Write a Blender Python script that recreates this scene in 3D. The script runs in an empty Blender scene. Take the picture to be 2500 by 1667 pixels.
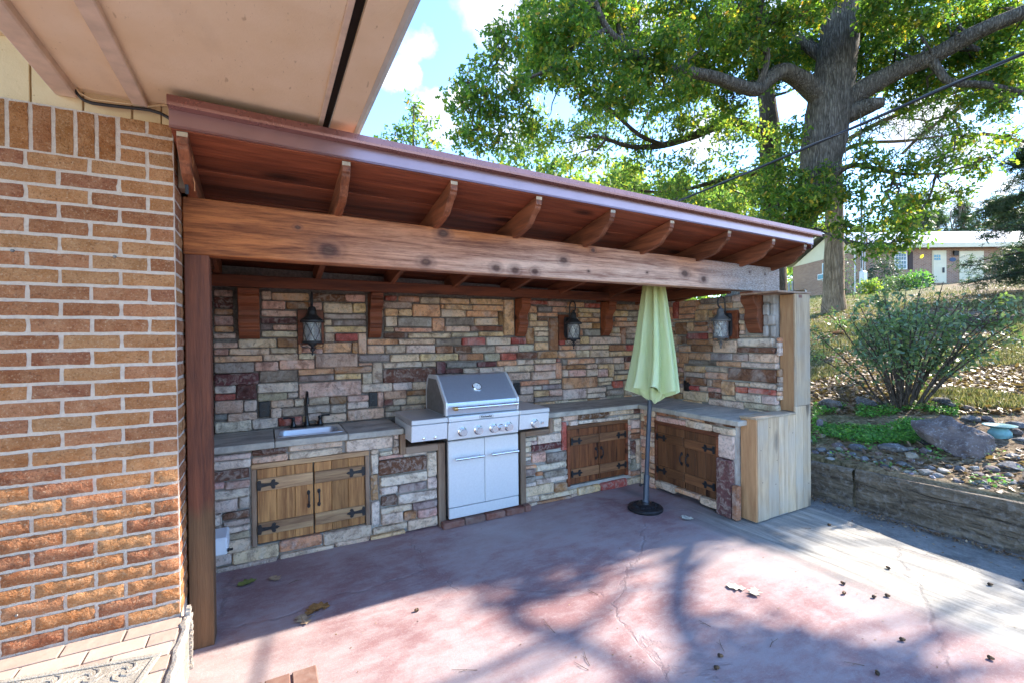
import bpy, bmesh, math, random
import numpy as np
from mathutils import Vector, Matrix, noise as mnoise

R = random.Random(11)
NR = np.random.default_rng(5)
scene = bpy.context.scene
COL = scene.collection

# ------------------------------------------------------------------ camera, light, exposure
EYE = Vector((0.0, 0.0, 1.55))
YAW, PIT, ROL, FPX = math.radians(28.299), math.radians(-0.3986), math.radians(-0.601), 1113.12
fw = Vector((math.sin(YAW) * math.cos(PIT), math.cos(YAW) * math.cos(PIT), math.sin(PIT)))
rt0 = Vector((math.cos(YAW), -math.sin(YAW), 0)); up0 = rt0.cross(fw)
rt = math.cos(ROL) * rt0 + math.sin(ROL) * up0
up = -math.sin(ROL) * rt0 + math.cos(ROL) * up0
cd = bpy.data.cameras.new('camera'); cam = bpy.data.objects.new('camera', cd); COL.objects.link(cam)
cd.sensor_width = 36.0; cd.lens = 36.0 * FPX / 2500.0; cd.clip_start = 0.05; cd.clip_end = 2000
cam.matrix_world = Matrix(((rt.x, up.x, -fw.x, EYE.x), (rt.y, up.y, -fw.y, EYE.y), (rt.z, up.z, -fw.z, EYE.z), (0, 0, 0, 1)))
scene.camera = cam

SUN_EL, SUN_OFF = math.radians(36.0), math.radians(5.5)      # sun stands along +X, a little towards -Y
SUN_DIR = Vector((math.cos(SUN_EL) * math.cos(SUN_OFF), -math.cos(SUN_EL) * math.sin(SUN_OFF), math.sin(SUN_EL)))
sd = bpy.data.lights.new('sun', 'SUN'); so = bpy.data.objects.new('sun', sd); COL.objects.link(so)
sd.energy = 2.0; sd.angle = math.radians(0.55); sd.color = (1.0, 0.91, 0.78)
so.rotation_euler = SUN_DIR.to_track_quat('Z', 'Y').to_euler(); so.location = (20, -2, 20)
scene.view_settings.view_transform = 'Standard'; scene.view_settings.look = 'None'
scene.view_settings.exposure = 3.05; scene.view_settings.gamma = 1.0; scene.view_settings.use_curve_mapping = False
try:
    scene.cycles.max_bounces = 10; scene.cycles.diffuse_bounces = 6; scene.cycles.transparent_max_bounces = 6
    scene.cycles.use_denoising = True; scene.cycles.sample_clamp_indirect = 6.0
except Exception:
    pass

def ray(u, v):
    return fw + rt * ((u - 1250) / FPX) - up * ((v - 833.5) / FPX)
def at(u, v, depth):
    return EYE + ray(u, v) * depth
def fl(u, v, z=0.0):
    d = ray(u, v); return EYE + d * ((z - EYE.z) / d.z)
def onY(u, v, y):
    d = ray(u, v); return EYE + d * (y / d.y)
def onX(u, v, x):
    d = ray(u, v); return EYE + d * (x / d.x)

# ---- world: daylight sky with fair-weather clouds
world = bpy.data.worlds.new('World'); scene.world = world; world.use_nodes = True
def build_world():
    nt = world.node_tree; N = nt.nodes; L = nt.links; N.clear()
    out = N.new('ShaderNodeOutputWorld'); bg = N.new('ShaderNodeBackground'); bg.inputs[1].default_value = 0.10
    sky = N.new('ShaderNodeTexSky'); sky.sky_type = 'NISHITA'; sky.sun_disc = False
    sky.sun_elevation = SUN_EL; sky.sun_rotation = math.radians(90) + SUN_OFF
    sky.altitude = 1200; sky.air_density = 1.0; sky.dust_density = 0.05; sky.ozone_density = 3.5
    tc = N.new('ShaderNodeTexCoord')
    def math_(op, a, b=None, c=None, clamp=False):
        n = N.new('ShaderNodeMath'); n.operation = op; n.use_clamp = clamp
        for i, x in enumerate((a, b, c)):
            if x is None: continue
            if isinstance(x, (int, float)): n.inputs[i].default_value = x
            else: L.new(x, n.inputs[i])
        return n.outputs[0]
    dist = N.new('ShaderNodeTexNoise'); dist.inputs['Scale'].default_value = 14; dist.inputs['Detail'].default_value = 7; dist.inputs['Roughness'].default_value = .6
    L.new(tc.outputs['Generated'], dist.inputs['Vector'])
    wob = math_('MULTIPLY', math_('SUBTRACT', dist.outputs['Fac'], .5), .10)
    # individual cumulus heads: direction, angular radius, strength
    heads = []
    for u, v, r, s in ((1015, 110, 52, .75), (990, 178, 46, 1.0), (945, 190, 34, .9), (1055, 262, 62, 1.1), (1120, 240, 46, 1.0), (1090, 330, 58, .6),
                       (1200, 20, 90, .9), (1300, 30, 70, .9), (1260, 330, 70, .6), (1420, 360, 60, .7), (1720, 330, 90, .9), (2240, 300, 90, 1.0), (2330, 370, 80, .9),
                       (2470, 450, 40, .9), (1260, 190, 60, .6), (1570, 60, 70, .7), (1870, 40, 80, .7), (2300, 500, 90, .8)):
        heads.append((ray(u, v).normalized(), r * .66 / FPX, s))
    acc = None
    nrm = N.new('ShaderNodeVectorMath'); nrm.operation = 'NORMALIZE'; L.new(tc.outputs['Generated'], nrm.inputs[0])
    sc = N.new('ShaderNodeVectorMath'); sc.operation = 'MULTIPLY'; sc.inputs[1].default_value = (1, 1, 1.25); L.new(nrm.outputs[0], sc.inputs[0])
    for d, r, s in heads:
        vd = N.new('ShaderNodeVectorMath'); vd.operation = 'DISTANCE'; L.new(sc.outputs[0], vd.inputs[0]); vd.inputs[1].default_value = (d.x, d.y, d.z * 1.25)
        q = math_('SUBTRACT', math_('ADD', vd.outputs['Value'], wob), r * .55)
        f = math_('MULTIPLY', math_('SUBTRACT', 1.0, math_('DIVIDE', q, r * .75), clamp=True), s)
        acc = f if acc is None else math_('MAXIMUM', acc, f)
    gen = N.new('ShaderNodeTexNoise'); gen.inputs['Scale'].default_value = 3.4; gen.inputs['Detail'].default_value = 9; gen.inputs['Roughness'].default_value = .58
    mp = N.new('ShaderNodeMapping'); mp.inputs['Scale'].default_value = (1, 1, 2.0); mp.inputs['Location'].default_value = (3.1, 1.7, .4)
    L.new(nrm.outputs[0], mp.inputs[0]); L.new(mp.outputs[0], gen.inputs['Vector'])
    g = math_('MULTIPLY', math_('SUBTRACT', gen.outputs['Fac'], .625), 8.0, clamp=True)
    acc = math_('MAXIMUM', acc, math_('MULTIPLY', g, .5))
    shade = N.new('ShaderNodeTexNoise'); shade.inputs['Scale'].default_value = 9; shade.inputs['Detail'].default_value = 5
    L.new(tc.outputs['Generated'], shade.inputs['Vector'])
    cr = N.new('ShaderNodeValToRGB'); cr.color_ramp.elements[0].position = .35; cr.color_ramp.elements[0].color = (1.15, 1.22, 1.5, 1)
    cr.color_ramp.elements[1].position = .62; cr.color_ramp.elements[1].color = (2.3, 2.3, 2.4, 1)
    L.new(shade.outputs['Fac'], cr.inputs[0])
    mix = N.new('ShaderNodeMix'); mix.data_type = 'RGBA'
    L.new(math_('MULTIPLY', acc, .95, clamp=True), mix.inputs[0]); tint = N.new('ShaderNodeMix'); tint.data_type = 'RGBA'; tint.blend_type = 'MULTIPLY'; tint.inputs[0].default_value = 1.0; tint.inputs[7].default_value = (.84, .91, .97, 1); L.new(sky.outputs[0], tint.inputs[6]); L.new(tint.outputs[2], mix.inputs[6]); L.new(cr.outputs[0], mix.inputs[7])
    L.new(mix.outputs[2], bg.inputs[0]); L.new(bg.outputs[0], out.inputs[0])
build_world()

# ------------------------------------------------------------------ helpers
def s2l(c):
    if isinstance(c, str): c = [int(c[i:i + 2], 16) / 255 for i in (0, 2, 4)]
    return tuple(x / 12.92 if x <= .04045 else ((x + .055) / 1.055) ** 2.4 for x in c)

def tag(o, label=None, cat=None, group=None, kind=None):
    if label: o['label'] = label
    if cat: o['category'] = cat
    if group: o['group'] = group
    if kind: o['kind'] = kind
    return o
def thing(name, label, cat, loc=(0, 0, 0), rotz=0.0, group=None):
    o = bpy.data.objects.new(name, None); COL.objects.link(o); o.empty_display_size = .1
    o.location = loc; o.rotation_euler = (0, 0, rotz)
    o['org'] = tuple(loc) if rotz == 0.0 else (0.0, 0.0, 0.0)
    return tag(o, label, cat, group)
def org_of(p):
    while p is not None and p.parent is not None: p = p.parent
    return np.array(p['org'][:]) if p is not None and 'org' in p else np.zeros(3)

class MB:
    """collects shapes into one mesh; M maps local (a, b, c) to world"""
    def __init__(s, M=None):
        s.v = []; s.f = []; s.M = M
    def _add(s, vs, fs):
        o = len(s.v)
        s.v.extend([tuple(s.M(*p)) if s.M else tuple(p) for p in vs])
        s.f.extend([tuple(i + o for i in f) for f in fs]); return s
    def box(s, x0, x1, y0, y1, z0, z1, ch=0.0):
        if ch <= 0:
            vs = [(x, y, z) for z in (z0, z1) for y in (y0, y1) for x in (x0, x1)]
            return s._add(vs, [(0, 2, 3, 1), (4, 5, 7, 6), (0, 1, 5, 4), (2, 6, 7, 3), (0, 4, 6, 2), (1, 3, 7, 5)])
        bm = bmesh.new(); bmesh.ops.create_cube(bm, size=1)
        for v in bm.verts:
            v.co = Vector(((x0 + x1) / 2 + v.co.x * (x1 - x0), (y0 + y1) / 2 + v.co.y * (y1 - y0), (z0 + z1) / 2 + v.co.z * (z1 - z0)))
        bmesh.ops.bevel(bm, geom=list(bm.edges), offset=ch, segments=1, affect='EDGES')
        bm.verts.index_update()
        s._add([v.co[:] for v in bm.verts], [[v.index for v in f.verts] for f in bm.faces]); bm.free(); return s
    def prism(s, poly, a0, a1, axis='x'):
        """poly: (p, q) outline; extruded along axis"""
        n = len(poly)
        def P(p, q, a): return (a, p, q) if axis == 'x' else ((p, a, q) if axis == 'y' else (p, q, a))
        vs = [P(p, q, a0) for p, q in poly] + [P(p, q, a1) for p, q in poly]
        fs = [tuple(range(n))[::-1], tuple(range(n, 2 * n))] + [(i, (i + 1) % n, n + (i + 1) % n, n + i) for i in range(n)]
        return s._add(vs, fs)
    def tube(s, pts, rad, n=8, cap=True):
        pts = [Vector(p) for p in pts]; k = len(pts)
        if not hasattr(rad, '__len__'): rad = [rad] * k
        vs = []; fs = []; ref = None
        for i, p in enumerate(pts):
            d = (pts[min(i + 1, k - 1)] - pts[max(i - 1, 0)])
            d = d.normalized() if d.length > 1e-9 else Vector((0, 0, 1))
            if ref is None: ref = Vector((0, 0, 1)) if abs(d.z) < .9 else Vector((1, 0, 0))
            a = d.cross(ref)
            if a.length < 1e-6: a = d.cross(Vector((.3, 1, .2)))
            a.normalize(); b = d.cross(a).normalized(); ref = -b if False else a.cross(d).normalized()
            for j in range(n):
                t = 2 * math.pi * j / n
                q = p + (a * math.cos(t) + b * math.sin(t)) * rad[i]; vs.append(q[:])
        for i in range(k - 1):
            for j in range(n):
                fs.append((i * n + j, i * n + (j + 1) % n, (i + 1) * n + (j + 1) % n, (i + 1) * n + j))
        if cap: fs += [tuple(range(n))[::-1], tuple((k - 1) * n + j for j in range(n))]
        return s._add(vs, fs)
    def lathe(s, prof, n=24, c=(0, 0, 0), axis=None, cap=True):
        ax = Vector(axis).normalized() if axis is not None else Vector((0, 0, 1))
        a = ax.cross(Vector((0, 0, 1)) if abs(ax.z) < .9 else Vector((1, 0, 0))).normalized(); b = ax.cross(a); c = Vector(c)
        vs = []; k = len(prof)
        for r, h in prof:
            for j in range(n):
                t = 2 * math.pi * j / n
                vs.append((c + ax * h + (a * math.cos(t) + b * math.sin(t)) * max(r, 1e-4))[:])
        fs = [(i * n + j, i * n + (j + 1) % n, (i + 1) * n + (j + 1) % n, (i + 1) * n + j) for i in range(k - 1) for j in range(n)]
        if cap: fs += [tuple(range(n))[::-1], tuple((k - 1) * n + j for j in range(n))]
        return s._add(vs, fs)
    def build(s, name, mat, parent=None, smooth=False, bevel=0.0, fix=True, angle=40):
        me = bpy.data.meshes.new(name)
        v = np.array(s.v, dtype=float).reshape(-1, 3) - org_of(parent)
        me.from_pydata(v.tolist(), [], s.f)
        if fix or bevel:
            bm = bmesh.new(); bm.from_mesh(me); bmesh.ops.recalc_face_normals(bm, faces=list(bm.faces))
            if bevel: bmesh.ops.bevel(bm, geom=[e for e in bm.edges if len(e.link_faces) == 2 and e.calc_face_angle(0) > .6], offset=bevel, segments=1, affect='EDGES', clamp_overlap=True)
            bm.to_mesh(me); bm.free()
        if mat: me.materials.append(mat)
        if smooth:
            me.shade_smooth()
            try: me.set_sharp_from_angle(angle=math.radians(angle))
            except Exception: pass
        o = bpy.data.objects.new(name, me); COL.objects.link(o)
        if parent is not None: o.parent = parent
        return o

def raw_obj(name, verts, faces_flat, counts, mat, parent=None, loc=None):
    """fast numpy mesh: verts (N,3), flat loop indices, loops per face"""
    me = bpy.data.meshes.new(name)
    verts = np.asarray(verts, dtype=np.float32) - (org_of(parent).astype(np.float32) if parent is not None else 0)
    counts = np.asarray(counts, dtype=np.int32); flat = np.asarray(faces_flat, dtype=np.int32)
    me.vertices.add(len(verts)); me.vertices.foreach_set('co', verts.ravel())
    me.loops.add(len(flat)); me.loops.foreach_set('vertex_index', flat)
    me.polygons.add(len(counts)); st = np.concatenate(([0], np.cumsum(counts)[:-1])).astype(np.int32)
    me.polygons.foreach_set('loop_start', st); me.polygons.foreach_set('loop_total', counts)
    me.update(calc_edges=True); me.materials.append(mat)
    o = bpy.data.objects.new(name, me); COL.objects.link(o)
    if parent is not None: o.parent = parent
    return o

# ------------------------------------------------------------------ materials
class Mat:
    def __init__(s, name, rough=.7, metallic=0.0, spec=.3):
        s.m = bpy.data.materials.new(name); s.m.use_nodes = True
        s.nt = s.m.node_tree; s.N = s.nt.nodes; s.L = s.nt.links; s.N.clear()
        s.out = s.N.new('ShaderNodeOutputMaterial'); s.b = s.N.new('ShaderNodeBsdfPrincipled'); s.L.new(s.b.outputs[0], s.out.inputs[0])
        s.b.inputs['Roughness'].default_value = rough; s.b.inputs['Metallic'].default_value = metallic
        s.b.inputs['Specular IOR Level'].default_value = spec
        s.tc = s.N.new('ShaderNodeTexCoord'); s.oi = s.N.new('ShaderNodeObjectInfo')
    def vec(s, scale=(1, 1, 1), jitter=40.0):
        m = s.N.new('ShaderNodeMapping'); s.L.new(s.tc.outputs['Object'], m.inputs[0]); m.inputs['Scale'].default_value = scale
        if not jitter: return m.outputs[0]
        a = s.N.new('ShaderNodeVectorMath'); a.operation = 'ADD'; s.L.new(m.outputs[0], a.inputs[0])
        s.L.new(s.math('MULTIPLY', s.oi.outputs['Random'], jitter), a.inputs[1]); return a.outputs[0]
    def noise(s, vec, scale, detail=5, rough=.55, dist=0.0):
        n = s.N.new('ShaderNodeTexNoise'); s.L.new(vec, n.inputs['Vector'])
        n.inputs['Scale'].default_value = scale; n.inputs['Detail'].default_value = detail; n.inputs['Roughness'].default_value = rough; n.inputs['Distortion'].default_value = dist
        return n.outputs['Fac']
    def vor(s, vec, scale, feature='F1', rnd=1.0):
        n = s.N.new('ShaderNodeTexVoronoi'); n.feature = feature; s.L.new(vec, n.inputs['Vector']); n.inputs['Scale'].default_value = scale; n.inputs['Randomness'].default_value = rnd
        return n.outputs['Distance']
    def math(s, op, a, b=None, c=None, clamp=False):
        n = s.N.new('ShaderNodeMath'); n.operation = op; n.use_clamp = clamp
        for i, x in enumerate((a, b, c)):
            if x is None: continue
            if isinstance(x, (int, float)): n.inputs[i].default_value = x
            else: s.L.new(x, n.inputs[i])
        return n.outputs[0]
    def rng(s, x, a, b, lo=0.0, hi=1.0):
        n = s.N.new('ShaderNodeMapRange'); n.clamp = True
        s.L.new(x, n.inputs[0]); n.inputs[1].default_value = a; n.inputs[2].default_value = b; n.inputs[3].default_value = lo; n.inputs[4].default_value = hi
        return n.outputs[0]
    def mix(s, f, a, b, mode='MIX'):
        n = s.N.new('ShaderNodeMix'); n.data_type = 'RGBA'; n.blend_type = mode
        for i, x in ((0, f), (6, a), (7, b)):
            if isinstance(x, (int, float)): n.inputs[i].default_value = x
            elif isinstance(x, tuple): n.inputs[i].default_value = (*x[:3], 1)
            else: s.L.new(x, n.inputs[i])
        return n.outputs[2]
    def xyz(s, jit=None):
        n = s.N.new('ShaderNodeSeparateXYZ'); s.L.new(s.tc.outputs['Object'], n.inputs[0]); return n.outputs
    def color(s, c):
        if isinstance(c, tuple): s.b.inputs['Base Color'].default_value = (*c[:3], 1)
        else: s.L.new(c, s.b.inputs['Base Color'])
        return s
    def rough(s, x):
        s.L.new(x, s.b.inputs['Roughness']); return s
    def bump(s, h, dist=.01, strength=1.0):
        n = s.N.new('ShaderNodeBump'); n.inputs['Distance'].default_value = dist; n.inputs['Strength'].default_value = strength
        s.L.new(h, n.inputs['Height']); s.L.new(n.outputs[0], s.b.inputs['Normal']); return s

def hexv(h, k=1.0):
    return tuple(x * k for x in s2l(h))

def m_plain(name, c, rough=.6, metallic=0.0, var=.12, sc=30, bump=.0, spec=.3):
    m = Mat(name, rough, metallic, spec); v = m.vec()
    n = m.noise(v, sc, 6)
    m.color(m.mix(m.rng(n, .3, .7), tuple(x * (1 - var) for x in c), tuple(min(1, x * (1 + var)) for x in c)))
    if bump: m.bump(n, bump)
    return m.m

def m_wood(name, light, dark, axis='X', rough=.6, knots=True, grain=1.0, grey=None, spec=.3, foot=None):
    m = Mat(name, rough, 0, spec)
    al, ac = 1.3, 17.0 * grain
    sc = {'X': (al, ac, ac), 'Y': (ac, al, ac), 'Z': (ac, ac, al)}[axis]
    v = m.vec(sc)
    big = m.noise(v, 1.0, 4, .5, .8); fine = m.noise(v, 5.5, 6, .65, .3)
    f = m.math('ADD', m.math('MULTIPLY', big, .62), m.math('MULTIPLY', fine, .5))
    c = m.mix(m.rng(f, .42, .68), dark, light)
    if knots:
        ks = {'X': (2.4, 7.5, 7.5), 'Y': (7.5, 2.4, 7.5), 'Z': (7.5, 7.5, 2.4)}[axis]
        kv = m.vec(ks)
        d = m.vor(kv, .62); d = m.math('ADD', d, m.math('MULTIPLY', m.math('SUBTRACT', big, .5), .12))
        c = m.mix(m.rng(d, .09, .20, .9, 0.0), c, tuple(x * .25 for x in dark))
    if grey:
        g = m.noise(m.vec((1, 1, 1)), 2.5, 4); c = m.mix(m.rng(g, .42, .7, 0, .75), c, grey)
    if foot: c = m.mix(m.rng(m.math('ADD', m.xyz()['Z'], m.math('MULTIPLY', big, .12)), .80, .72, 0, .8), c, m.mix(m.rng(f, .38, .72), tuple(x * .5 for x in foot), foot))
    c = m.mix(1.0, c, m.mix(m.oi.outputs['Random'], (.72, .70, .68), (1.22, 1.18, 1.15)), 'MULTIPLY')
    m.color(c); m.bump(f, .006, .8)
    m.rough(m.rng(fine, .3, .7, rough - .08, rough + .12))
    return m.m

M = {}
def make_materials():
    # --- individual stones: base colour from the object, mottled like stained concrete veneer
    m = Mat('veneer_stone', .85, 0, .2); v = m.vec()
    n1 = m.noise(v, 11, 6, .72, .5); n2 = m.noise(v, 40, 6, .75); n3 = m.noise(v, 6, 5, .65, .6)
    base = m.oi.outputs['Color']
    c = m.mix(m.rng(n1, .46, .64, 0, .9), base, m.mix(1.0, base, (.42, .36, .35), 'MULTIPLY'))
    c = m.mix(m.rng(n3, .48, .66, 0, .65), c, m.mix(.65, base, (.64, .58, .52)))
    c = m.mix(m.rng(n2, .52, .66, 0, .55), c, (.06, .048, .045)); n4 = m.noise(v, 70, 4, .7); c = m.mix(m.rng(n4, .58, .70, 0, .5), c, m.mix(.5, base, (.75, .70, .64)))
    m.color(c); h = m.math('ADD', m.math('MULTIPLY', n1, .7), m.math('MULTIPLY', n2, .55)); m.bump(h, .022, 1.0); M['stone'] = m.m
    # dark rugged stones with pale flaking
    m = Mat('rugged_stone', .85, 0, .25); v = m.vec()
    n1 = m.noise(v, 20, 5, .6, 1.2); n2 = m.noise(v, 60, 5, .6)
    c = m.mix(m.rng(n1, .47, .60), m.oi.outputs['Color'], m.mix(.5, m.oi.outputs['Color'], (.50, .41, .34)))
    c = m.mix(m.rng(n2, .5, .7, 0, .5), c, (.05, .035, .03)); m.color(c); m.bump(m.math('ADD', n1, m.math('MULTIPLY', n2, .4)), .03, 1.0); M['rugged'] = m.m
    # brick
    m = Mat('fired_brick', .88, 0, .2); v = m.vec()
    n1 = m.noise(v, 16, 4, .6, .5); n2 = m.noise(v, 120, 5, .7); n3 = m.noise(v, 45, 4, .6, .6)
    base = m.oi.outputs['Color']
    c = m.mix(m.rng(n1, .35, .7), m.mix(1.0, base, (.86, .82, .80), 'MULTIPLY'), m.mix(.22, base, (.70, .42, .23)))
    c = m.mix(m.rng(n2, .56, .66, 0, .55), c, (.62, .44, .28)); c = m.mix(m.rng(n2, .44, .36, 0, .6), c, (.09, .045, .03))
    m.color(c); m.bump(m.math('ADD', m.math('MULTIPLY', n3, .9), m.math('MULTIPLY', n2, .35)), .02, 1.0); M['brick'] = m.m
    m = Mat('mortar', .95, 0, .1); v = m.vec(jitter=0); n = m.noise(v, 60, 6, .7); n1 = m.noise(v, 6, 3)
    m.color(m.mix(m.rng(n, .3, .7), (.56, .44, .35), (.70, .58, .475))); m.bump(m.math('ADD', n, n1), .012, .9); M['mortar'] = m.m
    m = Mat('dark_mortar', .95, 0, .1); v = m.vec(jitter=0); n = m.noise(v, 40, 6, .7)
    m.color(m.mix(m.rng(n, .3, .7), (.10, .08, .065), (.28, .235, .20))); m.bump(n, .012, .9); M['darkmortar'] = m.m
    m = Mat('pale_mortar', .95, 0, .1); v = m.vec(jitter=0); n = m.noise(v, 30, 6, .65); n1 = m.noise(v, 5, 4)
    m.color(m.mix(m.rng(n1, .35, .65), (.29, .255, .22), (.47, .44, .40))); m.bump(m.math('ADD', n, n1), .02, 1.0); M['palemortar'] = m.m
    # timber
    M['wood_dark'] = m_wood('stained_cedar', (.30, .088, .036), (.115, .034, .016), 'X', .5)
    M['wood_dark_y'] = m_wood('stained_rafter', (.27, .092, .042), (.105, .036, .018), 'Y', .55, knots=False)
    M['wood_post'] = m_wood('stained_post', (.215, .072, .036), (.088, .030, .018), 'Z', .6, foot=(.17, .105, .05))
    M['wood_soffit'] = m_wood('roof_board_wood', (.30, .085, .040), (.125, .033, .017), 'X', .5)
    M['wood_door'] = m_wood('door_plank_wood', (.50, .25, .09), (.21, .085, .03), 'Z', .5, knots=False, grain=1.2)
    M['wood_door_strap'] = m_wood('door_rail_wood', (.52, .33, .17), (.25, .135, .07), 'X', .55, knots=False)
    M['wood_door_red'] = m_wood('door_plank_red', (.26, .095, .035), (.10, .032, .015), 'Z', .5)
    M['wood_door_red_strap'] = m_wood('door_rail_red', (.27, .13, .06), (.11, .05, .025), 'X', .55)
    M['wood_door_pen'] = m_wood('door_plank_brown', (.20, .085, .035), (.10, .04, .018), 'Z', .55)
    M['wood_door_pen_strap'] = m_wood('door_rail_brown', (.21, .09, .037), (.11, .045, .02), 'Y', .55)
    M['trim_wood'] = m_wood('weathered_trim', (.36, .24, .15), (.17, .10, .065), 'Z', .7, knots=False, grey=(.26, .21, .17))
    M['trim_wood_x'] = m_wood('weathered_trim_x', (.34, .22, .14), (.17, .10, .065), 'X', .7, knots=False, grey=(.26, .21, .17))
    M['cedar_raw'] = m_wood('raw_cedar', (.60, .46, .30), (.36, .245, .145), 'Z', .75, grain=1.0, grey=(.40, .36, .30))
    M['cedar_orange'] = m_wood('raw_cedar_orange', (.58, .34, .17), (.40, .21, .10), 'Z', .65, grain=.9)
    # big beam: bleached, grazing sun painted in pale along the lower half, knots at their own places
    m = Mat('beam_timber', .65, 0, .25); v = m.vec((1.2, 20, 20), 0); P = m.tc.outputs['Object']
    # distance to the nearest knot
    dmin = None
    for kx, kz, r in BEAM_KNOTS:
        s_ = m.N.new('ShaderNodeVectorMath'); s_.operation = 'SUBTRACT'; m.L.new(P, s_.inputs[0]); s_.inputs[1].default_value = (kx, 0, kz)
        q = m.N.new('ShaderNodeVectorMath'); q.operation = 'MULTIPLY'; m.L.new(s_.outputs[0], q.inputs[0]); q.inputs[1].default_value = (.75 / r, 0, 1.0 / r)
        l = m.N.new('ShaderNodeVectorMath'); l.operation = 'LENGTH'; m.L.new(q.outputs[0], l.inputs[0])
        dmin = l.outputs['Value'] if dmin is None else m.math('MINIMUM', dmin, l.outputs['Value'])
    wrp = m.rng(dmin, 1.0, 2.6, 1.0, 0.0); dmin = m.math('ADD', dmin, m.math('MULTIPLY', m.math('SUBTRACT', m.noise(m.vec((9, 14, 14), 0), 3, 4, .6), .5), .9))
    big = m.noise(v, 1.0, 4, .5, .9); fine = m.noise(v, 6, 6, .65, .4)
    spk = m.noise(m.vec((6, 30, 30), 0), 6, 4, .7)
    xz = dict(X=m.math('ADD', m.xyz()['X'], ROOF_ORG[0]), Z=m.xyz()['Z'])
    f = m.math('ADD', m.math('ADD', m.math('MULTIPLY', big, .6), m.math('MULTIPLY', fine, .5)), m.math('MULTIPLY', m.math('SINE', m.math('MULTIPLY', dmin, 5.0)), m.math('MULTIPLY', wrp, .06)))
    red = m.mix(m.rng(f, .41, .66), (.13, .034, .011), (.47, .150, .044))
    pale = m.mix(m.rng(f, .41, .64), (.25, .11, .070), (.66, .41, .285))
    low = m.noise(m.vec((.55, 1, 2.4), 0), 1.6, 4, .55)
    wear_and_sun = m.math('MULTIPLY', m.rng(xz['X'], .0, 1.5), m.rng(m.math('ADD', m.math('MULTIPLY', low, .30), m.math('MULTIPLY', m.math('SUBTRACT', 2.17, xz['Z']), .75)), .085, .235))
    c = m.mix(wear_and_sun, red, pale)
    grey = m.mix(m.rng(spk, .45, .62), (.20, .155, .13), (.50, .44, .40))
    c = m.mix(m.math('MULTIPLY', m.rng(m.math('ADD', xz['X'], m.math('MULTIPLY', low, .8)), 3.7, 4.35), .85), c, grey)
    c = m.mix(m.rng(spk, .56, .66, 0, .28), c, (.06, .03, .02))
    c = m.mix(m.rng(dmin, 1.0, 2.8, .6, 0.0), c, (.085, .038, .03)); c = m.mix(m.rng(dmin, .55, 1.05, .95, 0.0), c, (.05, .02, .014)); c = m.mix(m.rng(dmin, .45, .75, .75, 0.0), c, m.mix(m.rng(fine, .35, .65), (.07, .03, .018), (.20, .10, .06)))
    m.color(c); m.bump(m.math('ADD', f, m.math('MULTIPLY', spk, .3)), .008, .8); M['beam'] = m.m
    # painted things
    m = Mat('soffit_paint', .6, 0, .25); v = m.vec(jitter=0); n = m.noise(v, 5, 5); sp = m.noise(m.vec((30, 9, 30), 0), 3.0, 3, .7); w = m.noise(m.vec((3, 1.2, 1), 0), 1.2, 5)
    c = m.mix(m.rng(n, .3, .7), (.80, .59, .37), (.86, .66, .45)); c = m.mix(m.rng(sp, .66, .74, 0, .6), c, (.36, .21, .11)); c = m.mix(m.rng(m.noise(m.vec((14, 5, 14), 0), 2.0, 2, .6), .70, .74, 0, .5), c, (.40, .25, .14)); c = m.mix(m.rng(w, .6, .8, 0, .3), c, (.45, .32, .22))
    m.color(c); m.bump(m.noise(v, 80, 4), .002, .6); M['soffit'] = m.m
    m = Mat('siding_paint', .65, 0, .25); v = m.vec(); n = m.noise(v, 4, 5); sp = m.noise(v, 55, 3, .7)
    c = m.mix(m.rng(n, .3, .7), (.64, .46, .25), (.74, .56, .33)); c = m.mix(m.rng(sp, .66, .74, 0, .6), c, (.34, .20, .09)); m.color(c); m.bump(sp, .003, .5); M['siding'] = m.m
    M['batten'] = m_plain('batten_paint', (.66, .49, .36), .6, var=.16, sc=12, bump=.003)
    M['gutter'] = m_plain('gutter_metal', (.60, .58, .54), .35, .35, .06, 12)
    M['slot'] = m_plain('slot_dark', (.03, .022, .018), .9)
    m = Mat('brown_metal', .28, .7, .5); v = m.vec(jitter=0); n = m.noise(v, 12, 6, .7); n2 = m.noise(v, 90, 3, .6)
    c = m.mix(m.rng(n, .3, .75), (.25, .115, .10), (.32, .155, .14)); c = m.mix(m.rng(n2, .80, .84, 0, .5), c, (.6, .5, .45)); m.color(c); m.rough(m.rng(n, .3, .7, .24, .32)); M['brownmetal'] = m.m
    M['brownmetal_sheen'] = m_plain('brown_metal_sheen', (.38, .235, .23), .30, .75, .06, 8, 0, .5)  # paler copy of the brown metal, sky sheen put into its colour
    # stainless
    m = Mat('brushed_steel', .36, .72, .5); v = m.vec((2, 120, 120), 0); n = m.noise(v, 3, 4); n2 = m.noise(m.vec(jitter=0), 14, 5)
    m.color(m.mix(m.rng(n, .3, .7), (.56, .57, .585), (.68, .69, .70))); m.rough(m.rng(m.math('ADD', n, m.math('MULTIPLY', n2, .5)), .5, 1.0, .32, .46)); M['steel'] = m.m
    M['hood_steel'] = m_plain('hood_steel', (.50, .545, .61), .40, .72, .04, 60)  # blue sky reflection put into the steel colour as a cool tint
    M['steel_door'] = m_plain('satin_steel_sheet', (.72, .73, .735), .42, .40, .04, 60)
    M['steel_dark'] = m_plain('dark_steel', (.22, .21, .20), .45, .6, .2, 20)
    M['chrome'] = m_plain('chrome', (.72, .72, .72), .14, .95, .03, 20)
    M['brass'] = m_plain('brass_collar', (.55, .33, .12), .3, .8, .1, 20)
    M['white_glass'] = m_plain('dial_face', (.75, .74, .72), .25, 0, .03, 20)
    M['black_iron'] = m_plain('black_iron', (.022, .022, .024), .45, .3, .3, 40, .003, .5)
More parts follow.
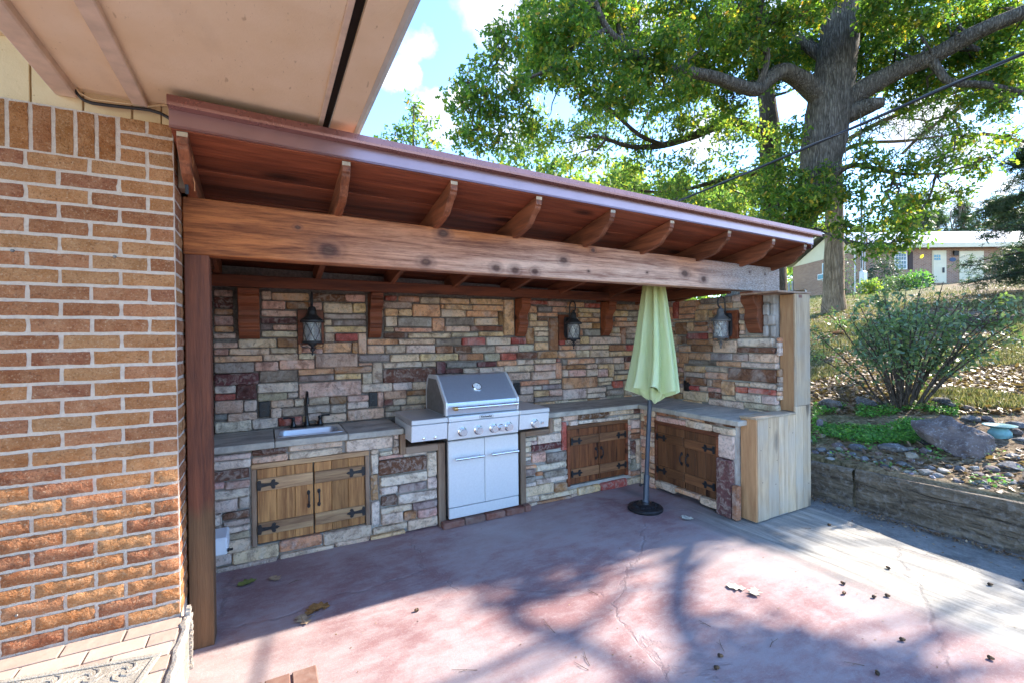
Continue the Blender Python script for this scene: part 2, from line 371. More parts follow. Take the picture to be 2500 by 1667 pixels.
    M['black_paint'] = m_plain('print_black', (.01, .01, .01), .6)
    M['bronze'] = m_plain('oiled_bronze', (.018, .017, .018), .28, .5, .3, 40, 0, .6)
    M['lantern'] = m_plain('lantern_metal', (.035, .035, .038), .5, .3, .3, 30, .002, .5)
    M['lantern_grey'] = m_plain('dusty_lantern_metal', (.13, .125, .12), .6, .2, .4, 25, .002, .4)
    m = Mat('seeded_glass', .12, 0, .5); v = m.vec(); n = m.noise(v, 40, 4)
    m.b.inputs['Transmission Weight'].default_value = .82; m.b.inputs['IOR'].default_value = 1.12; m.color(m.mix(m.rng(n, .3, .7), (.72, .72, .70), (.92, .92, .9))); m.bump(n, .004, .5); M['glass'] = m.m
    M['candle'] = m_plain('candle_tube', (.78, .74, .66), .5)
    M['plastic_white'] = m_plain('white_plastic', (.72, .74, .76), .45, 0, .05, 9)
    # counter slab
    m = Mat('counter_flagstone', .7, 0, .3); v = m.vec((1, 2.2, 1), 6); n = m.noise(v, 4, 6, .6, .8); n2 = m.noise(v, 40, 5)
    c = m.mix(m.rng(n, .35, .68), (.29, .265, .225), (.54, .48, .395)); c = m.mix(m.rng(n2, .52, .7, 0, .35), c, (.20, .19, .175)); m.color(c); m.bump(m.math('ADD', n, m.math('MULTIPLY', n2, .4)), .012, .9); M['counter'] = m.m
    # fabric
    m = Mat('umbrella_fabric', .85, 0, .1); v = m.vec(jitter=0); n = m.noise(m.vec((1, 1, .3), 0), 6, 5); w = m.noise(v, 300, 2); z = m.xyz()['Z']
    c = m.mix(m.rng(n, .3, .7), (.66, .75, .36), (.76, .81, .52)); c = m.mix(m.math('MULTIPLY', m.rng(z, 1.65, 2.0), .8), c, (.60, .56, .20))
    m.color(c); m.bump(m.math('ADD', m.math('MULTIPLY', m.noise(m.vec((1, 1, .22), 0), 22, 5, .6, .8), 1.0), m.math('MULTIPLY', w, .08)), .022, .8)
    try: m.b.inputs['Subsurface Weight'].default_value = 0.0
    except Exception: pass
    tr = m.N.new('ShaderNodeBsdfTranslucent'); m.L.new(c, tr.inputs[0]); ms = m.N.new('ShaderNodeMixShader'); ms.inputs[0].default_value = .3
    m.L.new(m.b.outputs[0], ms.inputs[1]); m.L.new(tr.outputs[0], ms.inputs[2]); m.L.new(ms.outputs[0], m.out.inputs[0]); M['fabric'] = m.m
    M['pole'] = m_plain('umbrella_pole_paint', (.055, .065, .085), .35, .3, .15, 20)
    # patio: red stained slab, worn; bare grey slab to the right
    m = Mat('stained_concrete', .8, 0, .3); v = m.vec(jitter=0); xz = m.xyz()
    n1 = m.noise(v, 1.6, 6, .6, .6); n2 = m.noise(m.vec((.6, 1.3, 1), 0), 9, 9, .74, .15); n3 = m.noise(v, 60, 5, .7); n5 = m.noise(v, .7, 3, .5)
    st = m.noise(m.vec((9, 1.1, 1), 0), 1.5, 6, .62, .5)
    red = m.mix(m.rng(n1, .36, .66), (.225, .122, .122), (.31, .19, .182))
    red = m.mix(m.rng(m.math('ADD', m.math('MULTIPLY', n2, .6), m.math('MULTIPLY', n1, .4)), .43, .58, 0, .65), red, (.37, .32, .315)); red = m.mix(m.rng(n5, .48, .62, 0, .6), red, (.335, .285, .272))
    red = m.mix(m.rng(n3, .54, .70, 0, .4), red, (.40, .34, .34)); n6 = m.noise(v, 170, 3, .8); red = m.mix(m.rng(n6, .60, .68, 0, .55), red, (.17, .10, .11)); red = m.mix(m.rng(n6, .40, .33, 0, .5), red, (.46, .41, .40))
    gry = m.mix(m.rng(st, .38, .66), (.18, .168, .148), (.40, .375, .325)); gry = m.mix(m.rng(m.noise(v, 2.2, 5, .6, 1.0), .52, .72, 0, .55), gry, (.17, .165, .16)); gry = m.mix(m.rng(n3, .5, .7, 0, .25), gry, (.50, .47, .41))
    edge = m.math('ADD', xz['X'], m.math('MULTIPLY', m.math('SUBTRACT', n1, .5), .35))
    edge2 = m.math('ADD', xz['Y'], m.math('MULTIPLY', m.math('SUBTRACT', n2, .5), .5))
    mask = m.math('MAXIMUM', m.math('MULTIPLY', m.rng(edge, 3.05, 3.32), m.rng(edge2, 3.0, 2.55)), m.rng(edge2, -.7, -1.1))  # last term: unseen grey paving added behind the camera to bounce light
    c = m.mix(mask, red, gry)
    seam = m.math('ABSOLUTE', m.math('ADD', m.math('SUBTRACT', xz['X'], 3.2), m.math('MULTIPLY', m.math('SUBTRACT', n2, .5), .05)))
    c = m.mix(m.math('MULTIPLY', m.rng(seam, .0, .10, .7, 0), m.rng(n1, .40, .6)), c, (.13, .12, .12))
    wv = m.N.new('ShaderNodeVectorMath'); wv.operation = 'ADD'; m.L.new(v, wv.inputs[0]); m.L.new(m.math('MULTIPLY', n1, .8), wv.inputs[1])
    cr = m.vor(wv.outputs[0], .55, 'DISTANCE_TO_EDGE'); ck = m.math('MULTIPLY', m.rng(cr, .0015, .008, 1, 0), m.rng(n2, .42, .55))
    c = m.mix(m.math('MULTIPLY', ck, .22), c, (.13, .07, .08))
    m.color(c); m.bump(m.math('ADD', m.math('ADD', m.math('MULTIPLY', n3, .35), m.math('MULTIPLY', n2, .5)), m.math('MULTIPLY', ck, -.6)), .006, .9); m.rough(m.rng(n2, .3, .7, .58, .9)); M['patio'] = m.m
    m = Mat('dirty_concrete', .9, 0, .2); v = m.vec(jitter=0); n = m.noise(v, 5, 6, .6, .5); n2 = m.noise(v, 50, 5, .7)
    m.color(m.mix(m.rng(m.math('ADD', m.math('MULTIPLY', n, .7), m.math('MULTIPLY', n2, .4)), .4, .7), (.12, .115, .105), (.30, .29, .27))); m.bump(m.math('ADD', n, n2), .01, 1.0); M['strip'] = m.m
    # retaining wall ledge stone
    m = Mat('ledge_rock', .9, 0, .2); v = m.vec((2.0, 1.3, 9), 12); n = m.noise(v, 2.2, 6, .6, 1.0); n2 = m.noise(m.vec(), 22, 6, .65)
    c = m.mix(m.rng(n, .33, .70), (.09, .072, .056), (.33, .265, .19)); c = m.mix(m.rng(n2, .5, .68, 0, .6), c, (.38, .345, .31)); m.color(c); m.bump(m.math('ADD', n, m.math('MULTIPLY', n2, .6)), .09, 1.0); M['ledge'] = m.m
    m = Mat('field_rock', .85, 0, .3); v = m.vec(); n = m.noise(v, 6, 6, .65, .8); n2 = m.noise(v, 40, 5, .65); b = m.oi.outputs['Color']
    c = m.mix(m.rng(n, .35, .7), m.mix(1, b, (.5, .5, .5), 'MULTIPLY'), m.mix(.25, b, (.45, .40, .36))); c = m.mix(m.rng(n2, .54, .70, 0, .6), c, (.42, .42, .42)); m.color(c); m.bump(m.math('ADD', n, m.math('MULTIPLY', n2, .4)), .03, 1.0); M['rock'] = m.m
    # hillside
    m = Mat('hillside', .95, 0, .1); v = m.vec(jitter=0); n1 = m.noise(v, .35, 5, .6, .5); n2 = m.noise(v, 2.6, 6, .65); n3 = m.noise(v, 30, 5, .7); xz = m.xyz()
    dry = m.mix(m.rng(n3, .35, .65), (.20, .145, .085), (.42, .33, .21)); grn = m.mix(m.rng(n3, .35, .65), (.075, .105, .028), (.20, .22, .075))
    lit = m.mix(m.rng(n3, .38, .62), (.075, .05, .035), (.30, .215, .15))
    c = m.mix(m.rng(n2, .44, .58), dry, lit)
    gm = m.math('MULTIPLY', m.rng(m.math('ADD', xz['Y'], m.math('MULTIPLY', xz['X'], -.30)), .4, 2.2), m.rng(n2, .38, .52))
    c = m.mix(m.math('MAXIMUM', gm, m.rng(n1, .55, .68, 0, .7)), c, grn)
    m.color(c); m.bump(m.math('ADD', n3, n2), .05, 1.0); M['ground'] = m.m
    M['bed'] = m_plain('bed_soil', (.12, .088, .065), .95, 0, .5, 24, .02)
    # bark
    for nm, a, b_, sc in (('bark_oak', (.022, .018, .015), (.19, .165, .14), 9), ('bark_pine', (.10, .068, .045), (.36, .27, .19), 8), ('bark_dark', (.05, .04, .03), (.14, .11, .09), 10)):
        m = Mat(nm, .95, 0, .1); v = m.vec((sc, sc, sc * .16), 3); n = m.noise(v, 1.5, 6, .65, 1.0); wv = m.N.new('ShaderNodeVectorMath'); wv.operation = 'ADD'; m.L.new(v, wv.inputs[0]); m.L.new(m.math('MULTIPLY', m.noise(v, .8, 4, .6), 1.6), wv.inputs[1]); d = m.vor(wv.outputs[0], 2.3, 'DISTANCE_TO_EDGE'); h = m.math('ADD', m.math('MULTIPLY', m.rng(d, 0, .30), .35), m.math('MULTIPLY', n, .85))
        lic = m.noise(m.vec(jitter=3), 3.0, 5, .6)
        c = m.mix(m.rng(h, .25, .85), a, b_); c = m.mix(m.rng(lic, .56, .72, 0, .35), c, tuple(x * 1.5 for x in b_)); m.color(c); m.bump(h, .05, 1.0); M[nm] = m.m
    # leaves: one colour per leaf, light comes through
    def leafmat(nm, cols, trans=.45, rough=.5, gloss=.35):
        m = Mat(nm, rough, 0, gloss); g = m.N.new('ShaderNodeNewGeometry'); cr = m.N.new('ShaderNodeValToRGB'); cr.color_ramp.interpolation = 'LINEAR'
        e = cr.color_ramp.elements
        while len(e) < len(cols): e.new(.5)
        for i, (p, c) in enumerate(cols): e[i].position = p; e[i].color = (*c, 1)
        m.L.new(g.outputs['Random Per Island'], cr.inputs[0]); m.color(cr.outputs[0])
        t = m.N.new('ShaderNodeBsdfTranslucent'); tc = m.mix(1.0, cr.outputs[0], (1.75, 2.05, .8), 'MULTIPLY'); m.L.new(tc, t.inputs[0])
        ms = m.N.new('ShaderNodeMixShader'); ms.inputs[0].default_value = trans; m.L.new(m.b.outputs[0], ms.inputs[1]); m.L.new(t.outputs[0], ms.inputs[2]); m.L.new(ms.outputs[0], m.out.inputs[0]); M[nm] = m.m
    leafmat('leaf_oak', [(0, (.055, .105, .030)), (.40, (.085, .145, .034)), (.72, (.13, .19, .038)), (.90, (.26, .26, .045)), (.97, (.46, .31, .05)), (1, (.34, .15, .04))], .6)
    leafmat('leaf_pale', [(0, (.085, .14, .055)), (.5, (.13, .19, .06)), (.85, (.25, .28, .07)), (1, (.44, .33, .07))], .55)
    leafmat('leaf_pine', [(0, (.045, .075, .040)), (.6, (.075, .115, .050)), (1, (.12, .16, .07))], .3)
    leafmat('leaf_cedar', [(0, (.035, .062, .046)), (.6, (.055, .092, .062)), (1, (.10, .135, .08))], .25)
    leafmat('leaf_shrub', [(0, (.065, .11, .065)), (.5, (.10, .155, .08)), (.85, (.16, .21, .10)), (1, (.27, .29, .11))], .35, .32, .6)
    leafmat('leaf_clover', [(0, (.08, .20, .05)), (.6, (.13, .29, .07)), (1, (.22, .36, .09))], .4)
    leafmat('leaf_grass', [(0, (.06, .09, .03)), (.4, (.13, .15, .06)), (.6, (.28, .24, .14)), (1, (.40, .33, .22))], .3)
    leafmat('leaf_dead', [(0, (.10, .055, .03)), (.4, (.19, .115, .065)), (.75, (.30, .20, .13)), (1, (.40, .30, .20))], .2)
    M['leaf_dry'] = m_plain('dry_leaf', (.34, .24, .15), .8, 0, .4, 30)
    M['leaf_dry_pale'] = m_plain('dry_leaf_pale', (.50, .47, .38), .8, 0, .3, 30)
    M['leaf_dry_brown'] = m_plain('dry_leaf_brown', (.26, .13, .04), .75, 0, .5, 30)
    M['leaf_green'] = m_plain('fallen_green_leaf', (.16, .17, .04), .6, 0, .3, 30)
    M['acorn'] = m_plain('acorn', (.14, .075, .035), .5, 0, .4, 60)
    M['acorn_dark'] = m_plain('acorn_cap', (.05, .032, .02), .8, 0, .4, 60)
    M['twig'] = m_plain('twig', (.14, .085, .055), .9)
    M['cable'] = m_plain('black_cable', (.015, .016, .02), .5, 0, .2, 20, 0, .5)
    M['rope'] = m_plain('rope', (.12, .11, .10), .9)
    M['galv'] = m_plain('galvanised', (.42, .42, .41), .5, .5, .1, 6)
    M['grey_box'] = m_plain('grey_meter_box', (.55, .56, .55), .5, .2, .06, 6)
    M['teal'] = m_plain('teal_glaze', (.13, .27, .28), .45, 0, .35, 14, .004)
    M['terracotta'] = m_plain('terracotta', (.40, .17, .07), .8, 0, .2, 12)
    m = Mat('door_mat_pile', 1.0, 0, .05); v = m.vec(jitter=0); n = m.noise(v, 160, 4, .7); n1 = m.noise(v, 8, 4)
    m.color(m.mix(m.rng(m.math('ADD', m.math('MULTIPLY', n, .7), m.math('MULTIPLY', n1, .4)), .4, .7), (.20, .175, .15), (.46, .42, .36))); m.bump(n, .006, 1.0); M['mat'] = m.m
    m = Mat('paver_clay', .9, 0, .15); v = m.vec(); n = m.noise(v, 20, 5); n2 = m.noise(v, 4, 3)
    m.color(m.mix(m.rng(m.math('ADD', m.math('MULTIPLY', n, .5), m.math('MULTIPLY', n2, .5)), .35, .65), m.oi.outputs['Color'], m.mix(.25, m.oi.outputs['Color'], (.50, .42, .36)))); m.bump(n, .005, .8); M['paver'] = m.m
    # far house
    m = Mat('far_brick', .9, 0, .1); br = m.N.new('ShaderNodeTexBrick'); sp = m.xyz(); cb = m.N.new('ShaderNodeCombineXYZ')
    m.L.new(m.math('ADD', sp['X'], sp['Y']), cb.inputs[0]); m.L.new(sp['Z'], cb.inputs[1]); m.L.new(cb.outputs[0], br.inputs['Vector'])
    br.inputs['Scale'].default_value = 1.0; br.inputs['Brick Width'].default_value = .215; br.inputs['Row Height'].default_value = .075; br.inputs['Mortar Size'].default_value = .010
    br.inputs['Color1'].default_value = (.26, .13, .075, 1); br.inputs['Color2'].default_value = (.38, .21, .13, 1); br.inputs['Mortar'].default_value = (.40, .34, .30, 1); m.color(br.outputs['Color']); M['farbrick'] = m.m
    m = Mat('far_metal_roof', .35, .3, .5); sp = m.xyz(); st = m.math('PINGPONG', m.math('MULTIPLY', sp['X'], 1.0), .12); m.color(m.mix(m.rng(st, .0, .02), (.20, .21, .225), (.33, .34, .36))); M['farroof'] = m.m
    M['cream'] = m_plain('cream_paint', (.72, .64, .46), .55, 0, .04, 3)
    M['white_trim'] = m_plain('white_trim', (.75, .74, .70), .5, 0, .04, 3)
    M['win_glass'] = m_plain('window_glass', (.05, .08, .09), .08, 0, .1, 2, 0, .8)
    M['win_teal'] = m_plain('door_lite_glass', (.06, .20, .24), .12, 0, .2, 6, 0, .8)
    M['shutter'] = m_plain('shutter_brown', (.06, .035, .03), .6)
    M['blue_plate'] = m_plain('blue_plate', (.03, .06, .14), .4)

ROOF_ORG = (-0.3, 2.83, 0.0)
BEAM_KNOTS = []
for u, v, r in ((801, 612, .020), (803, 612, .034), (727, 556, .010), (1082, 571, .024), (1092, 556, .012), (1211, 655, .020), (1257, 660, .020), (1306, 664, .017), (1376, 636, .022), (1448, 612, .012),
                (1040, 640, .022), (1672, 668, .026), (1718, 682, .022), (1437, 663, .008), (1580, 666, .008), (1830, 665, .010), (1868, 670, .009)):
    p = onY(u, v, 2.77); BEAM_KNOTS.append((p.x - ROOF_ORG[0], p.z, r))
make_materials()
# ------------------------------------------------------------------ stone, brick and plank pieces
PAL = {'c': 'd6c7b0', 't': 'd6ba8e', 'o': 'c89c78', 'p': 'c2a296', 'r': 'a25048', 'b': '6a4a3a', 'm': '603e3e', 'k': '85807e', 'g': 'aca294', 'w': 'd8d2c8', 'n': '94704e'}
def stone_piece(parent, w, d, h, seed, rug=.006, name='stone'):
    """an irregular block centred on the origin, front facing -Y; 40 triangles"""
    r = random.Random(seed)
    c = min(.009, w * .12, h * .16)
    def ring(ins, y, jit):
        pts = []
        x, z = w / 2 - ins, h / 2 - ins
        for sx, sz, ax in ((-1, -1, 0), (1, -1, 1), (1, -1, 0), (1, 1, 1), (1, 1, 0), (-1, 1, 1), (-1, 1, 0), (-1, -1, 1)):
            pass
        base = [(-x + c, -z), (0, -z), (x - c, -z), (x, -z + c), (x, z - c), (x - c, z), (0, z), (-x + c, z), (-x, z - c), (-x, -z + c)]
        for px, pz in base:
            pts.append((px + r.uniform(-jit, jit), y + r.uniform(-jit, jit) * .8, pz + r.uniform(-jit, jit)))
        return pts
    v = ring(0, d / 2, 0) + ring(0, -d / 2 + .008, .0030) + ring(min(.006, h * .10), -d / 2 - .001, rug * .6)
    n = 10; k = len(v)
    v += [(-w * .22 + r.uniform(-.1, .1) * w, -d / 2 - r.uniform(.0, rug * 1.2), r.uniform(-.15, .15) * h), (w * .22 + r.uniform(-.1, .1) * w, -d / 2 - r.uniform(.0, rug * 1.2), r.uniform(-.15, .15) * h)]
    f = [(i + a * n, (i + 1) % n + a * n, (i + 1) % n + (a + 1) * n, i + (a + 1) * n) for a in (0, 1) for i in range(n)]
    o = 2 * n; A, B = k, k + 1
    for i, who in ((0, A), (1, B), (2, B), (3, B), (4, B), (5, B), (6, A), (7, A), (8, A), (9, A)):
        f.append((o + i, o + (i + 1) % n, who))
    f.append((o + 1, B, A)); f.append((o + 6, A, B))
    me = bpy.data.meshes.new(name); me.from_pydata(v, [], f)
    return me

def srgb_var(code, amt=.10, rnd=R):
    h = PAL[code]; c = [int(h[i:i + 2], 16) / 255 for i in (0, 2, 4)]
    k = 1 + rnd.uniform(-amt, amt); c = [min(1, max(0, x * k + rnd.uniform(-.025, .025))) for x in c]
    l = s2l(c); g = sum(l) / 3; o_ = [(x * .86 + g * .14) * q_ for x, q_ in zip(l, (1.46, 1.23, 1.05))]; k = min(1, .76 / max(o_)); return tuple(x * k for x in o_)

SIDX = [0]
def lay_stone(parent, frame, a0, a1, z0, z1, code, proud=0.0, depth=.05, rug=False, gap=.0035):
    """frame: (kind, plane): 'Y' faces -Y at plane; 'X' faces -X at plane"""
    kind, plane = frame
    w, h = abs(a1 - a0) - gap, abs(z1 - z0) - gap
    if w < .012 or h < .012: return
    SIDX[0] += 1
    me = stone_piece(parent, w, depth, h, SIDX[0], .012 if rug else .006)
    me.materials.append(M['rugged'] if rug or (code in 'bm' and R.random() < .35) else M['stone'])
    me.shade_smooth()
    try: me.set_sharp_from_angle(angle=math.radians(28))
    except Exception: pass
    o = bpy.data.objects.new('stone', me); COL.objects.link(o); o.color = (*srgb_var(code), 1)
    ac, zc = (a0 + a1) / 2, (z0 + z1) / 2
    p = (ac, plane + depth / 2 - proud, zc) if kind == 'Y' else (plane + depth / 2 - proud, ac, zc)
    o.rotation_euler = (R.uniform(-.006, .006), R.uniform(-.008, .008), (0 if kind == 'Y' else -math.pi / 2))
    o.parent = parent; o.location = Vector(p) - Vector(org_of(parent).tolist())
    return o

def parse(txt, scale, ox, oy):
    out = []
    for line in txt.replace('\n', ';').split(';'):
        t = line.split()
        if len(t) < 5: continue
        x0, y0, x1, y1 = [float(q) for q in t[:4]]
        out.append((ox + x0 / scale, oy + y0 / scale, ox + x1 / scale, oy + y1 / scale, t[4]))
    return out
class Face:
    """a wall face with an occupancy grid: photographed stones first, then small ones in the gaps"""
    def __init__(s, parent, frame, a0, a1, z0, z1, cell=.01):
        s.p, s.fr, s.a0, s.a1, s.z0, s.z1, s.c = parent, frame, a0, a1, z0, z1, cell
        s.na, s.nz = int(round((a1 - a0) / cell)), int(round((z1 - z0) / cell)); s.g = np.zeros((s.na, s.nz), dtype=bool); s.n = 0
    def mark(s, a0, a1, z0, z1):
        i0, i1 = max(0, int(round((a0 - s.a0) / s.c))), min(s.na, int(round((a1 - s.a0) / s.c)))
        j0, j1 = max(0, int(round((z0 - s.z0) / s.c))), min(s.nz, int(round((z1 - s.z0) / s.c)))
        if i1 > i0 and j1 > j0: s.g[i0:i1, j0:j1] = True
    def free(s, a0, a1, z0, z1):
        i0, i1 = max(0, int(round((a0 - s.a0) / s.c))), min(s.na, int(round((a1 - s.a0) / s.c)))
        j0, j1 = max(0, int(round((z0 - s.z0) / s.c))), min(s.nz, int(round((z1 - s.z0) / s.c)))
        if i1 <= i0 or j1 <= j0: return 0
        return 1 - s.g[i0:i1, j0:j1].mean()
    def unproj(s, u, v):
        p = onY(u, v, s.fr[1]) if s.fr[0] == 'Y' else onX(u, v, s.fr[1])
        return (p.x if s.fr[0] == 'Y' else p.y), p.z
    def photo(s, rects, rugset='b'):
        for u0, v0, u1, v1, c in rects:
            um, vm = (u0 + u1) / 2, (v0 + v1) / 2
            al, _ = s.unproj(u0, vm); ar, _ = s.unproj(u1, vm); _, zt = s.unproj(um, v0); _, zb = s.unproj(um, v1)
            a0, a1 = max(s.a0, min(al, ar)), min(s.a1, max(al, ar)); zb, zt = max(s.z0, zb), min(s.z1, zt)
            if a1 - a0 < .015 or zt - zb < .015: continue
            # trim against what is there already
            for _ in range(6):
                if s.free(a0, a1, zb, zb + .012) < .5 and zt - zb > .03: zb += .008
                if s.free(a0, a1, zt - .012, zt) < .5 and zt - zb > .03: zt -= .008
                if s.free(a0, a0 + .012, zb, zt) < .5 and a1 - a0 > .03: a0 += .008
                if s.free(a1 - .012, a1, zb, zt) < .5 and a1 - a0 > .03: a1 -= .008
            if s.free(a0, a1, zb, zt) < .45: continue
            lay_stone(s.p, s.fr, a0, a1, zb, zt, c[0], R.uniform(.002, .014), rug=('*' in c)); s.mark(a0 - .003, a1 + .003, zb - .003, zt + .003); s.n += 1
    def fill(s, codes='cctoogpnkw', hmax=.075, wmax=.30, small='n'):
        for j in range(s.nz):
            i = 0
            while i < s.na:
                if s.g[i, j]: i += 1; continue
                k = i
                lim = int(R.uniform(.12, wmax) / s.c)
                while k < s.na and not s.g[k, j] and k - i < lim: k += 1
                rest = k
                while rest < s.na and not s.g[rest, j] and rest - k < int(.06 / s.c): rest += 1
                if 0 < rest - k < int(.05 / s.c): k = rest
                w = k - i; hh = 0; lim2 = int(R.uniform(.04, hmax) / s.c)
                while j + hh < s.nz and not s.g[i:k, j + hh].any() and hh < lim2: hh += 1
                up_ = hh
                while j + up_ < s.nz and not s.g[i:k, j + up_].any() and up_ - hh < int(.035 / s.c): up_ += 1
                if up_ - hh < int(.032 / s.c): hh = up_
                if w * s.c > .024 and hh * s.c > .020:
                    lay_stone(s.p, s.fr, s.a0 + i * s.c, s.a0 + k * s.c, s.z0 + j * s.c, s.z0 + (j + hh) * s.c, R.choice(codes), R.uniform(.0, .010)); s.n += 1
                s.g[i:k, j:j + max(1, hh)] = True
                i = k

# ------------------------------------------------------------------ patio, strips
def setting():
    mb = MB(); e = [(-9, -12), (3.0, -12), (3.35, -1.6), (3.75, 0.0), (4.0, .96), (4.33, 2.33), (4.40, 2.6), (4.40, 4.4), (-9, 4.4)]
    mb.prism(e, -.10, 0.0, 'z'); tag(mb.build('patio', M['patio']), kind='structure')
    mb = MB(); mb.box(2.5, 4.74, -12, 6.5, -.16, -.030); tag(mb.build('drain_path', M['strip']), kind='structure')
setting()

# ------------------------------------------------------------------ near house (brick end of it, siding, eave)
HX, HY = -.365, 2.60
def house():
    t = thing('brick_house', 'corner of a brick house with cream siding and a wide boxed eave above the patio', 'house', (HX, HY, 0))
    mb = MB(); mb.box(-1.7, HX - .003, HY + .003, 4.6, .0, 2.546); mb.build('wall', M['mortar'], t)
    P = .06887; n = 0
    variants = {}
    def brick_mesh(L, d, seed):
        key = (L, seed)
        if key in variants: return variants[key]
        r = random.Random(seed * 77 + int(L * 1000)); h = P - .0138; rug = seed >= 7; nx = (11 if L > .12 else 6) if rug else (6 if L > .12 else 3); nz_ = 4 if rug else 2; ja = .0058 if rug else .0022
        v = []; f = []
        for j in range(nz_ + 1):
            for i in range(nx + 1):
                x = -L / 2 + L * i / nx; z = -h / 2 + h * j / nz_
                e = (i in (0, nx)) or j in (0, nz_)
                v.append((x + r.uniform(-.0018, .0018), -d / 2 + (.004 if e else 0) + r.uniform(-ja, .0018), z + r.uniform(-.0016, .0016)))
        for j in range(nz_):
            for i in range(nx): a = j * (nx + 1) + i; f.append((a, a + 1, a + nx + 2, a + nx + 1))
        ring = [i for i in range(nx + 1)] + [nx + j * (nx + 1) for j in range(1, nz_ + 1)] + [nz_ * (nx + 1) + i for i in range(nx - 1, -1, -1)] + [j * (nx + 1) for j in range(nz_ - 1, 0, -1)]
        b0 = len(v)
        for i in ring: v.append((v[i][0], d / 2, v[i][2]))
        m_ = len(ring)
        for k in range(m_): f.append((ring[(k + 1) % m_], ring[k], b0 + k, b0 + (k + 1) % m_))
        me = bpy.data.meshes.new('brick'); me.from_pydata(v, [], f); me.materials.append(M['brick'])
        if not rug: me.shade_smooth()
        try: me.set_sharp_from_angle(angle=math.radians(50))
        except Exception: pass
        variants[key] = me; return me
    pal = ['ad7442', 'a66c3c', 'b27b48', '9a6038', 'ab7046', '955b3a', 'b07c4a']
    def put(x, y, z, L, face, col=None):
        me = brick_mesh(round(L, 3), .09, R.randrange(7) + (7 if z < .28 + P * R.uniform(9, 13) and face == 'F' else 0)); o = bpy.data.objects.new('brick', me); COL.objects.link(o); o.parent = t
        c = s2l(R.choice(pal)); k = R.uniform(.93, 1.07); o.color = (c[0] * k * 1.06, c[1] * k * 1.06, c[2] * k * 1.22, 1)
        o.location = Vector((x, y, z)) - Vector(t.location); o.rotation_euler = (R.uniform(-.012, .012), R.uniform(-.006, .006), (0 if face == 'F' else math.pi / 2) + R.uniform(-.006, .006))
    for k in range(33):
        z = .28 + P * (k + .5); sold = k >= 30; even = (k % 2 == 0)
        x = HX
        first = True
        while x > -1.46:
            L = (.20 if even else .10) if first else .20
            if first and sold: L = .20 if k == 31 else .10
            if sold and x < HX - .185: break
            if sold and not first: L = .10
            put(x - L / 2 + (.0 if first else 0), HY + .045 - .003, z, L - .0135, 'F'); x -= L; first = False
        y = HY + (.10 if even else .20) if not sold else HY + .10
        cnt = 0
        y = HY + .012
        L0 = .09 if even else .19
        put(HX - .045 + .003, HY + .012 + (L0) / 2, z, L0 - .003, 'S')
        if k % 2 == 0 or True:
            put(HX - .045 + .003, HY + .012 + L0 + .011 + .0945, z, .189, 'S')
    xs = HX - .205
    while xs > -1.46:
        me = brick_mesh(.189, .09, R.randrange(7)); o = bpy.data.objects.new('soldier_brick', me); COL.objects.link(o); o.parent = t
        c = s2l(R.choice(pal)); k = R.uniform(.80, .95); o.color = (c[0] * k, c[1] * k * .9, c[2] * k * .8, 1)
        o.location = Vector((xs - .034, HY + .041, 2.546 - .1035)) - Vector(t.location); o.rotation_euler = (0, math.pi / 2, 0); xs -= .0695
    # the rest of the return wall, mostly behind the post
    mb = MB()
    for k in range(33):
        y = HY + (.425 if k % 2 == 0 else .525); z = .28 + P * (k + .5)
        while y < 4.12:
            mb.box(HX - .09, HX + .003, y, y + .189, z - P / 2 + .006, z + P / 2 - .006, .004); y += .20
    o = mb.build('return_brick', M['brick'], t); o['kind'] = 'stuff'; o.color = (.24, .095, .045, 1)
    # siding boards above the brick
    x = HX + .002; z0 = 2.546; i = 0
    for wd in (.052, .106, .166, .165, .185, .185, .19, .19, .19):
        mb = MB(); mb.box(x - wd + .007, x, HY + .012 - (.010 if i == 0 else 0), HY + .035, z0, 3.9 if x - wd < -.66 else 2.632, .002); mb.build('siding_board', M['siding'], t); x -= wd; i += 1
    mb = MB(); mb.box(-1.7, HX - .004, HY + .030, HY + .06, z0, 3.9); mb.build('siding_backing', M['siding'], t)
    mb = MB(); mb.box(-1.7, -.70, HY - .022, HY + .011, 2.80, 2.812); mb.build('flashing_strip', M['siding'], t)
    mb = MB(); mb.box(-1.7, -.70, HY + .004, HY + .0115, 2.813, 2.838); mb.build('siding_gap', M['slot'], t)
    # boxed eave
    zs = 2.632
    mb = MB(); mb.box(-.70, .262, -3.0, 7.0, zs, zs + .02); mb.build('soffit_panel', M['soffit'], t)
    mb = MB(); mb.box(.298, .415, -3.0, 7.0, zs, zs + .02); mb.build('soffit_panel', M['soffit'], t)
    mb = MB(); mb.box(.262, .298, -3.0, 7.0, zs + .035, zs + .05); mb.build('vent_slot', M['slot'], t)
    mb = MB(); mb.box(.240, .262, -3.0, 7.0, zs - .012, zs - .001, .003); mb.build('soffit_trim', M['batten'], t)
    mb = MB(); mb.box(-.512, -.455, -3.0, HY + .01, zs - .030, zs - .001, .004); mb.build('soffit_batten', M['batten'], t)
    mb = MB(); mb.box(-.775, -.700, -3.0, HY + .01, zs - .036, zs + .5, .006); mb.build('soffit_batten', M['batten'], t)
    mb = MB(); mb.box(-.455, .240, 1.50, 1.63, zs - .008, zs - .001, .002); mb.build('soffit_joint_strip', M['soffit'], t)
    g = MB(); prof = [(.415, zs - .004), (.428, zs - .012), (.446, zs - .004), (.452, zs + .03), (.470, zs + .09), (.462, zs + .12), (.415, zs + .12)]
    g.prism([(p, q) for p, q in prof], -3.0, 7.0, 'y'); g.build('gutter', M['gutter'], t, smooth=True)
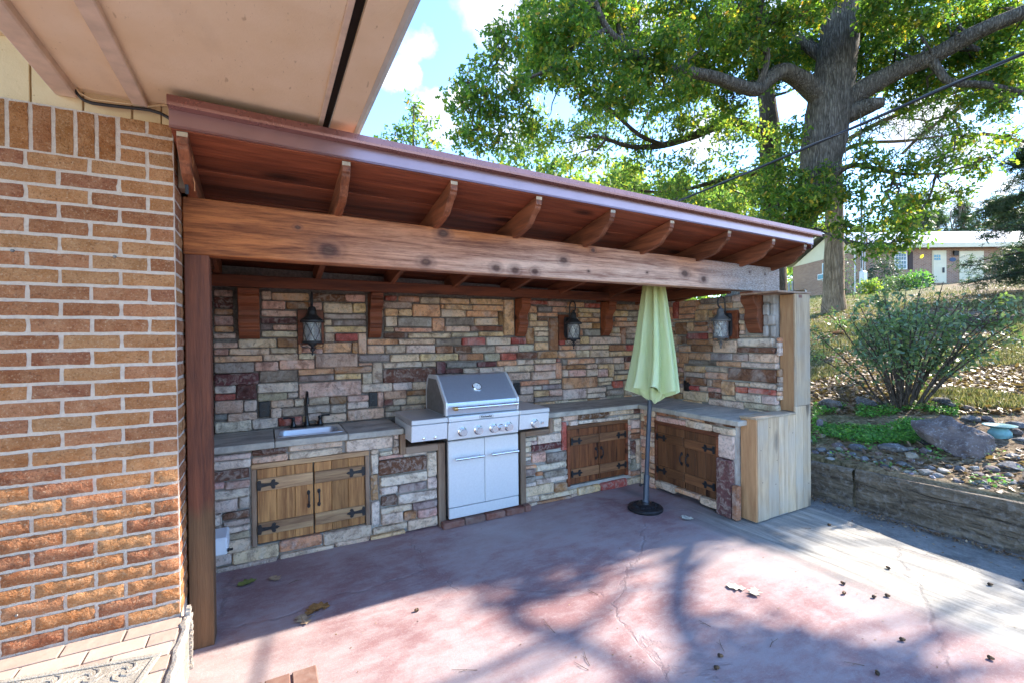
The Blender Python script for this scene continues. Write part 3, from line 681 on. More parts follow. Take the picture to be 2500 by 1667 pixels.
    mb = MB(); mb._add([(-3, -3, 3.9), (.42, -3, 2.76), (.42, 7, 2.76), (-3, 7, 3.9), (-3, -3, 3.95), (.42, -3, 2.80), (.42, 7, 2.80), (-3, 7, 3.95)], [(0, 1, 2, 3), (4, 7, 6, 5), (0, 4, 5, 1), (1, 5, 6, 2), (2, 6, 7, 3), (3, 7, 4, 0)]); mb.build('roof', M['shutter'], t)
    # weathered trim board on the corner beside the post
    mb = MB(); mb.box(HX + .004, HX + .034, 2.655, 2.745, 2.28, 2.60, .003); mb.build('corner_board', M['trim_wood'], t)
    # plugs left in the joints
    for u, v in ((31, 613), (280, 627), (42, 1500)):
        p = onY(u, v, HY); mb = MB(); mb.lathe([(.0, -.006), (.004, -.006), (.0065, -.003), (.0065, .01)], 10, (p.x, HY - .002, p.z), (0, 1, 0)); mb.build('wall_plug', M['steel_dark'], t, smooth=True)
    return t
HOUSE = house()
def cables():
    pts = [(905, 1075), (925, 1120), (965, 1168), (1020, 1205), (1110, 1235), (1280, 1258), (1450, 1278), (1650, 1298), (1800, 1318), (1920, 1355), (2010, 1405), (2080, 1475), (2130, 1540)]
    dn = [(2165, 1620), (2185, 1720), (2195, 1850), (2210, 1990), (2225, 2150), (2235, 2330)]
    labs = ['upper black cable sagging along the cream siding to the house corner', 'middle black cable of the bundle bending down at the house corner', 'lower black cable of the bundle beside the post top']
    for i in range(3):
        P = [onY(x / 4.9, y / 4.9 + i * 1.7, HY - .012 - .006 * (i % 2)) for x, y in pts]
        P += [onY(x / 4.9 + (i - 1) * 2.2 + 1, y / 4.9, HY - .006 + .012 * k) for k, (x, y) in enumerate(dn)]
        mb = MB(); mb.tube([p - Vector((0, .004, 0)) for p in P], .0042, 6); tag(mb.build('cable', M['cable'], None, True), labs[i], 'cable', 'black cables at the house corner')
    P = [onY(x / 4.9, y / 4.9, HY - .02) for x, y in ((905, 1060), (960, 1125), (1100, 1190), (1450, 1235), (1780, 1278), (1930, 1262), (2100, 1272), (2250, 1290))]
    mb = MB(); mb.tube(P, .0042, 6); tag(mb.build('cable', M['siding'], None, True), 'cream painted cable running above the black bundle on the siding', 'cable')
    P = [onY(x / 2.351, y / 2.351, HY - .012) for x, y in ((1080, 800), (1100, 860), (1108, 930), (1100, 1000), (1118, 1050), (1118, 1100))]
    mb = MB(); mb.tube(P, .0022, 5); tag(mb.build('wire', M['terracotta'], None, True), 'thin orange wire dangling beside the cables at the house corner', 'wire')
    # white plastic service box low on the side wall
    t = thing('utility_box', 'white plastic box with a dark latch low behind the wooden post', 'box', (HX, 3.5, .17))
    a = onY(559, 1297, 3.55); b = onY(560, 1330, 3.55)
    mb = MB(); mb.box(HX + .004, a.x, 3.40, 3.60, b.z, a.z + .02, .008); mb.build('body', M['plastic_white'], t)
    mb = MB(); mb.box(a.x, a.x + .010, 3.395, 3.42, b.z + .02, b.z + .035); mb.box(a.x + .010, a.x + .030, 3.400, 3.415, b.z + .022, b.z + .033); mb.build('latch', M['black_iron'], t)
cables()

def step():
    t = thing('brick_step', 'low paver step with white mortar edge below the brick wall', 'step', (-.9, 2.2, 0))
    mb = MB(); mb.box(-1.9, HX + .03, 1.45, HY + .01, 0, .272, .008); mb.build('mortar_base', M['palemortar'], t)
    # lumpy mortar spill down the outer edge
    mb = MB(); pts = []
    rr = random.Random(4)
    for k in range(26):
        y = HY - k * .045; pts.append((HX + .026 + rr.uniform(-.006, .006), y, .268 + rr.uniform(-.004, .003)))
    mb.tube(pts, [.018 + rr.uniform(-.005, .006) for _ in pts], 7); mb.build('mortar_lip', M['palemortar'], t, True)
    mb = MB(); rr = random.Random(6)
    for k in range(30):
        zz = .02 + k * .0095; mb.box(HX + .02, HX + .036 + rr.uniform(-.004, .008), HY - .02 + rr.uniform(-.01, .01), HY + .02, zz, zz + .013)
    mb.build('mortar_seam', M['palemortar'], t)
    cols = ['a08d82', 'a89488', '9a8478', 'ab998c', '97847a']
    for row in range(9):
        y1 = HY - .012 - row * .098; x = HX + .005 - (.0 if row % 2 == 0 else .105); first = True
        if row >= 2: x = HX - .005 - (.05 if row % 2 else 0)
        if row % 2 == 1:
            mb = MB(); mb.box(x + .006, HX + .005, y1 - .088, y1, .262, .2805, .002); o = mb.build('paver', M['paver'], t); o.color = (*s2l(R.choice(cols)), 1)
        while x > -1.8:
            mb = MB(); mb.box(x - .194, x, y1 - .088, y1, .262, .2805 + R.uniform(-.001, .001), .002); o = mb.build('paver', M['paver'], t); o.color = (*s2l(R.choice(cols)), 1); x -= .203
    # mat
    t = thing('door_mat', 'grey woven door mat with raised pattern lying on the brick step', 'mat', (-.39, 2.30, .283), math.radians(-12.0))
    W, D = 1.15, .60
    mb = MB(); mb.box(-W, 0, -D, 0, 0, .007, .003); mb.build('backing', M['mat'], t)
    mb = MB(); mb.box(-W, 0, -.022, 0, .007, .013, .003); mb.box(-W, 0, -D, -D + .022, .007, .013, .003); mb.box(-.022, 0, -D + .024, -.024, .007, .013, .003); mb.box(-W, -W + .022, -D + .024, -.024, .007, .013, .003); mb.build('border', M['mat'], t)
    mb = MB(); rr = random.Random(3)
    for a in range(9):
        for b in range(5):
            cx, cy = -.09 - a * .118 - (b % 2) * .05, -.08 - b * .108
            for q in range(4):
                an = math.pi / 4 + q * math.pi / 2 + .3
                pts = [(cx + math.cos(an + .55 * s) * (.012 + .011 * s), cy + math.sin(an + .55 * s) * (.012 + .011 * s), .0075) for s in range(5)]
                mb.tube(pts, [.005, .006, .006, .005, .003], 5)
    mb.build('raised_scrolls', M['mat'], t)
    # edging bricks at the foot of the picture
    labs = ['clay paver flush in the patio, the one with its outer end by open concrete', 'clay paver second from the exposed end of the short row', 'clay paver third from the exposed end of the short row']
    for i in range(3):
        x1 = .188 - i * .112; y1 = 2.350
        mb = MB(); mb.box(x1 - .103, x1, y1 - .205, y1, -.02, .012, .004); o = mb.build('paver', M['paver'], None); o.color = (*s2l('6e4a3e'), 1)
        tag(o, labs[i], 'paver', 'clay pavers let into the patio')
step()

# ------------------------------------------------------------------ timber roof over the kitchen
def tilt(x): return -.0165 * (x + .36)
def rafter_z(x, y): return 2.27 + (2.77 - y) * .19 + tilt(x)      # underside of a rafter
def patio_roof():
    t = thing('patio_roof', 'stained cedar lean-to roof on a heavy knotty beam over the outdoor kitchen', 'roof', ROOF_ORG)
    mb = MB(); mb.box(-.357, -.252, 2.772, 2.885, 0, 1.987, .004); mb.build('post', M['wood_post'], t)
    def beamz(x): return 1.986 - .0015 * x, 2.272 - .0105 * (x + .35)
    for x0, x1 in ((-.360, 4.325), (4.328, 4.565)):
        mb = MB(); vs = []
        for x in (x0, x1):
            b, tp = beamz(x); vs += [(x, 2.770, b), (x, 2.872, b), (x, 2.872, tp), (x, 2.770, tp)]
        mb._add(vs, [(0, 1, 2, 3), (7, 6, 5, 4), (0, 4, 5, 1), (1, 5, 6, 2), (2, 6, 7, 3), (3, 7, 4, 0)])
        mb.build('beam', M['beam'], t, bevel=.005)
    mb = MB(); mb.box(-.355, 4.00, 3.93, 3.975, 1.952, 2.040, .003); mb.build('ledger', M['wood_dark'], t)
    mb = MB(); mb.box(3.930, 3.972, 2.88, 3.928, 1.958, 2.045, .003); mb.build('ledger', M['wood_dark_y'], t)
    mb = MB(); mb.box(-.357, -.315, 2.89, 3.92, 2.06, 2.20, .003); mb.build('wall_plate', M['wood_dark_y'], t)
    # rafters with sawn tails
    for x in (-.315, .37, .955, 1.525, 2.125, 2.70, 3.36, 3.955, 4.44):
        prof = []
        d = .142
        zt = lambda y: rafter_z(x, y) + d
        ys = 2.452
        low = rafter_z(x, 2.62)
        prof = [(4.20, rafter_z(x, 4.20)), (2.655, rafter_z(x, 2.655)), (2.600, low + .006), (2.560, low + .024), (2.535, low + .048), (2.515, low + .070), (2.488, low + .086), (2.468, low + .100), (2.462, low + .118), (ys, low + .120), (ys, zt(ys)), (4.20, zt(4.20))]
        mb = MB(); mb.prism(prof, x - .021, x + .021, 'x'); mb.build('rafter', M['wood_dark_y'], t, bevel=.003)
        mb = MB(); mb.box(x - .020, x + .020, ys - .003, ys - .0005, max(low + .128, zt(ys) - .022), zt(ys) - .002); mb.build('rafter_end_grain', M['cedar_raw'], t)
    # roof boards
    y = 2.45; i = 0
    while y < 4.32:
        wd = R.choice((.138, .185, .142)); cut = R.choice((1.545, 2.72, 3.38, 2.145, .98))
        for xa, xb in ((-.355, cut - .002), (cut + .002, 4.545)):
            vs = []
            for x in (xa, xb):
                for yy, up_ in ((y, 0), (y + wd - .004, 0), (y + wd - .004, .019), (y, .019)):
                    vs.append((x, yy, rafter_z(x, yy) + .1435 + up_ + (.0015 if i % 2 else 0)))
            mb = MB(); mb._add(vs, [(0, 1, 2, 3), (7, 6, 5, 4), (0, 4, 5, 1), (1, 5, 6, 2), (2, 6, 7, 3), (3, 7, 4, 0)]); mb.build('roof_board', M['wood_soffit'], t)
        y += wd; i += 1
    # metal roof with ribs and drip edge
    vs = []
    for x in (-.36, 4.60):
        for yy, k in ((2.394, 0), (4.42, 0), (4.42, .006), (2.394, .006)): vs.append((x, yy, rafter_z(x, yy) + .2515 + k))
    mb = MB(); mb._add(vs, [(0, 1, 2, 3), (7, 6, 5, 4), (0, 4, 5, 1), (1, 5, 6, 2), (2, 6, 7, 3), (3, 7, 4, 0)])
    xx = -.2
    mb.build('metal_sheet', M['brownmetal'], t)
    while xx < 4.55:
        r = MB(); vs = []
        for yy in (2.50, 4.40):
            b = rafter_z(xx, yy) + .2578
            vs += [(xx - .022, yy, b), (xx - .010, yy, b + .017), (xx + .010, yy, b + .017), (xx + .022, yy, b)]
        r._add(vs, [(0, 1, 2, 3), (7, 6, 5, 4), (0, 4, 5, 1), (1, 5, 6, 2), (2, 6, 7, 3)]); r.build('roof_rib', M['brownmetal'], t); xx += .229
    mb = MB(); vs = []
    for x in (4.5475, 4.5525):
        for yy, k in ((2.4515, .12), (4.40, .12), (4.40, .2505), (2.4515, .2505)): vs.append((x, yy, rafter_z(x, yy) + k))
    mb._add(vs, [(0, 1, 2, 3), (7, 6, 5, 4), (0, 4, 5, 1), (1, 5, 6, 2), (2, 6, 7, 3), (3, 7, 4, 0)]); mb.build('rake_metal', M['brownmetal'], t)
    def strip(name, y0, y1, zlo, zhi, x0, x1, nose=0):
        mb = MB(); vs = []
        for x in (x0, x1):
            k = tilt(x)
            vs += [(x, y0 + nose, zlo + k), (x, y0, zlo + .012 + k), (x, y0, zhi + k), (x, y1, zhi + k), (x, y1, zlo + k)]
        mb._add(vs, [(0, 1, 2, 3, 4), (9, 8, 7, 6, 5)] + [(i, (i + 1) % 5, 5 + (i + 1) % 5, 5 + i) for i in range(5)]); mb.build(name, M['brownmetal_sheen' if name == 'fascia_metal' else 'brownmetal'], t)
    strip('fascia_metal', 2.440, 2.4505, 2.479, 2.556, -.36, 4.552, -.004)
    strip('drip_edge', 2.392, 2.439, 2.556, 2.594, -.36, 4.612, .002)
    # carved corbels under the ledgers
    prof = [(0, 0), (.165, 0), (.165, -.028), (.150, -.034), (.150, -.046), (.160, -.060), (.158, -.085), (.142, -.110), (.112, -.135), (.094, -.165), (.092, -.200), (.104, -.235), (.106, -.262), (.092, -.280), (.092, -.292), (.080, -.302), (.074, -.330), (.052, -.360), (.030, -.380), (0, -.385)]
    for x0, x1 in ((-.187, -.045), (.787, .892), (2.262, 2.366), (3.385, 3.490)):
        mb = MB(); mb.prism([(4.135 - d_ * .98, 1.950 + z) for d_, z in prof], x0, x1, 'x'); mb.build('corbel', M['wood_dark'], t, bevel=.003)
    mb = MB(); mb.prism([(4.055 - d_ * .98, 1.956 + z) for d_, z in prof], 2.61, 2.74, 'y'); mb.build('corbel', M['wood_dark_y'], t, bevel=.003)
patio_roof()
# ------------------------------------------------------------------ stone walls
WALL_A = """410 530 568 585 p;410 590 568 645 b;410 645 568 680 m;412 685 568 738 n;412 742 570 825 p;415 828 572 880 o
800 540 880 612 c;882 555 1188 620 o;800 620 995 692 p;1000 627 1190 690 n;795 698 1090 752 p;795 757 1090 806 m;795 808 890 862 k;893 812 1095 862 p
790 866 1095 918 c;612 930 925 1003 c;930 922 1098 1000 n;400 958 608 1006 c;395 1012 530 1066 p;535 1005 870 1062 c;872 1003 1095 1050 g
400 1066 812 1120 t;815 1052 1102 1108 c;1100 970 1130 1050 o;1105 1050 1238 1098 c;1208 562 1485 628 b;1487 568 1652 632 p;1190 628 1296 697 p;1305 637 1545 722 c;1548 640 1656 720 t
1312 722 1655 772 g;1312 772 1376 822 c;1380 770 1662 826 k;1316 828 1662 880 t;1315 885 1400 958 c;1403 885 1590 952 r;1300 962 1538 1040 o;1542 955 1590 1048 n;1592 882 1662 1052 o
1240 1052 1590 1163 g;745 1115 940 1190 p;943 1098 1238 1180 p;400 1125 742 1210 k;400 1208 778 1310 m;780 1183 1098 1285 k;1100 1172 1395 1222 o;1397 1148 1705 1208 n;1600 1125 1708 1146 o;1710 1122 1792 1290 g
1105 1224 1395 1278 k;1398 1210 1620 1260 t;1625 1190 1706 1298 g;408 1310 590 1378 w;592 1292 760 1430 m;765 1288 1100 1368 w;1108 1280 1620 1400 p;1622 1292 1872 1362 w;1876 1285 2035 1348 w;2038 1280 2160 1345 c
412 1378 590 1432 r;768 1372 1012 1435 g;1015 1370 1100 1410 w;412 1435 652 1540 p;655 1430 762 1520 g;865 1425 1068 1490 p;1070 1412 1150 1480 w;1190 1405 1358 1468 g;1358 1400 1498 1462 n;1502 1368 1680 1440 p;1752 1362 1800 1487 p;1806 1350 1990 1420 p;1993 1348 2160 1390 n
412 1543 520 1590 k;522 1523 765 1600 p;868 1495 965 1575 c;968 1490 1150 1560 g;1170 1472 1362 1535 g;1366 1467 1495 1535 g;1500 1443 1676 1498 w;1500 1500 1805 1590 p;1805 1423 1878 1475 m;1880 1420 1988 1470 w;1993 1393 2160 1462 c;1812 1476 1940 1520 g;1942 1468 2160 1515 c
413 1593 720 1695 w;724 1578 936 1663 w;938 1568 1138 1638 r;968 1488 1148 1565 g;1298 1543 1493 1611 c;1178 1540 1295 1600 g;1813 1523 1943 1565 w
1810 578 1910 622 r;1925 582 2095 632 o;2100 590 2262 645 g;1800 628 2035 682 g;1810 685 1918 745 t;1920 687 2035 745 t;2040 650 2262 752 o;1812 748 1912 832 c;1915 756 2195 835 k;1808 837 1885 872 g;1888 840 2195 876 o
1800 880 2000 926 b;1668 930 1918 976 o;1922 930 2222 976 c;1668 982 1810 1050 t;1815 982 1980 1048 g;1985 980 2222 1045 g;1592 1058 1850 1117 k;1855 1055 2095 1115 c;2098 1052 2410 1110 t;1797 1120 2115 1165 g;2118 1118 2232 1160 g;2235 1114 2310 1215 m;1797 1170 2230 1283 b*"""
WALL_B = """585 600 825 647 t;835 605 1100 652 t;1105 612 1192 905 t;592 650 622 685 o;625 652 848 692 t;852 658 1102 702 o;592 692 800 755 c;803 702 1060 755 o;1065 707 1100 822 n
520 762 622 872 o;630 760 862 822 k;866 762 1062 822 t;626 827 830 872 c;832 825 1100 868 b;325 882 675 926 c;680 878 898 915 g;905 872 1105 912 t;550 922 760 985 k;765 920 958 982 r;965 918 1165 980 g;1168 918 1290 972 r;1292 840 1355 970 n
550 988 695 1048 n;700 987 838 1048 b;842 988 1033 1045 g;1037 983 1227 1040 p;1230 976 1355 1032 g;422 1052 735 1110 t;740 1050 945 1105 n;948 1048 1075 1112 g;1082 1045 1210 1102 r;1213 1037 1380 1090 b;635 1117 885 1165 k;888 1115 1045 1157 m;1055 1106 1212 1150 o;1215 1096 1352 1140 c;1358 1094 1535 1130 c;1537 1090 1570 1118 r
630 1170 770 1210 m;775 1168 902 1212 g;905 1160 1110 1210 g;1113 1146 1355 1198 c;1360 1134 1535 1190 p;1145 1204 1325 1265 c;1335 1194 1532 1262 c;1537 1122 1585 1255 o;1315 620 1465 652 r;1467 625 1625 665 p;1628 632 1768 672 o;1772 642 1898 680 r;1312 662 1380 720 o;1385 667 1505 710 k;1508 672 1615 715 o
1315 724 1380 785 t;1382 718 1552 750 o;1385 754 1475 782 b;1720 684 1895 718 t;1480 760 1552 1022 n;1318 788 1470 832 t;1355 836 1472 868 c;1360 870 1472 912 c;1362 915 1472 955 g;1365 958 1475 1022 t;1722 720 1835 755 t;1838 720 1898 758 g;1725 760 1895 797 o;1725 800 1830 850 t;1833 800 1898 850 n;1728 855 1755 905 o;1758 855 1898 908 k
1730 912 1803 970 t;1808 915 2062 970 c;1560 940 1612 980 r;1560 984 1690 1020 o;1693 982 1830 1018 g;1833 980 1968 1016 c;1385 1030 1550 1086 n;1558 1028 1700 1083 o;1705 1024 1810 1080 c;1815 1020 1970 1078 c;1975 1030 2185 1070 t;2065 838 2110 970 n;2010 650 2220 695 n;2000 700 2125 750 t;2128 705 2210 752 g;2025 757 2115 787 o;2118 757 2215 787 g;2015 790 2215 832 o
2005 838 2062 885 c;2112 838 2205 885 g;1990 888 2062 912 c;2115 888 2200 930 g;2110 935 2190 970 k;1972 977 2105 1027 n;2108 977 2185 1027 r;1590 1092 1630 1135 k;1632 1090 1855 1133 o;1860 1082 2005 1130 g;2008 1078 2095 1128 c;2098 1073 2160 1112 m
1590 1147 1615 1178 o;1618 1140 1780 1175 n;1785 1136 1870 1173 g;1885 1134 1965 1172 t;2010 1132 2095 1182 g;2100 1118 2155 1177 o;1590 1182 1635 1238 c;1638 1180 1780 1236 p;1785 1178 1880 1232 c;1883 1177 1960 1238 p;1967 1132 2008 1238 t;2012 1188 2140 1215 g;2012 1222 2150 1262 t
1592 1242 1875 1332 o;1885 1244 2005 1278 c;1245 1268 1475 1308 o;1478 1265 1575 1295 c;1240 1315 1350 1380 w;1355 1312 1418 1345 w;1420 1300 1575 1340 k;1358 1350 1478 1400 t;1480 1344 1588 1396 p;1592 1338 1782 1420 w;1788 1312 1945 1368 w;1885 1282 1990 1306 c;2000 1272 2085 1328 r;1950 1312 1998 1340 k;1948 1344 2090 1390 k;2095 1265 2230 1388 g
1215 1385 1352 1452 g;1358 1402 1588 1440 k;1790 1372 1940 1410 w"""
WALL_C = """815 462 860 600 r;865 448 1035 500 o;1040 425 1290 472 k;865 505 995 560 o;1025 476 1300 520 t;862 565 985 600 o;995 530 1095 620 t;820 607 985 625 c;830 632 925 730 n;932 630 985 705 t;988 628 1092 655 n;988 658 1095 705 o;930 715 1098 768 r
1308 695 1365 735 r;845 740 885 805 n;888 740 928 800 b;931 772 1105 808 n;1345 758 1640 825 w;1145 775 1340 875 c;865 815 960 868 o;962 812 1138 868 n;1345 830 1655 878 b;870 875 942 960 o;945 875 1122 932 o;1125 880 1305 938 k;1308 882 1432 945 g;1438 882 1665 955 c;945 935 1168 975 k;1170 945 1375 988 o;1378 958 1670 998 g
905 980 1080 1030 t;1083 990 1262 1030 g;905 1033 1078 1072 g;1082 1033 1268 1090 o;1272 1002 1665 1108 b;918 1076 1090 1138 n;1095 1092 1135 1150 n;1138 1094 1210 1158 o;1215 1108 1322 1220 t;1325 1117 1448 1148 c;1450 1120 1660 1163 g;920 1142 1030 1182 r;1033 1147 1100 1185 c;1105 1160 1205 1196 p;1328 1152 1425 1203 r;1432 1167 1660 1216 r
900 1188 1105 1268 c;1108 1200 1212 1248 b;1215 1225 1325 1262 c;1330 1208 1540 1278 w;1545 1219 1668 1298 w;770 1200 895 1250 n;1108 1265 1395 1320 w;1398 1284 1680 1342 g"""
CNT_L = """230 530 550 575 w;555 478 840 535 b*;555 538 850 612 p;855 425 1300 492 c;858 495 1300 572 w;1325 395 1712 520 w;230 580 548 655 w;225 660 545 745 b*;228 752 330 818 p;332 735 548 812 p;230 822 548 890 w;235 893 440 1005 w;442 875 548 968 g;240 1020 312 1120 w;315 988 548 1060 b*;318 1066 548 1112 g;318 1116 550 1165 w;318 1170 548 1225 g
255 1235 555 1338 c;390 1285 775 1402 c;778 1215 1130 1305 o;1138 1140 1535 1240 g;245 1350 388 1438 g;778 1308 1230 1402 c;1235 1225 1520 1305 c;250 1415 760 1500 g*
1520 530 1592 695 w;1522 700 1590 910 n*;1600 505 1705 540 w;1595 560 1985 680 b*;1990 510 2072 712 w;1600 690 1990 775 w;1995 718 2075 810 w;1605 788 1748 855 w;1753 768 1980 835 k;1612 868 1745 950 b*;1750 840 2075 920 w;1530 915 1603 1108 w;1608 955 1865 1003 c;1870 915 2078 972 k;1615 1006 1795 1102 c;1800 995 1908 1065 n;1912 975 2078 1045 p;1545 1110 1830 1163 c;1832 1052 2083 1132 c;1525 1175 1810 1250 t;1812 1138 2086 1195 n"""
CNT_R = """1480 590 1545 632 w;1550 525 1800 575 b*;1805 505 2005 540 c;2005 485 2080 530 b;1548 582 1720 625 w;1722 566 1885 608 w;1888 540 2080 575 w;1985 580 2080 650 w;1110 725 1210 760 w;1415 600 1468 835 r;1345 570 1410 680 w;1215 700 1410 772 w;1168 778 1412 832 m*;1110 762 1165 800 w;1110 805 1165 848 c;1105 855 1165 885 p;1105 890 1162 915 w;1105 917 1160 950 k;1170 838 1285 932 p;1290 845 1468 930 k;1210 938 1468 990 w;1105 957 1208 985 o;1208 997 1265 1043 n;1268 995 1468 1045 k;1105 992 1200 1045 k
1205 1052 1468 1092 w;1105 1052 1200 1095 k;1100 1110 1350 1198 c;1355 1098 1475 1170 n;1240 1176 1540 1215 g;1100 1212 1232 1260 g;1218 1230 1485 1300 n;1098 1266 1212 1322 c;1545 1125 1728 1186 t;1490 1192 1728 1240 t;1735 1082 1950 1190 r*;1955 1055 2078 1140 c;1985 655 2080 688 o;1985 692 2080 740 n;1985 755 2022 868 b;2028 745 2072 940 c;1982 872 2022 900 c;1982 903 2022 990 k;1982 998 2078 1040 n"""
CNT_P = """345 168 435 215 n;440 188 530 230 n;535 190 735 250 o;740 240 1000 300 b;340 218 580 285 p;585 262 800 340 c;804 310 1010 368 w;340 750 500 825 c;500 795 700 868 o;702 860 860 962 c"""

def stone_walls():
    # back wall
    t = thing('stone_wall', 'long back wall of stacked multicoloured veneer stone behind the grill and sink', 'stone wall', (1.9, 4.2, 0))
    mb = MB(); mb.prism([(-.36, 0), (4.36, 0), (4.36, 2.055), (3.5, 2.065), (-.36, 2.135)], 4.150, 4.34, 'y'); mb.build('backing', M['darkmortar'], t)
    f = Face(t, ('Y', 4.130), -.355, 4.055, .83, 1.955)
    for x0, x1 in ((-.200, -.035), (.780, .900), (2.250, 2.375), (3.372, 3.500)): f.mark(x0, x1, 1.575, 2.0)
    for x0, x1, z0, z1 in BACKBOARDS: f.mark(x0, x1, z0, z1)
    for x, z in OUTLETS: f.mark(x - .042, x + .042, z - .066, z + .066)
    f.photo(parse(WALL_A, 3.357, 400, 550)); f.photo(parse(WALL_B, 3.357, 900, 550)); n1 = f.n; f.fill(); print('back wall stones', n1, f.n)
    # side wall
    t = thing('stone_wall', 'short side wall of veneer stone with one grey lantern beside the closed umbrella', 'stone wall', (4.2, 3.3, 0))
    mb = MB(); mb.box(4.070, 4.34, 2.502, 4.148, 0, 1.925); mb.build('backing', M['palemortar'], t)
    f = Face(t, ('X', 4.050), 2.46, 4.12, .83, 1.955)
    f.mark(2.46, 2.61, 1.53, 2.0); f.mark(2.60, 2.80, 1.56, 2.0); f.mark(2.86, 3.06, 1.50, 1.81); f.mark(3.45, 3.53, .97, 1.06)
    f.photo(parse(WALL_C, 3.357, 1400, 600)); n1 = f.n; f.fill(); print('side wall stones', n1, f.n)
    # whitewashed rough patch beside the corbel, and mortar strip
    mb = MB(); rr = random.Random(8)
    for z in range(4):
        for y in range(2):
            j_ = rr.uniform(-.012, .012); mb.box(4.036 + rr.uniform(-.012, .010), 4.075, 2.500 + y * .055 + (j_ if y else 0), 2.557 + y * .052 + (0 if y else j_), 1.545 + z * .098 + rr.uniform(-.02, .01), 1.640 + z * .098, .012)
    mb.build('mortar_patch', M['palemortar'], t)
    mb = MB()
    for k in range(4): mb.box(4.046 + rr.uniform(-.004, .004), 4.075, 2.745, 2.790, 1.58 + k * .09, 1.665 + k * .09, .006)
    mb.build('mortar_patch', M['palemortar'], t)
    # outer face stones, seen edge-on past the cedar
    z = .02; i = 0
    while z < 1.88:
        h = R.uniform(.06, .12); me = stone_piece(t, .30, .04, h - .006, 900 + i, .008); me.materials.append(M['stone']); o = bpy.data.objects.new('stone', me); COL.objects.link(o)
        o.color = (*srgb_var(R.choice('wgcw')), 1); o.rotation_euler = (0, 0, math.pi / 2); o.parent = t; o.location = Vector((4.362 + R.uniform(-.006, .010), 2.55, z + h / 2)) - Vector(t.location); z += h; i += 1

BACKBOARDS = ((.228, .422, 1.520, 1.800), (2.800, 2.990, 1.525, 1.800))
OUTLETS = ((-.022, 1.010), (.824, 1.028), (2.275, 1.030))
stone_walls()

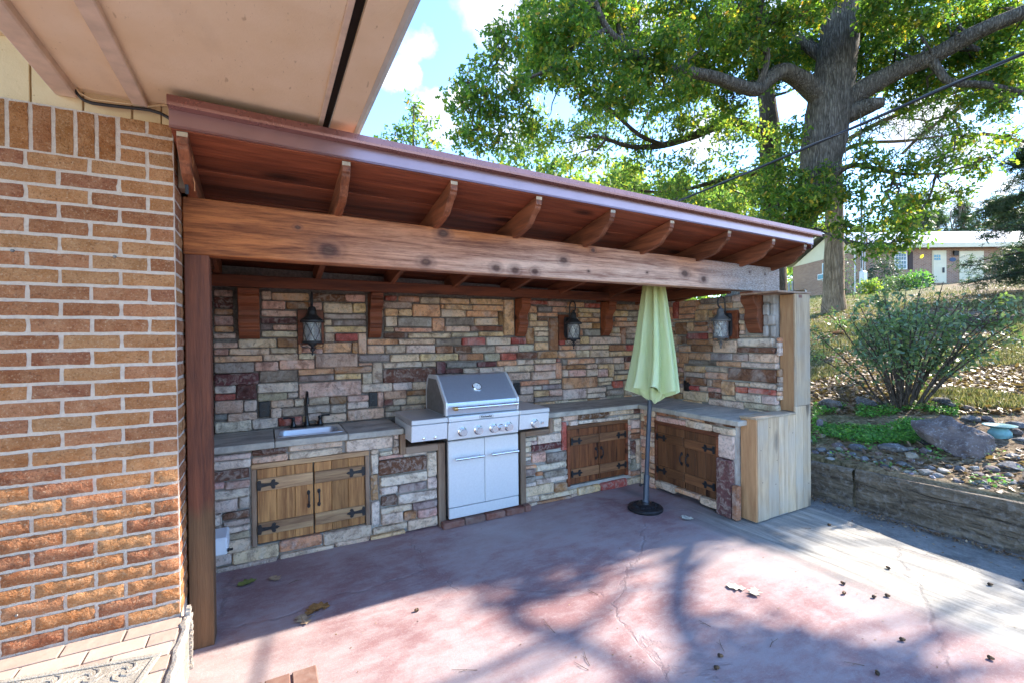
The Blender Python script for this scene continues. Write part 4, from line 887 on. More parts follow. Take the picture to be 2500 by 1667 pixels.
# ------------------------------------------------------------------ counters
ZC = .845
def counters():
    # sink run
    t = thing('kitchen_counter', 'stone faced counter with flagstone top holding the steel sink', 'counter', (.3, 3.8, 0))
    mb = MB(); mb.box(-.36, -.105, 3.655, 4.128, 0, .800); mb.box(-.105, .690, 3.70, 4.128, 0, .800); mb.box(-.105, .690, 3.655, 3.70, 0, .12); mb.box(-.105, .690, 3.655, 3.70, .70, .800); mb.box(.690, .925, 3.655, 4.128, 0, .800); mb.box(.925, 1.235, 3.655, 4.128, 0, .630); mb.build('core', M['palemortar'], t)
    f = Face(t, ('Y', 3.632), -.358, 1.235, .0, .800)
    f.mark(-.118, .698, .118, .700); f.mark(.92, 1.3, .635, .9); f.photo(parse(CNT_L, 3.357, 450, 950)); n1 = f.n; f.fill('wwcgpc'); print('sink counter', n1, f.n)
    for i, (x0, x1) in enumerate(((-.358, .040), (.044, .530), (.534, .952))):
        if i == 1:
            mb = MB(); mb.box(x0, x1, 3.598 + .004, 3.742, .800, ZC + .001, .004); mb.build('countertop', M['counter'], t)
            mb = MB(); mb.box(x0, x1, 4.050, 4.127, .800, ZC + .001, .004); mb.build('countertop', M['counter'], t)
        else:
            mb = MB(); mb.box(x0, x1, 3.598 + R.uniform(-.004, .004), 4.127, .800, ZC + R.uniform(-.001, .002), .005); mb.build('countertop', M['counter'], t)
    cabinet_doors(t, 'Y', 3.632, -.104, .688, .124, .696, 'wood_door', 'wood_door_strap', 'trim_wood')
    # wooden trim stepping round the grill
    for x0, x1, z0, z1, mt in ((.926, .968, .634, .798, 'trim_wood'), (.970, 1.238, .634, .690, 'trim_wood_x'), (1.240, 1.300, .0, .690, 'trim_wood')):
        mb = MB(); mb.box(x0, x1, 3.606, 3.655, z0, z1, .004); mb.build('grill_bay_trim', M[mt], t)
    # middle run
    t = thing('kitchen_counter', 'stone faced counter between the grill and the inside corner with knotty red brown doors', 'counter', (2.8, 3.8, 0))
    mb = MB(); mb.box(2.075, 2.36, 3.655, 4.128, 0, .645); mb.box(2.36, 2.56, 3.655, 4.128, 0, .800); mb.box(2.56, 3.33, 3.70, 4.128, 0, .80); mb.box(2.56, 3.33, 3.655, 3.70, 0, .105); mb.box(2.56, 3.33, 3.655, 3.70, .70, .80); mb.box(3.33, 4.04, 3.655, 4.128, 0, .80); mb.build('core', M['palemortar'], t)
    f = Face(t, ('Y', 3.632), 2.075, 3.520, .0, .800)
    f.mark(2.545, 3.330, .105, .702); f.mark(2.07, 2.375, .645, .9); f.photo(parse(CNT_R, 3.357, 950, 850)); n1 = f.n; f.fill('wwcgpk'); print('mid counter', n1, f.n)
    for x0, x1 in ((2.240, 2.92), (2.924, 4.045)):
        mb = MB(); mb.box(x0, x1, 3.598 + R.uniform(-.004, .004), 4.127, .800, ZC + R.uniform(-.001, .002), .005); mb.build('countertop', M['counter'], t)
    cabinet_doors(t, 'Y', 3.632, 2.552, 3.322, .110, .696, 'wood_door_red', 'wood_door_red_strap', 'wood_dark')
    for x0, x1, z0, z1, mt in ((2.334, 2.372, .655, .798, 'trim_wood'), (2.078, 2.332, .652, .700, 'trim_wood_x'), (2.018, 2.075, .0, .700, 'trim_wood')):
        mb = MB(); mb.box(x0, x1, 3.606, 3.655, z0, z1, .004); mb.build('grill_bay_trim', M[mt], t)
    # peninsula
    t = thing('kitchen_counter', 'peninsula counter with brown plank doors ending at the raw cedar panel', 'counter', (3.75, 3.0, 0))
    mb = MB(); mb.box(3.53, 4.045, 2.50, 3.62, .10, .800); mb.box(3.60, 4.045, 2.50, 3.60, 0, .10); mb.box(3.490, 3.53, 2.50, 2.645, 0, .80); mb.box(3.490, 3.53, 3.405, 3.62, 0, .80); mb.box(3.495, 3.53, 2.645, 3.405, .708, .80); mb.build('core', M['palemortar'], t)
    f = Face(t, ('X', 3.470), 2.50, 3.600, .0, .800)
    f.mark(2.655, 3.402, .0, .030); f.mark(2.640, 3.405, .095, .712); f.mark(2.50, 2.66, 0, .71)
    f.photo(parse(CNT_P, 3.357, 1500, 950))
    f.mark(2.50, 3.40, 0, .095); f.fill('onpoc', hmax=.09, wmax=.2); print('peninsula', f.n)
    for a0, a1, z0, z1, c, pr, rug in ((2.660, 2.508, .50, .700, 'w', .004, False), (2.662, 2.512, .002, .496, 'm', .030, True), (2.506, 2.452, .005, .295, 'n', .034, False)):
        lay_stone(t, ('X', 3.470), a0, a1, z0, z1, c, pr, .05, rug)
    for y0, y1 in ((3.085, 3.600), (2.432, 3.081)):
        mb = MB(); mb.box(3.432 + R.uniform(-.004, .004), 4.046, y0, y1 - (.0 if y1 < 3.5 else .004), .800, ZC + R.uniform(-.001, .002), .006); mb.build('countertop', M['counter'], t)
    cabinet_doors(t, 'X', 3.470, 2.650, 3.400, .098, .706, 'wood_door_pen', 'wood_door_pen_strap', 'wood_dark_y')

def hinge_mesh(mb, Mf, a, z, s):
    """fleur-de-lis strap hinge, plate at a, pointing along s"""
    q = lambda x, zz, d0, d1, hw, hz: mb._add([Mf(a + s * xx, d, z + zz2) for xx, zz2, d in [(x0, z0, dd) for dd in (d0, d1) for z0 in (zz - hz, zz + hz) for x0 in (x - hw, x + hw)]], [(0, 2, 3, 1), (4, 5, 7, 6), (0, 1, 5, 4), (2, 6, 7, 3), (0, 4, 6, 2), (1, 3, 7, 5)])
    def plate(outline, d0, d1):
        n = len(outline); vs = [Mf(a + s * x, d0, z + zz) for x, zz in outline] + [Mf(a + s * x, d1, z + zz) for x, zz in outline]
        mb._add(vs, [tuple(range(n)), tuple(range(2 * n - 1, n - 1, -1))] + [(i, (i + 1) % n, n + (i + 1) % n, n + i) for i in range(n)])
    out = [(0, -.034), (.016, -.034), (.020, -.014), (.070, -.009), (.078, -.012), (.084, -.030), (.100, -.034), (.108, -.024), (.104, -.012), (.116, -.010), (.132, 0), (.116, .010), (.104, .012), (.108, .024), (.100, .034), (.084, .030), (.078, .012), (.070, .009), (.020, .014), (.016, .034), (0, .034)]
    plate(out, .0, .004)
    for x, zz in ((.008, -.022), (.008, .022), (.045, 0), (.098, -.022), (.098, .022)): plate([(x - .004, zz - .004), (x + .004, zz - .004), (x + .004, zz + .004), (x - .004, zz + .004)], .004, .007)
    plate([(-.006, -.030), (0, -.030), (0, .030), (-.006, .030)], -.002, .008)

def cabinet_doors(t, kind, plane, a0, a1, z0, z1, mat, matstrap, matframe):
    # (a, d, z): d is outwards from the face
    if kind == 'Y': Mf = lambda a, d, z: (a, plane - d, z)
    else: Mf = lambda a, d, z: (plane - d, a, z)
    fw_ = .030
    for x0, x1, q0, q1 in ((a0, a1, z1 - .036, z1), (a0, a0 + fw_, z0, z1 - .037), (a1 - fw_, a1, z0, z1 - .037)):
        mb = MB(Mf); mb.box(x0, x1, -.05, .006, q0, q1, .003); mb.build('door_frame', M[matframe if q1 - q0 > .1 else (matstrap if kind == 'Y' else matframe)], t)
    mid = (a0 + a1) / 2; lo, hi = z0 + .012, z1 - .040
    for side, (b0, b1) in enumerate(((a0 + fw_ + .004, mid - .004), (mid + .004, a1 - fw_ - .004))):
        if True:
            mb = MB(Mf); mb.box(b0 + .002, b1 - .002, -.040, -.022, lo + .002, hi - .002); door = mb.build('cabinet_door', M[mat], t)
        n = 3; w = (b1 - b0) / n
        for i in range(n):
            mb = MB(Mf); mb.box(b0 + i * w + .0012, b0 + (i + 1) * w - .0012, -.022, -.006 + R.uniform(-.001, .001), lo, hi, .0025); mb.build('plank', M[mat], door)
        H = hi - lo
        for zc in (lo + H * .20, lo + H * .79):
            mb = MB(Mf); mb.box(b0 + .002, b1 - .002, -.0055, .010, zc - .043, zc + .043, .003); mb.build('rail', M[matstrap], door)
            mb = MB(); hx = b0 + .006 if side == 0 else b1 - .006
            hinge_mesh(mb, lambda a, d, z: Mf(a, d + .0105, z), hx, zc, 1 if side == 0 else -1); mb.build('strap_hinge', M['black_iron'], door)
        hx = mid + (-.035 if side == 0 else .035); zc = lo + H * .50
        mb = MB(); pts = [Mf(hx, -.004, zc - .045), Mf(hx, .012, zc - .042), Mf(hx, .024, zc - .02), Mf(hx, .026, zc), Mf(hx, .024, zc + .02), Mf(hx, .012, zc + .042), Mf(hx, -.004, zc + .045)]
        mb.tube(pts, .0055, 6)
        for zz in (-.048, .048):
            n_ = 8; vs = [Mf(hx + .012 * math.cos(k * math.pi / 4), -.004 + .004, zc + zz + .018 * math.sin(k * math.pi / 4)) for k in range(n_)] + [Mf(hx + .012 * math.cos(k * math.pi / 4), -.006, zc + zz + .018 * math.sin(k * math.pi / 4)) for k in range(n_)]
            mb._add(vs, [tuple(range(n_)), tuple(range(15, 7, -1))] + [(i, (i + 1) % n_, n_ + (i + 1) % n_, n_ + i) for i in range(n_)])
        mb.build('pull_handle', M['black_iron'], door, True)
counters()

def cedar_end():
    t = thing('wood_end_panel', 'raw cedar plank cladding on the peninsula end rising into a column', 'cladding', (3.93, 2.42, 0))
    xs = [3.560, 3.705, 3.850, 3.985, 4.094]
    for i in range(4):
        mb = MB(); mb.box(xs[i] + .0016, xs[i + 1] - .0016, 2.350 + .0012 * (i % 2), 2.368, .010 + .004 * (i % 3), .856, .002); mb.build('plank', M['cedar_raw'], t)
    for z0, z1 in ((.010, .925), (.928, 1.915)):
        for x0, x1 in ((4.095, 4.210), (4.212, 4.326)) if z0 < .5 else ((4.118, 4.326),):
            mb = MB(); mb.box(x0, x1 - .001, 2.350, 2.368, z0, z1, .002); mb.build('plank', M['cedar_raw'], t)
    mb = MB(); mb.box(4.100, 4.117, 2.352, 2.368, .880, 1.915, .002); mb.build('corner_strip', M['cedar_raw'], t)
    mb = MB(); mb.box(4.100, 4.118, 2.369, 2.490, .880, 1.912, .002); mb.build('plank', M['cedar_orange'], t)
    mb = MB(); mb.box(3.540, 3.558, 2.352, 2.492, .010, .856, .002); mb.build('plank', M['cedar_orange'], t)
    mb = MB(); mb.box(3.530, 4.094, 2.345, 2.496, .858, .876, .002); mb.build('cap_board', M['cedar_raw'], t)
    mb = MB(); mb.box(3.84, 4.335, 2.345, 2.70, 1.918, 1.934, .002); mb.build('cap_board', M['trim_wood_x'], t)
    mb = MB(); mb.box(4.150, 4.200, 2.3485, 2.3495, 1.880, 1.908); mb.build('notch', M['wood_dark'], t)
    mb = MB(); mb.box(3.562, 4.32, 2.370, 2.490, .0, .012); mb.build('sill_strip', M['palemortar'], t)
    mb = MB(); rr = random.Random(2)
    for x, z in ((3.60, .60), (3.62, .33), (3.82, .49), (3.80, .29), (4.05, .7), (3.72, .78), (4.29, .22)):
        mb.lathe([(.004, 0), (.004, .0012)], 6, (x, 2.3499, z), (0, -1, 0))
    mb.build('nail_hole', M['slot'], t)
cedar_end()

# ------------------------------------------------------------------ sink, tap, outlets, lanterns
def fixtures():
    t = thing('sink', 'small stainless drop-in bar sink set in the flagstone counter', 'sink', (.285, 3.88, ZC))
    x0, x1, y0, y1 = .046, .528, 3.716, 4.046; z = ZC + .0035
    def rr(a0, a1, b0, b1, r, zz, n=5):
        out = []
        for cx, cy, s0 in ((a1 - r, b1 - r, 0), (a0 + r, b1 - r, 90), (a0 + r, b0 + r, 180), (a1 - r, b0 + r, 270)):
            for k in range(n + 1):
                an = math.radians(s0 + 90 * k / n); out.append((cx + r * math.cos(an), cy + r * math.sin(an), zz))
        return out
    rings = [rr(x0, x1, y0, y1, .025, z - .002), rr(x0 + .003, x1 - .003, y0 + .003, y1 - .003, .024, z + .003), rr(x0 + .030, x1 - .030, y0 + .030, y1 - .055, .05, z + .002), rr(x0 + .036, x1 - .036, y0 + .036, y1 - .061, .05, z - .008), rr(x0 + .048, x1 - .048, y0 + .048, y1 - .073, .05, z - .135), rr(x0 + .07, x1 - .07, y0 + .07, y1 - .09, .045, z - .150)]
    mb = MB(); vs = [p for r in rings for p in r]; n = len(rings[0])
    fs = [(i + k * n, (i + 1) % n + k * n, (i + 1) % n + (k + 1) * n, i + (k + 1) * n) for k in range(5) for i in range(n)] + [tuple(range(5 * n, 6 * n))]
    mb._add(vs, fs); mb.build('basin', M['steel'], t, True, fix=False, angle=50)
    mb = MB(); mb.lathe([(.0, .0), (.022, .0), (.026, .003), (.026, -.002)], 16, ((x0 + x1) / 2, (y0 + y1) / 2, z - .149)); mb.build('drain', M['chrome'], t, True)
    t = thing('faucet', 'dark bronze bridge tap with gooseneck spout behind the sink', 'tap', (.285, 4.085, ZC))
    fx, fy = .283, 4.090
    mb = MB(); mb.box(fx - .125, fx + .125, fy - .024, fy + .024, ZC + .001, ZC + .016, .006); mb.build('base_plate', M['bronze'], t)
    mb = MB(); mb.lathe([(.024, .016), (.022, .03), (.015, .045), (.013, .07), (.011, .09)], 14, (fx, fy, ZC))
    pts = [(fx, fy, ZC + .08), (fx, fy, ZC + .18)] + [(fx - .0, fy - .052 + .052 * math.cos(a), ZC + .232 + .058 * math.sin(a)) for a in [k * math.pi / 8 for k in range(0, 9)]] + [(fx, fy - .104, ZC + .20)]
    mb.tube(pts, [.0095] * (len(pts) - 2) + [.010, .012], 10); mb.build('spout', M['bronze'], t, True)
    for s in (-1, 1):
        mb = MB(); hx = fx + s * .10; mb.lathe([(.021, .016), (.019, .028), (.013, .045), (.011, .06), (.015, .068), (.015, .078), (.009, .086)], 12, (hx, fy, ZC))
        mb.tube([(hx, fy, ZC + .078), (hx + s * .03, fy - .012, ZC + .086), (hx + s * .075, fy - .022, ZC + .088)], [.007, .006, .008], 8); mb.build('handle', M['bronze'], t, True)
    labs = ('dark outlet cover in the stonework to one side of the sink nearest the post', 'dark outlet cover in the stonework between the tap and the grill', 'dark outlet cover in the stonework half hidden by the grill lid')
    for (x, z), lb in zip(OUTLETS, labs): outlet('Y', 4.128, x, z, lb)
    outlet('X', 4.048, 3.49, 1.012, 'dark outlet cover low on the side wall just beside the umbrella hem')
    lantern((.325, 4.128, 1.43), 0, 'lantern', 'black carriage lantern above the sink, nearest the wooden post')
    lantern((2.900, 4.128, 1.43), 0, 'lantern', 'black carriage lantern on the back wall between the two far corbels')
    lantern((4.048, 2.960, 1.43), -math.pi / 2, 'lantern_grey', 'dusty grey carriage lantern on the side wall beside the umbrella')

def outlet(kind, plane, a, z, label):
    Mf = (lambda p, d, q: (a + p, plane - d, z + q)) if kind == 'Y' else (lambda p, d, q: (plane - d, a + p, z + q))
    t = thing('outlet', label, 'outlet', Mf(0, 0, 0), 0, 'outlets in the stone backsplash')
    mb = MB(Mf); mb.box(-.036, .036, -.02, .006, -.060, .060, .003); mb.build('cover_plate', M['black_iron'], t)
    for s in (-1, 1):
        mb = MB(Mf); n = 10; vs = [(.018 * math.cos(k * 2 * math.pi / n), .0062, s * .027 + .019 * math.sin(k * 2 * math.pi / n)) for k in range(n)]
        mb._add(vs + [(x, .0095, y) for x, _, y in vs], [tuple(range(n))[::-1], tuple(range(n, 2 * n))] + [(i, (i + 1) % n, n + (i + 1) % n, n + i) for i in range(n)]); mb.build('flap', M['bronze'], t)

def lantern(pos, rz, mat, label):
    """hangs from a scroll arm; local -Y is away from the wall, z=0 at the finial tip"""
    px_, py_, pz_ = pos
    c, s = math.cos(rz), math.sin(rz)
    Mf = lambda x, y, z: (px_ + c * x - s * y, py_ + s * x + c * y, pz_ + z)
    t = thing('wall_lantern', label, 'lantern', pos, 0, 'carriage lanterns on the kitchen walls')
    cy = -.135
    mb = MB(Mf); mb.box(-.098, .098, -.016, .02, .09, .370, .003); mb.build('mounting_board', M['wood_dark'], t)
    mb = MB(Mf); mb.prism([(-.030, .115), (.030, .115), (.044, .15), (.044, .31), (.030, .345), (-.030, .345), (-.044, .31), (-.044, .15)], -.036, -.017, 'y') if False else None
    out = [(-.030, .115), (.030, .115), (.044, .15), (.044, .31), (.030, .345), (-.030, .345), (-.044, .31), (-.044, .15)]
    mb = MB(Mf); n = 8; mb._add([(x, -.017, z) for x, z in out] + [(x * .85, -.040, .23 + (z - .23) * .88) for x, z in out], [tuple(range(n)), tuple(range(15, 7, -1))] + [(i, (i + 1) % n, n + (i + 1) % n, n + i) for i in range(n)]); mb.build('back_plate', M['lantern'], t)
    mb = MB(Mf); arc = [(0, -.038, .28), (0, -.062, .34), (0, -.066, .40), (0, -.070, .45)] + [(0, -.122 + .052 * math.cos(a), .452 + .055 * math.sin(a)) for a in [k * math.pi / 7 for k in range(0, 8)]] + [(0, -.172, .42), (0, -.150, .392), (0, -.130, .402)]
    mb.tube(arc, .0065, 8); mb.build('scroll_arm', M['lantern'], t, True)
    C = (0, cy, 0)
    def lat(prof, nm, mt, n=20, **k):
        mb = MB(Mf); mb.lathe(prof, n, C); mb.build(nm, M[mt], t, True, **k)
    lat([(.002, .415), (.010, .412), (.008, .395), (.024, .385), (.030, .372), (.032, .352), (.034, .350), (.034, .330), (.040, .322), (.062, .300), (.084, .285), (.090, .280), (.090, .268), (.084, .262), (.0, .262)], 'cap', mat)
    lat([(.066, .262), (.066, .112), (.0655, .112), (.0655, .262)], 'glass', 'glass', 24, fix=False)
    lat([(.0, .098), (.072, .098), (.076, .103), (.076, .110), (.072, .116), (.058, .118), (.0, .118)], 'base_ring', mat)
    lat([(.002, .0), (.008, .006), (.009, .014), (.004, .022), (.007, .030), (.016, .040), (.017, .052), (.008, .062), (.012, .072), (.030, .085), (.034, .098)], 'finial', mat, 14)
    lat([(.011, .118), (.011, .205), (.006, .212), (.012, .225), (.010, .24), (.002, .25)], 'candle', 'candle', 12)
    mb = MB(Mf)
    for k in range(6):
        a0 = k * math.pi / 3 + .26
        for sgn in (1, -1):
            pts = [(.068 * math.cos(a0 + sgn * (q / 6 - .5) * math.pi / 3), cy + .068 * math.sin(a0 + sgn * (q / 6 - .5) * math.pi / 3), .116 + .146 * q / 6) for q in range(7)]
            mb.tube(pts, .0028, 4)
    mb.build('cross_straps', M[mat], t)
    mb = MB(Mf)
    for s_ in (-1, 1):
        mb.tube([(s_ * .012, cy, .055), (s_ * .04, cy, .072), (s_ * .066, cy, .066), (s_ * .084, cy, .076), (s_ * .086, cy, .092), (s_ * .074, cy, .098)], .003, 5)
    mb.build('bottom_scrolls', M[mat], t, True)
fixtures()
# ------------------------------------------------------------------ grill
def grill():
    t = thing('gas_grill', 'stainless steel gas grill with closed lid and two cabinet doors between the stone counters', 'grill', (1.64, 3.75, 0))
    # cabinet
    mb = MB(); mb.box(1.312, 1.968, 3.585, 4.06, .072, .735); mb.build('cabinet', M['steel_dark'], t)
    mb = MB(); mb.box(1.310, 1.966, 3.556, 3.584, .062, .148, .003); mb.build('kick_panel', M['steel_door'], t)
    for x0, x1, h0, h1 in ((1.308, 1.636, 1.352, 1.612), (1.640, 1.968, 1.684, 1.946)):
        mb = MB(); mb.box(x0, x1, 3.556, 3.584, .154, .706, .004); d = mb.build('cabinet_door', M['steel_door'], t)
        mb = MB(); mb.tube([(h0, 3.512, .560), (h1, 3.512, .560)], .0115, 12); mb.build('bar', M['chrome'], d, True)
        mb = MB()
        for h in (h0 + .022, h1 - .022): mb.tube([(h, 3.557, .560), (h, 3.512, .560)], .008, 8)
        for h, e in ((h0 + .005, 1), (h1 - .005, 1)): mb.lathe([(.0, -.02), (.0135, -.02), (.0135, .02), (.0, .02)], 12, (h + (.018 if h < (h0 + h1) / 2 else -.018), 3.512, .560), (1, 0, 0))
        mb.build('handle_posts', M['chrome'], d, True)
    for x, y in ((1.36, 3.62), (1.92, 3.62), (1.36, 4.0), (1.92, 4.0)):
        mb = MB(); mb.lathe([(.0, -.012), (.026, -.012), (.030, -.008), (.030, .008), (.026, .012), (.0, .012)], 16, (x, y, .031), (1, 0, 0)); w = mb.build('caster', M['black_iron'], t, True)
        mb = MB(); mb.box(x - .018, x - .013, y - .015, y + .015, .02, .070); mb.box(x + .013, x + .018, y - .015, y + .015, .02, .070); mb.box(x - .018, x + .018, y - .015, y + .015, .064, .071); mb.build('fork', M['chrome'], w)
    # control head
    mb = MB(); mb.prism([(3.432, .745), (3.418, .888), (3.80, .888), (3.80, .745)], 1.262, 1.900, 'x'); mb.build('control_panel', M['steel_door'], t, bevel=.004)
    mb = MB(); mb.prism([(3.416, .893), (3.414, .926), (3.422, .934), (3.80, .934), (3.80, .893)], 1.262, 1.905, 'x'); mb.build('front_rail', M['steel_door'], t, bevel=.003)
    # side shelves
    for x0, x1 in ((.962, 1.258), (1.909, 2.212)):
        mb = MB(); mb.prism([(3.432, .762), (3.420, .890), (3.93, .890), (3.93, .762)], x0 + .003, x1 - .003, 'x'); mb.build('shelf_apron', M['steel_door'], t, bevel=.003)
        mb = MB(); mb.box(x0, x1, 3.414, 3.94, .894, .934, .005); mb.build('side_shelf', M['steel'], t)
    mb = MB(); rr = random.Random(1)
    for x in (1.06, 1.155):
        mb.lathe([(.0, .016), (.009, .014), (.012, .006), (.012, 0), (.0, 0)], 12, (x, 3.431, .785), (0, -1, 0))
    mb.build('shelf_bolt', M['chrome'], t, True)
    def knob(x, z, r):
        y = 3.427
        mb = MB(); mb.lathe([(.0, .0), (r * 1.28, .0), (r * 1.28, .006), (r * 1.12, .010), (r * 1.02, .012), (r, .036), (r * .92, .041), (.0, .0415)], 24, (x, y, z), (0, -1, -.09)); k = mb.build('knob', M['chrome'], t, True)
        mb = MB(); mb.lathe([(r * .80, .0412), (r * .80, .0435), (.0, .0435)], 20, (x, y, z), (0, -1, -.09)); mb.build('knob_face', M['steel'], k, True)
        mb = MB(); mb.box(x - .0015, x + .0015, y - .001, y + .001, z + r * 1.55, z + r * 1.85); mb.build('knob_mark', M['black_paint'], k)
    for x, r in ((1.380, .030), (1.521, .030), (1.660, .030), (1.728, .0225), (1.800, .030), (2.062, .030)): knob(x, .806, r)
    mb = MB(); mb.lathe([(.0, 0), (.013, 0), (.013, .006), (.009, .018), (.0, .019)], 16, (2.137, 3.427, .808), (0, -1, -.09)); mb.build('igniter_button', M['chrome'], t, True)
    mb = MB(); mb.lathe([(.0, 0), (.009, 0), (.009, .002), (.0, .002)], 14, (1.728, 3.424, .862), (0, -1, -.09)); mb.build('light_button', M['steel'], t, True)
    # badge on the rail
    mb = MB(); x0, x1, z0, z1 = 1.530, 1.652, .898, .926; y = 3.4135
    for a, b, c, d in ((x0, x1, z0, z0 + .0014), (x0, x1, z1 - .0014, z1), (x0, x0 + .0014, z0 + .0016, z1 - .0016), (x1 - .0014, x1, z0 + .0016, z1 - .0016)): mb.box(a, b, y - .0012, y, c, d)
    bd = mb.build('badge', M['black_paint'], t)
    cu = bpy.data.curves.new('badge_lettering', 'FONT'); cu.body = 'KitchenAid'; cu.size = .0215; cu.align_x = 'CENTER'; cu.align_y = 'CENTER'; cu.extrude = .0005; cu.offset = .0004
    fo = bpy.data.objects.new('badge_lettering', cu); COL.objects.link(fo)
    dg = bpy.context.evaluated_depsgraph_get(); me = bpy.data.meshes.new_from_object(fo.evaluated_get(dg)); bpy.data.objects.remove(fo)
    o = bpy.data.objects.new('badge_lettering', me); COL.objects.link(o); me.materials.clear(); me.materials.append(M['black_paint']); o.parent = bd
    o.location = Vector(((x0 + x1) / 2, y - .0008, (z0 + z1) / 2)) - Vector(t.location); o.rotation_euler = (math.pi / 2, 0, 0)
    # hood
    prof = [(3.446, .940), (3.438, .995), (3.436, 1.022), (3.441, 1.040), (3.456, 1.056)]
    top = [(3.640, 1.230), (3.652, 1.240), (3.668, 1.245)]
    back = [(3.86, 1.236), (3.90, 1.20), (3.93, 1.10), (3.93, .940)]
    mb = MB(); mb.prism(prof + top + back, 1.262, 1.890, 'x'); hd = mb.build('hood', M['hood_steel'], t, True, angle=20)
    for x0, x1, dk in ((1.243, 1.262, 0), (1.890, 1.908, 0)):
        pr = [(y, z) for y, z in prof + top + back]
        pr = [(3.432, .938), (3.424, .995), (3.422, 1.025), (3.428, 1.048), (3.446, 1.064), (3.634, 1.240), (3.668, 1.253), (3.862, 1.245), (3.908, 1.205), (3.94, 1.10), (3.94, .938)]
        mb = MB(); mb.prism(pr, x0, x1, 'x'); mb.build('hood_end_cap', M['steel_door'], t, True, bevel=.004, angle=25)
    mb = MB(); mb.prism([(3.47, .945), (3.47, 1.03), (3.65, 1.215), (3.85, 1.215), (3.90, 1.10), (3.90, .945)], 1.2405, 1.2428, 'x'); mb.build('end_cap_inset', M['steel_dark'], t)
    mb = MB(); mb.tube([(1.300, 3.385, 1.000), (1.866, 3.385, 1.000)], .0125, 14); hb = mb.build('lid_handle', M['chrome'], t, True)
    for x, mt in ((1.312, 'brass'), (1.856, 'chrome')):
        mb = MB(); mb.tube([(x, 3.442, 1.000), (x, 3.385, 1.000)], .010, 10); mb.lathe([(.0, -.016), (.017, -.016), (.017, .016), (.0, .016)], 14, (x, 3.385, 1.0), (1, 0, 0)); mb.build('handle_mount', M[mt], hb, True)
    nrm = Vector((0, -(1.230 - 1.056), (3.640 - 3.456))).normalized()
    c = Vector((1.566, 3.548, 1.143)); mb = MB(); mb.lathe([(.0, 0), (.041, 0), (.042, .008), (.038, .013), (.035, .013)], 28, c, nrm, cap=False); g = mb.build('thermometer', M['chrome'], t, True)
    mb = MB(); mb.lathe([(.0355, .0105), (.0, .0108)], 24, c, nrm, cap=False); mb.build('dial', M['white_glass'], g)
    mb = MB(); up_ = nrm.cross(Vector((1, 0, 0))).normalized() * -1
    for k in range(9):
        a = math.radians(-140 + 35 * k); d = Vector((1, 0, 0)) * math.sin(a) + up_ * math.cos(a); p = c + nrm * .0116 + d * .027; mb.tube([p - d * .004, p + d * .003], .0009, 4)
    mb.tube([c + nrm * .012, c + nrm * .012 + (Vector((1, 0, 0)) * .4 + up_ * -.6) * .026], .0013, 4); mb.build('dial_marks', M['black_paint'], g)
    # low brick curb under it
    t2 = thing('brick_curb', 'short row of dark red bricks along the floor under the grill', 'curb', (1.65, 3.64, 0))
    mb = MB(); mb.box(1.305, 2.014, 3.590, 4.0, .0, .040); mb.build('mortar_bed', M['darkmortar'], t2)
    x = 1.244
    while x < 2.07:
        w = .192; x1 = min(x + w, 2.08); mb = MB(); mb.box(x + .004, x1 - .004, 3.520, 3.588, 0.0, .052 + R.uniform(-.003, .003), .005); o = mb.build('brick', M['paver'], t2); o.color = (*s2l(R.choice(('6b4238', '74483c', '604038'))), 1); x += w
grill()

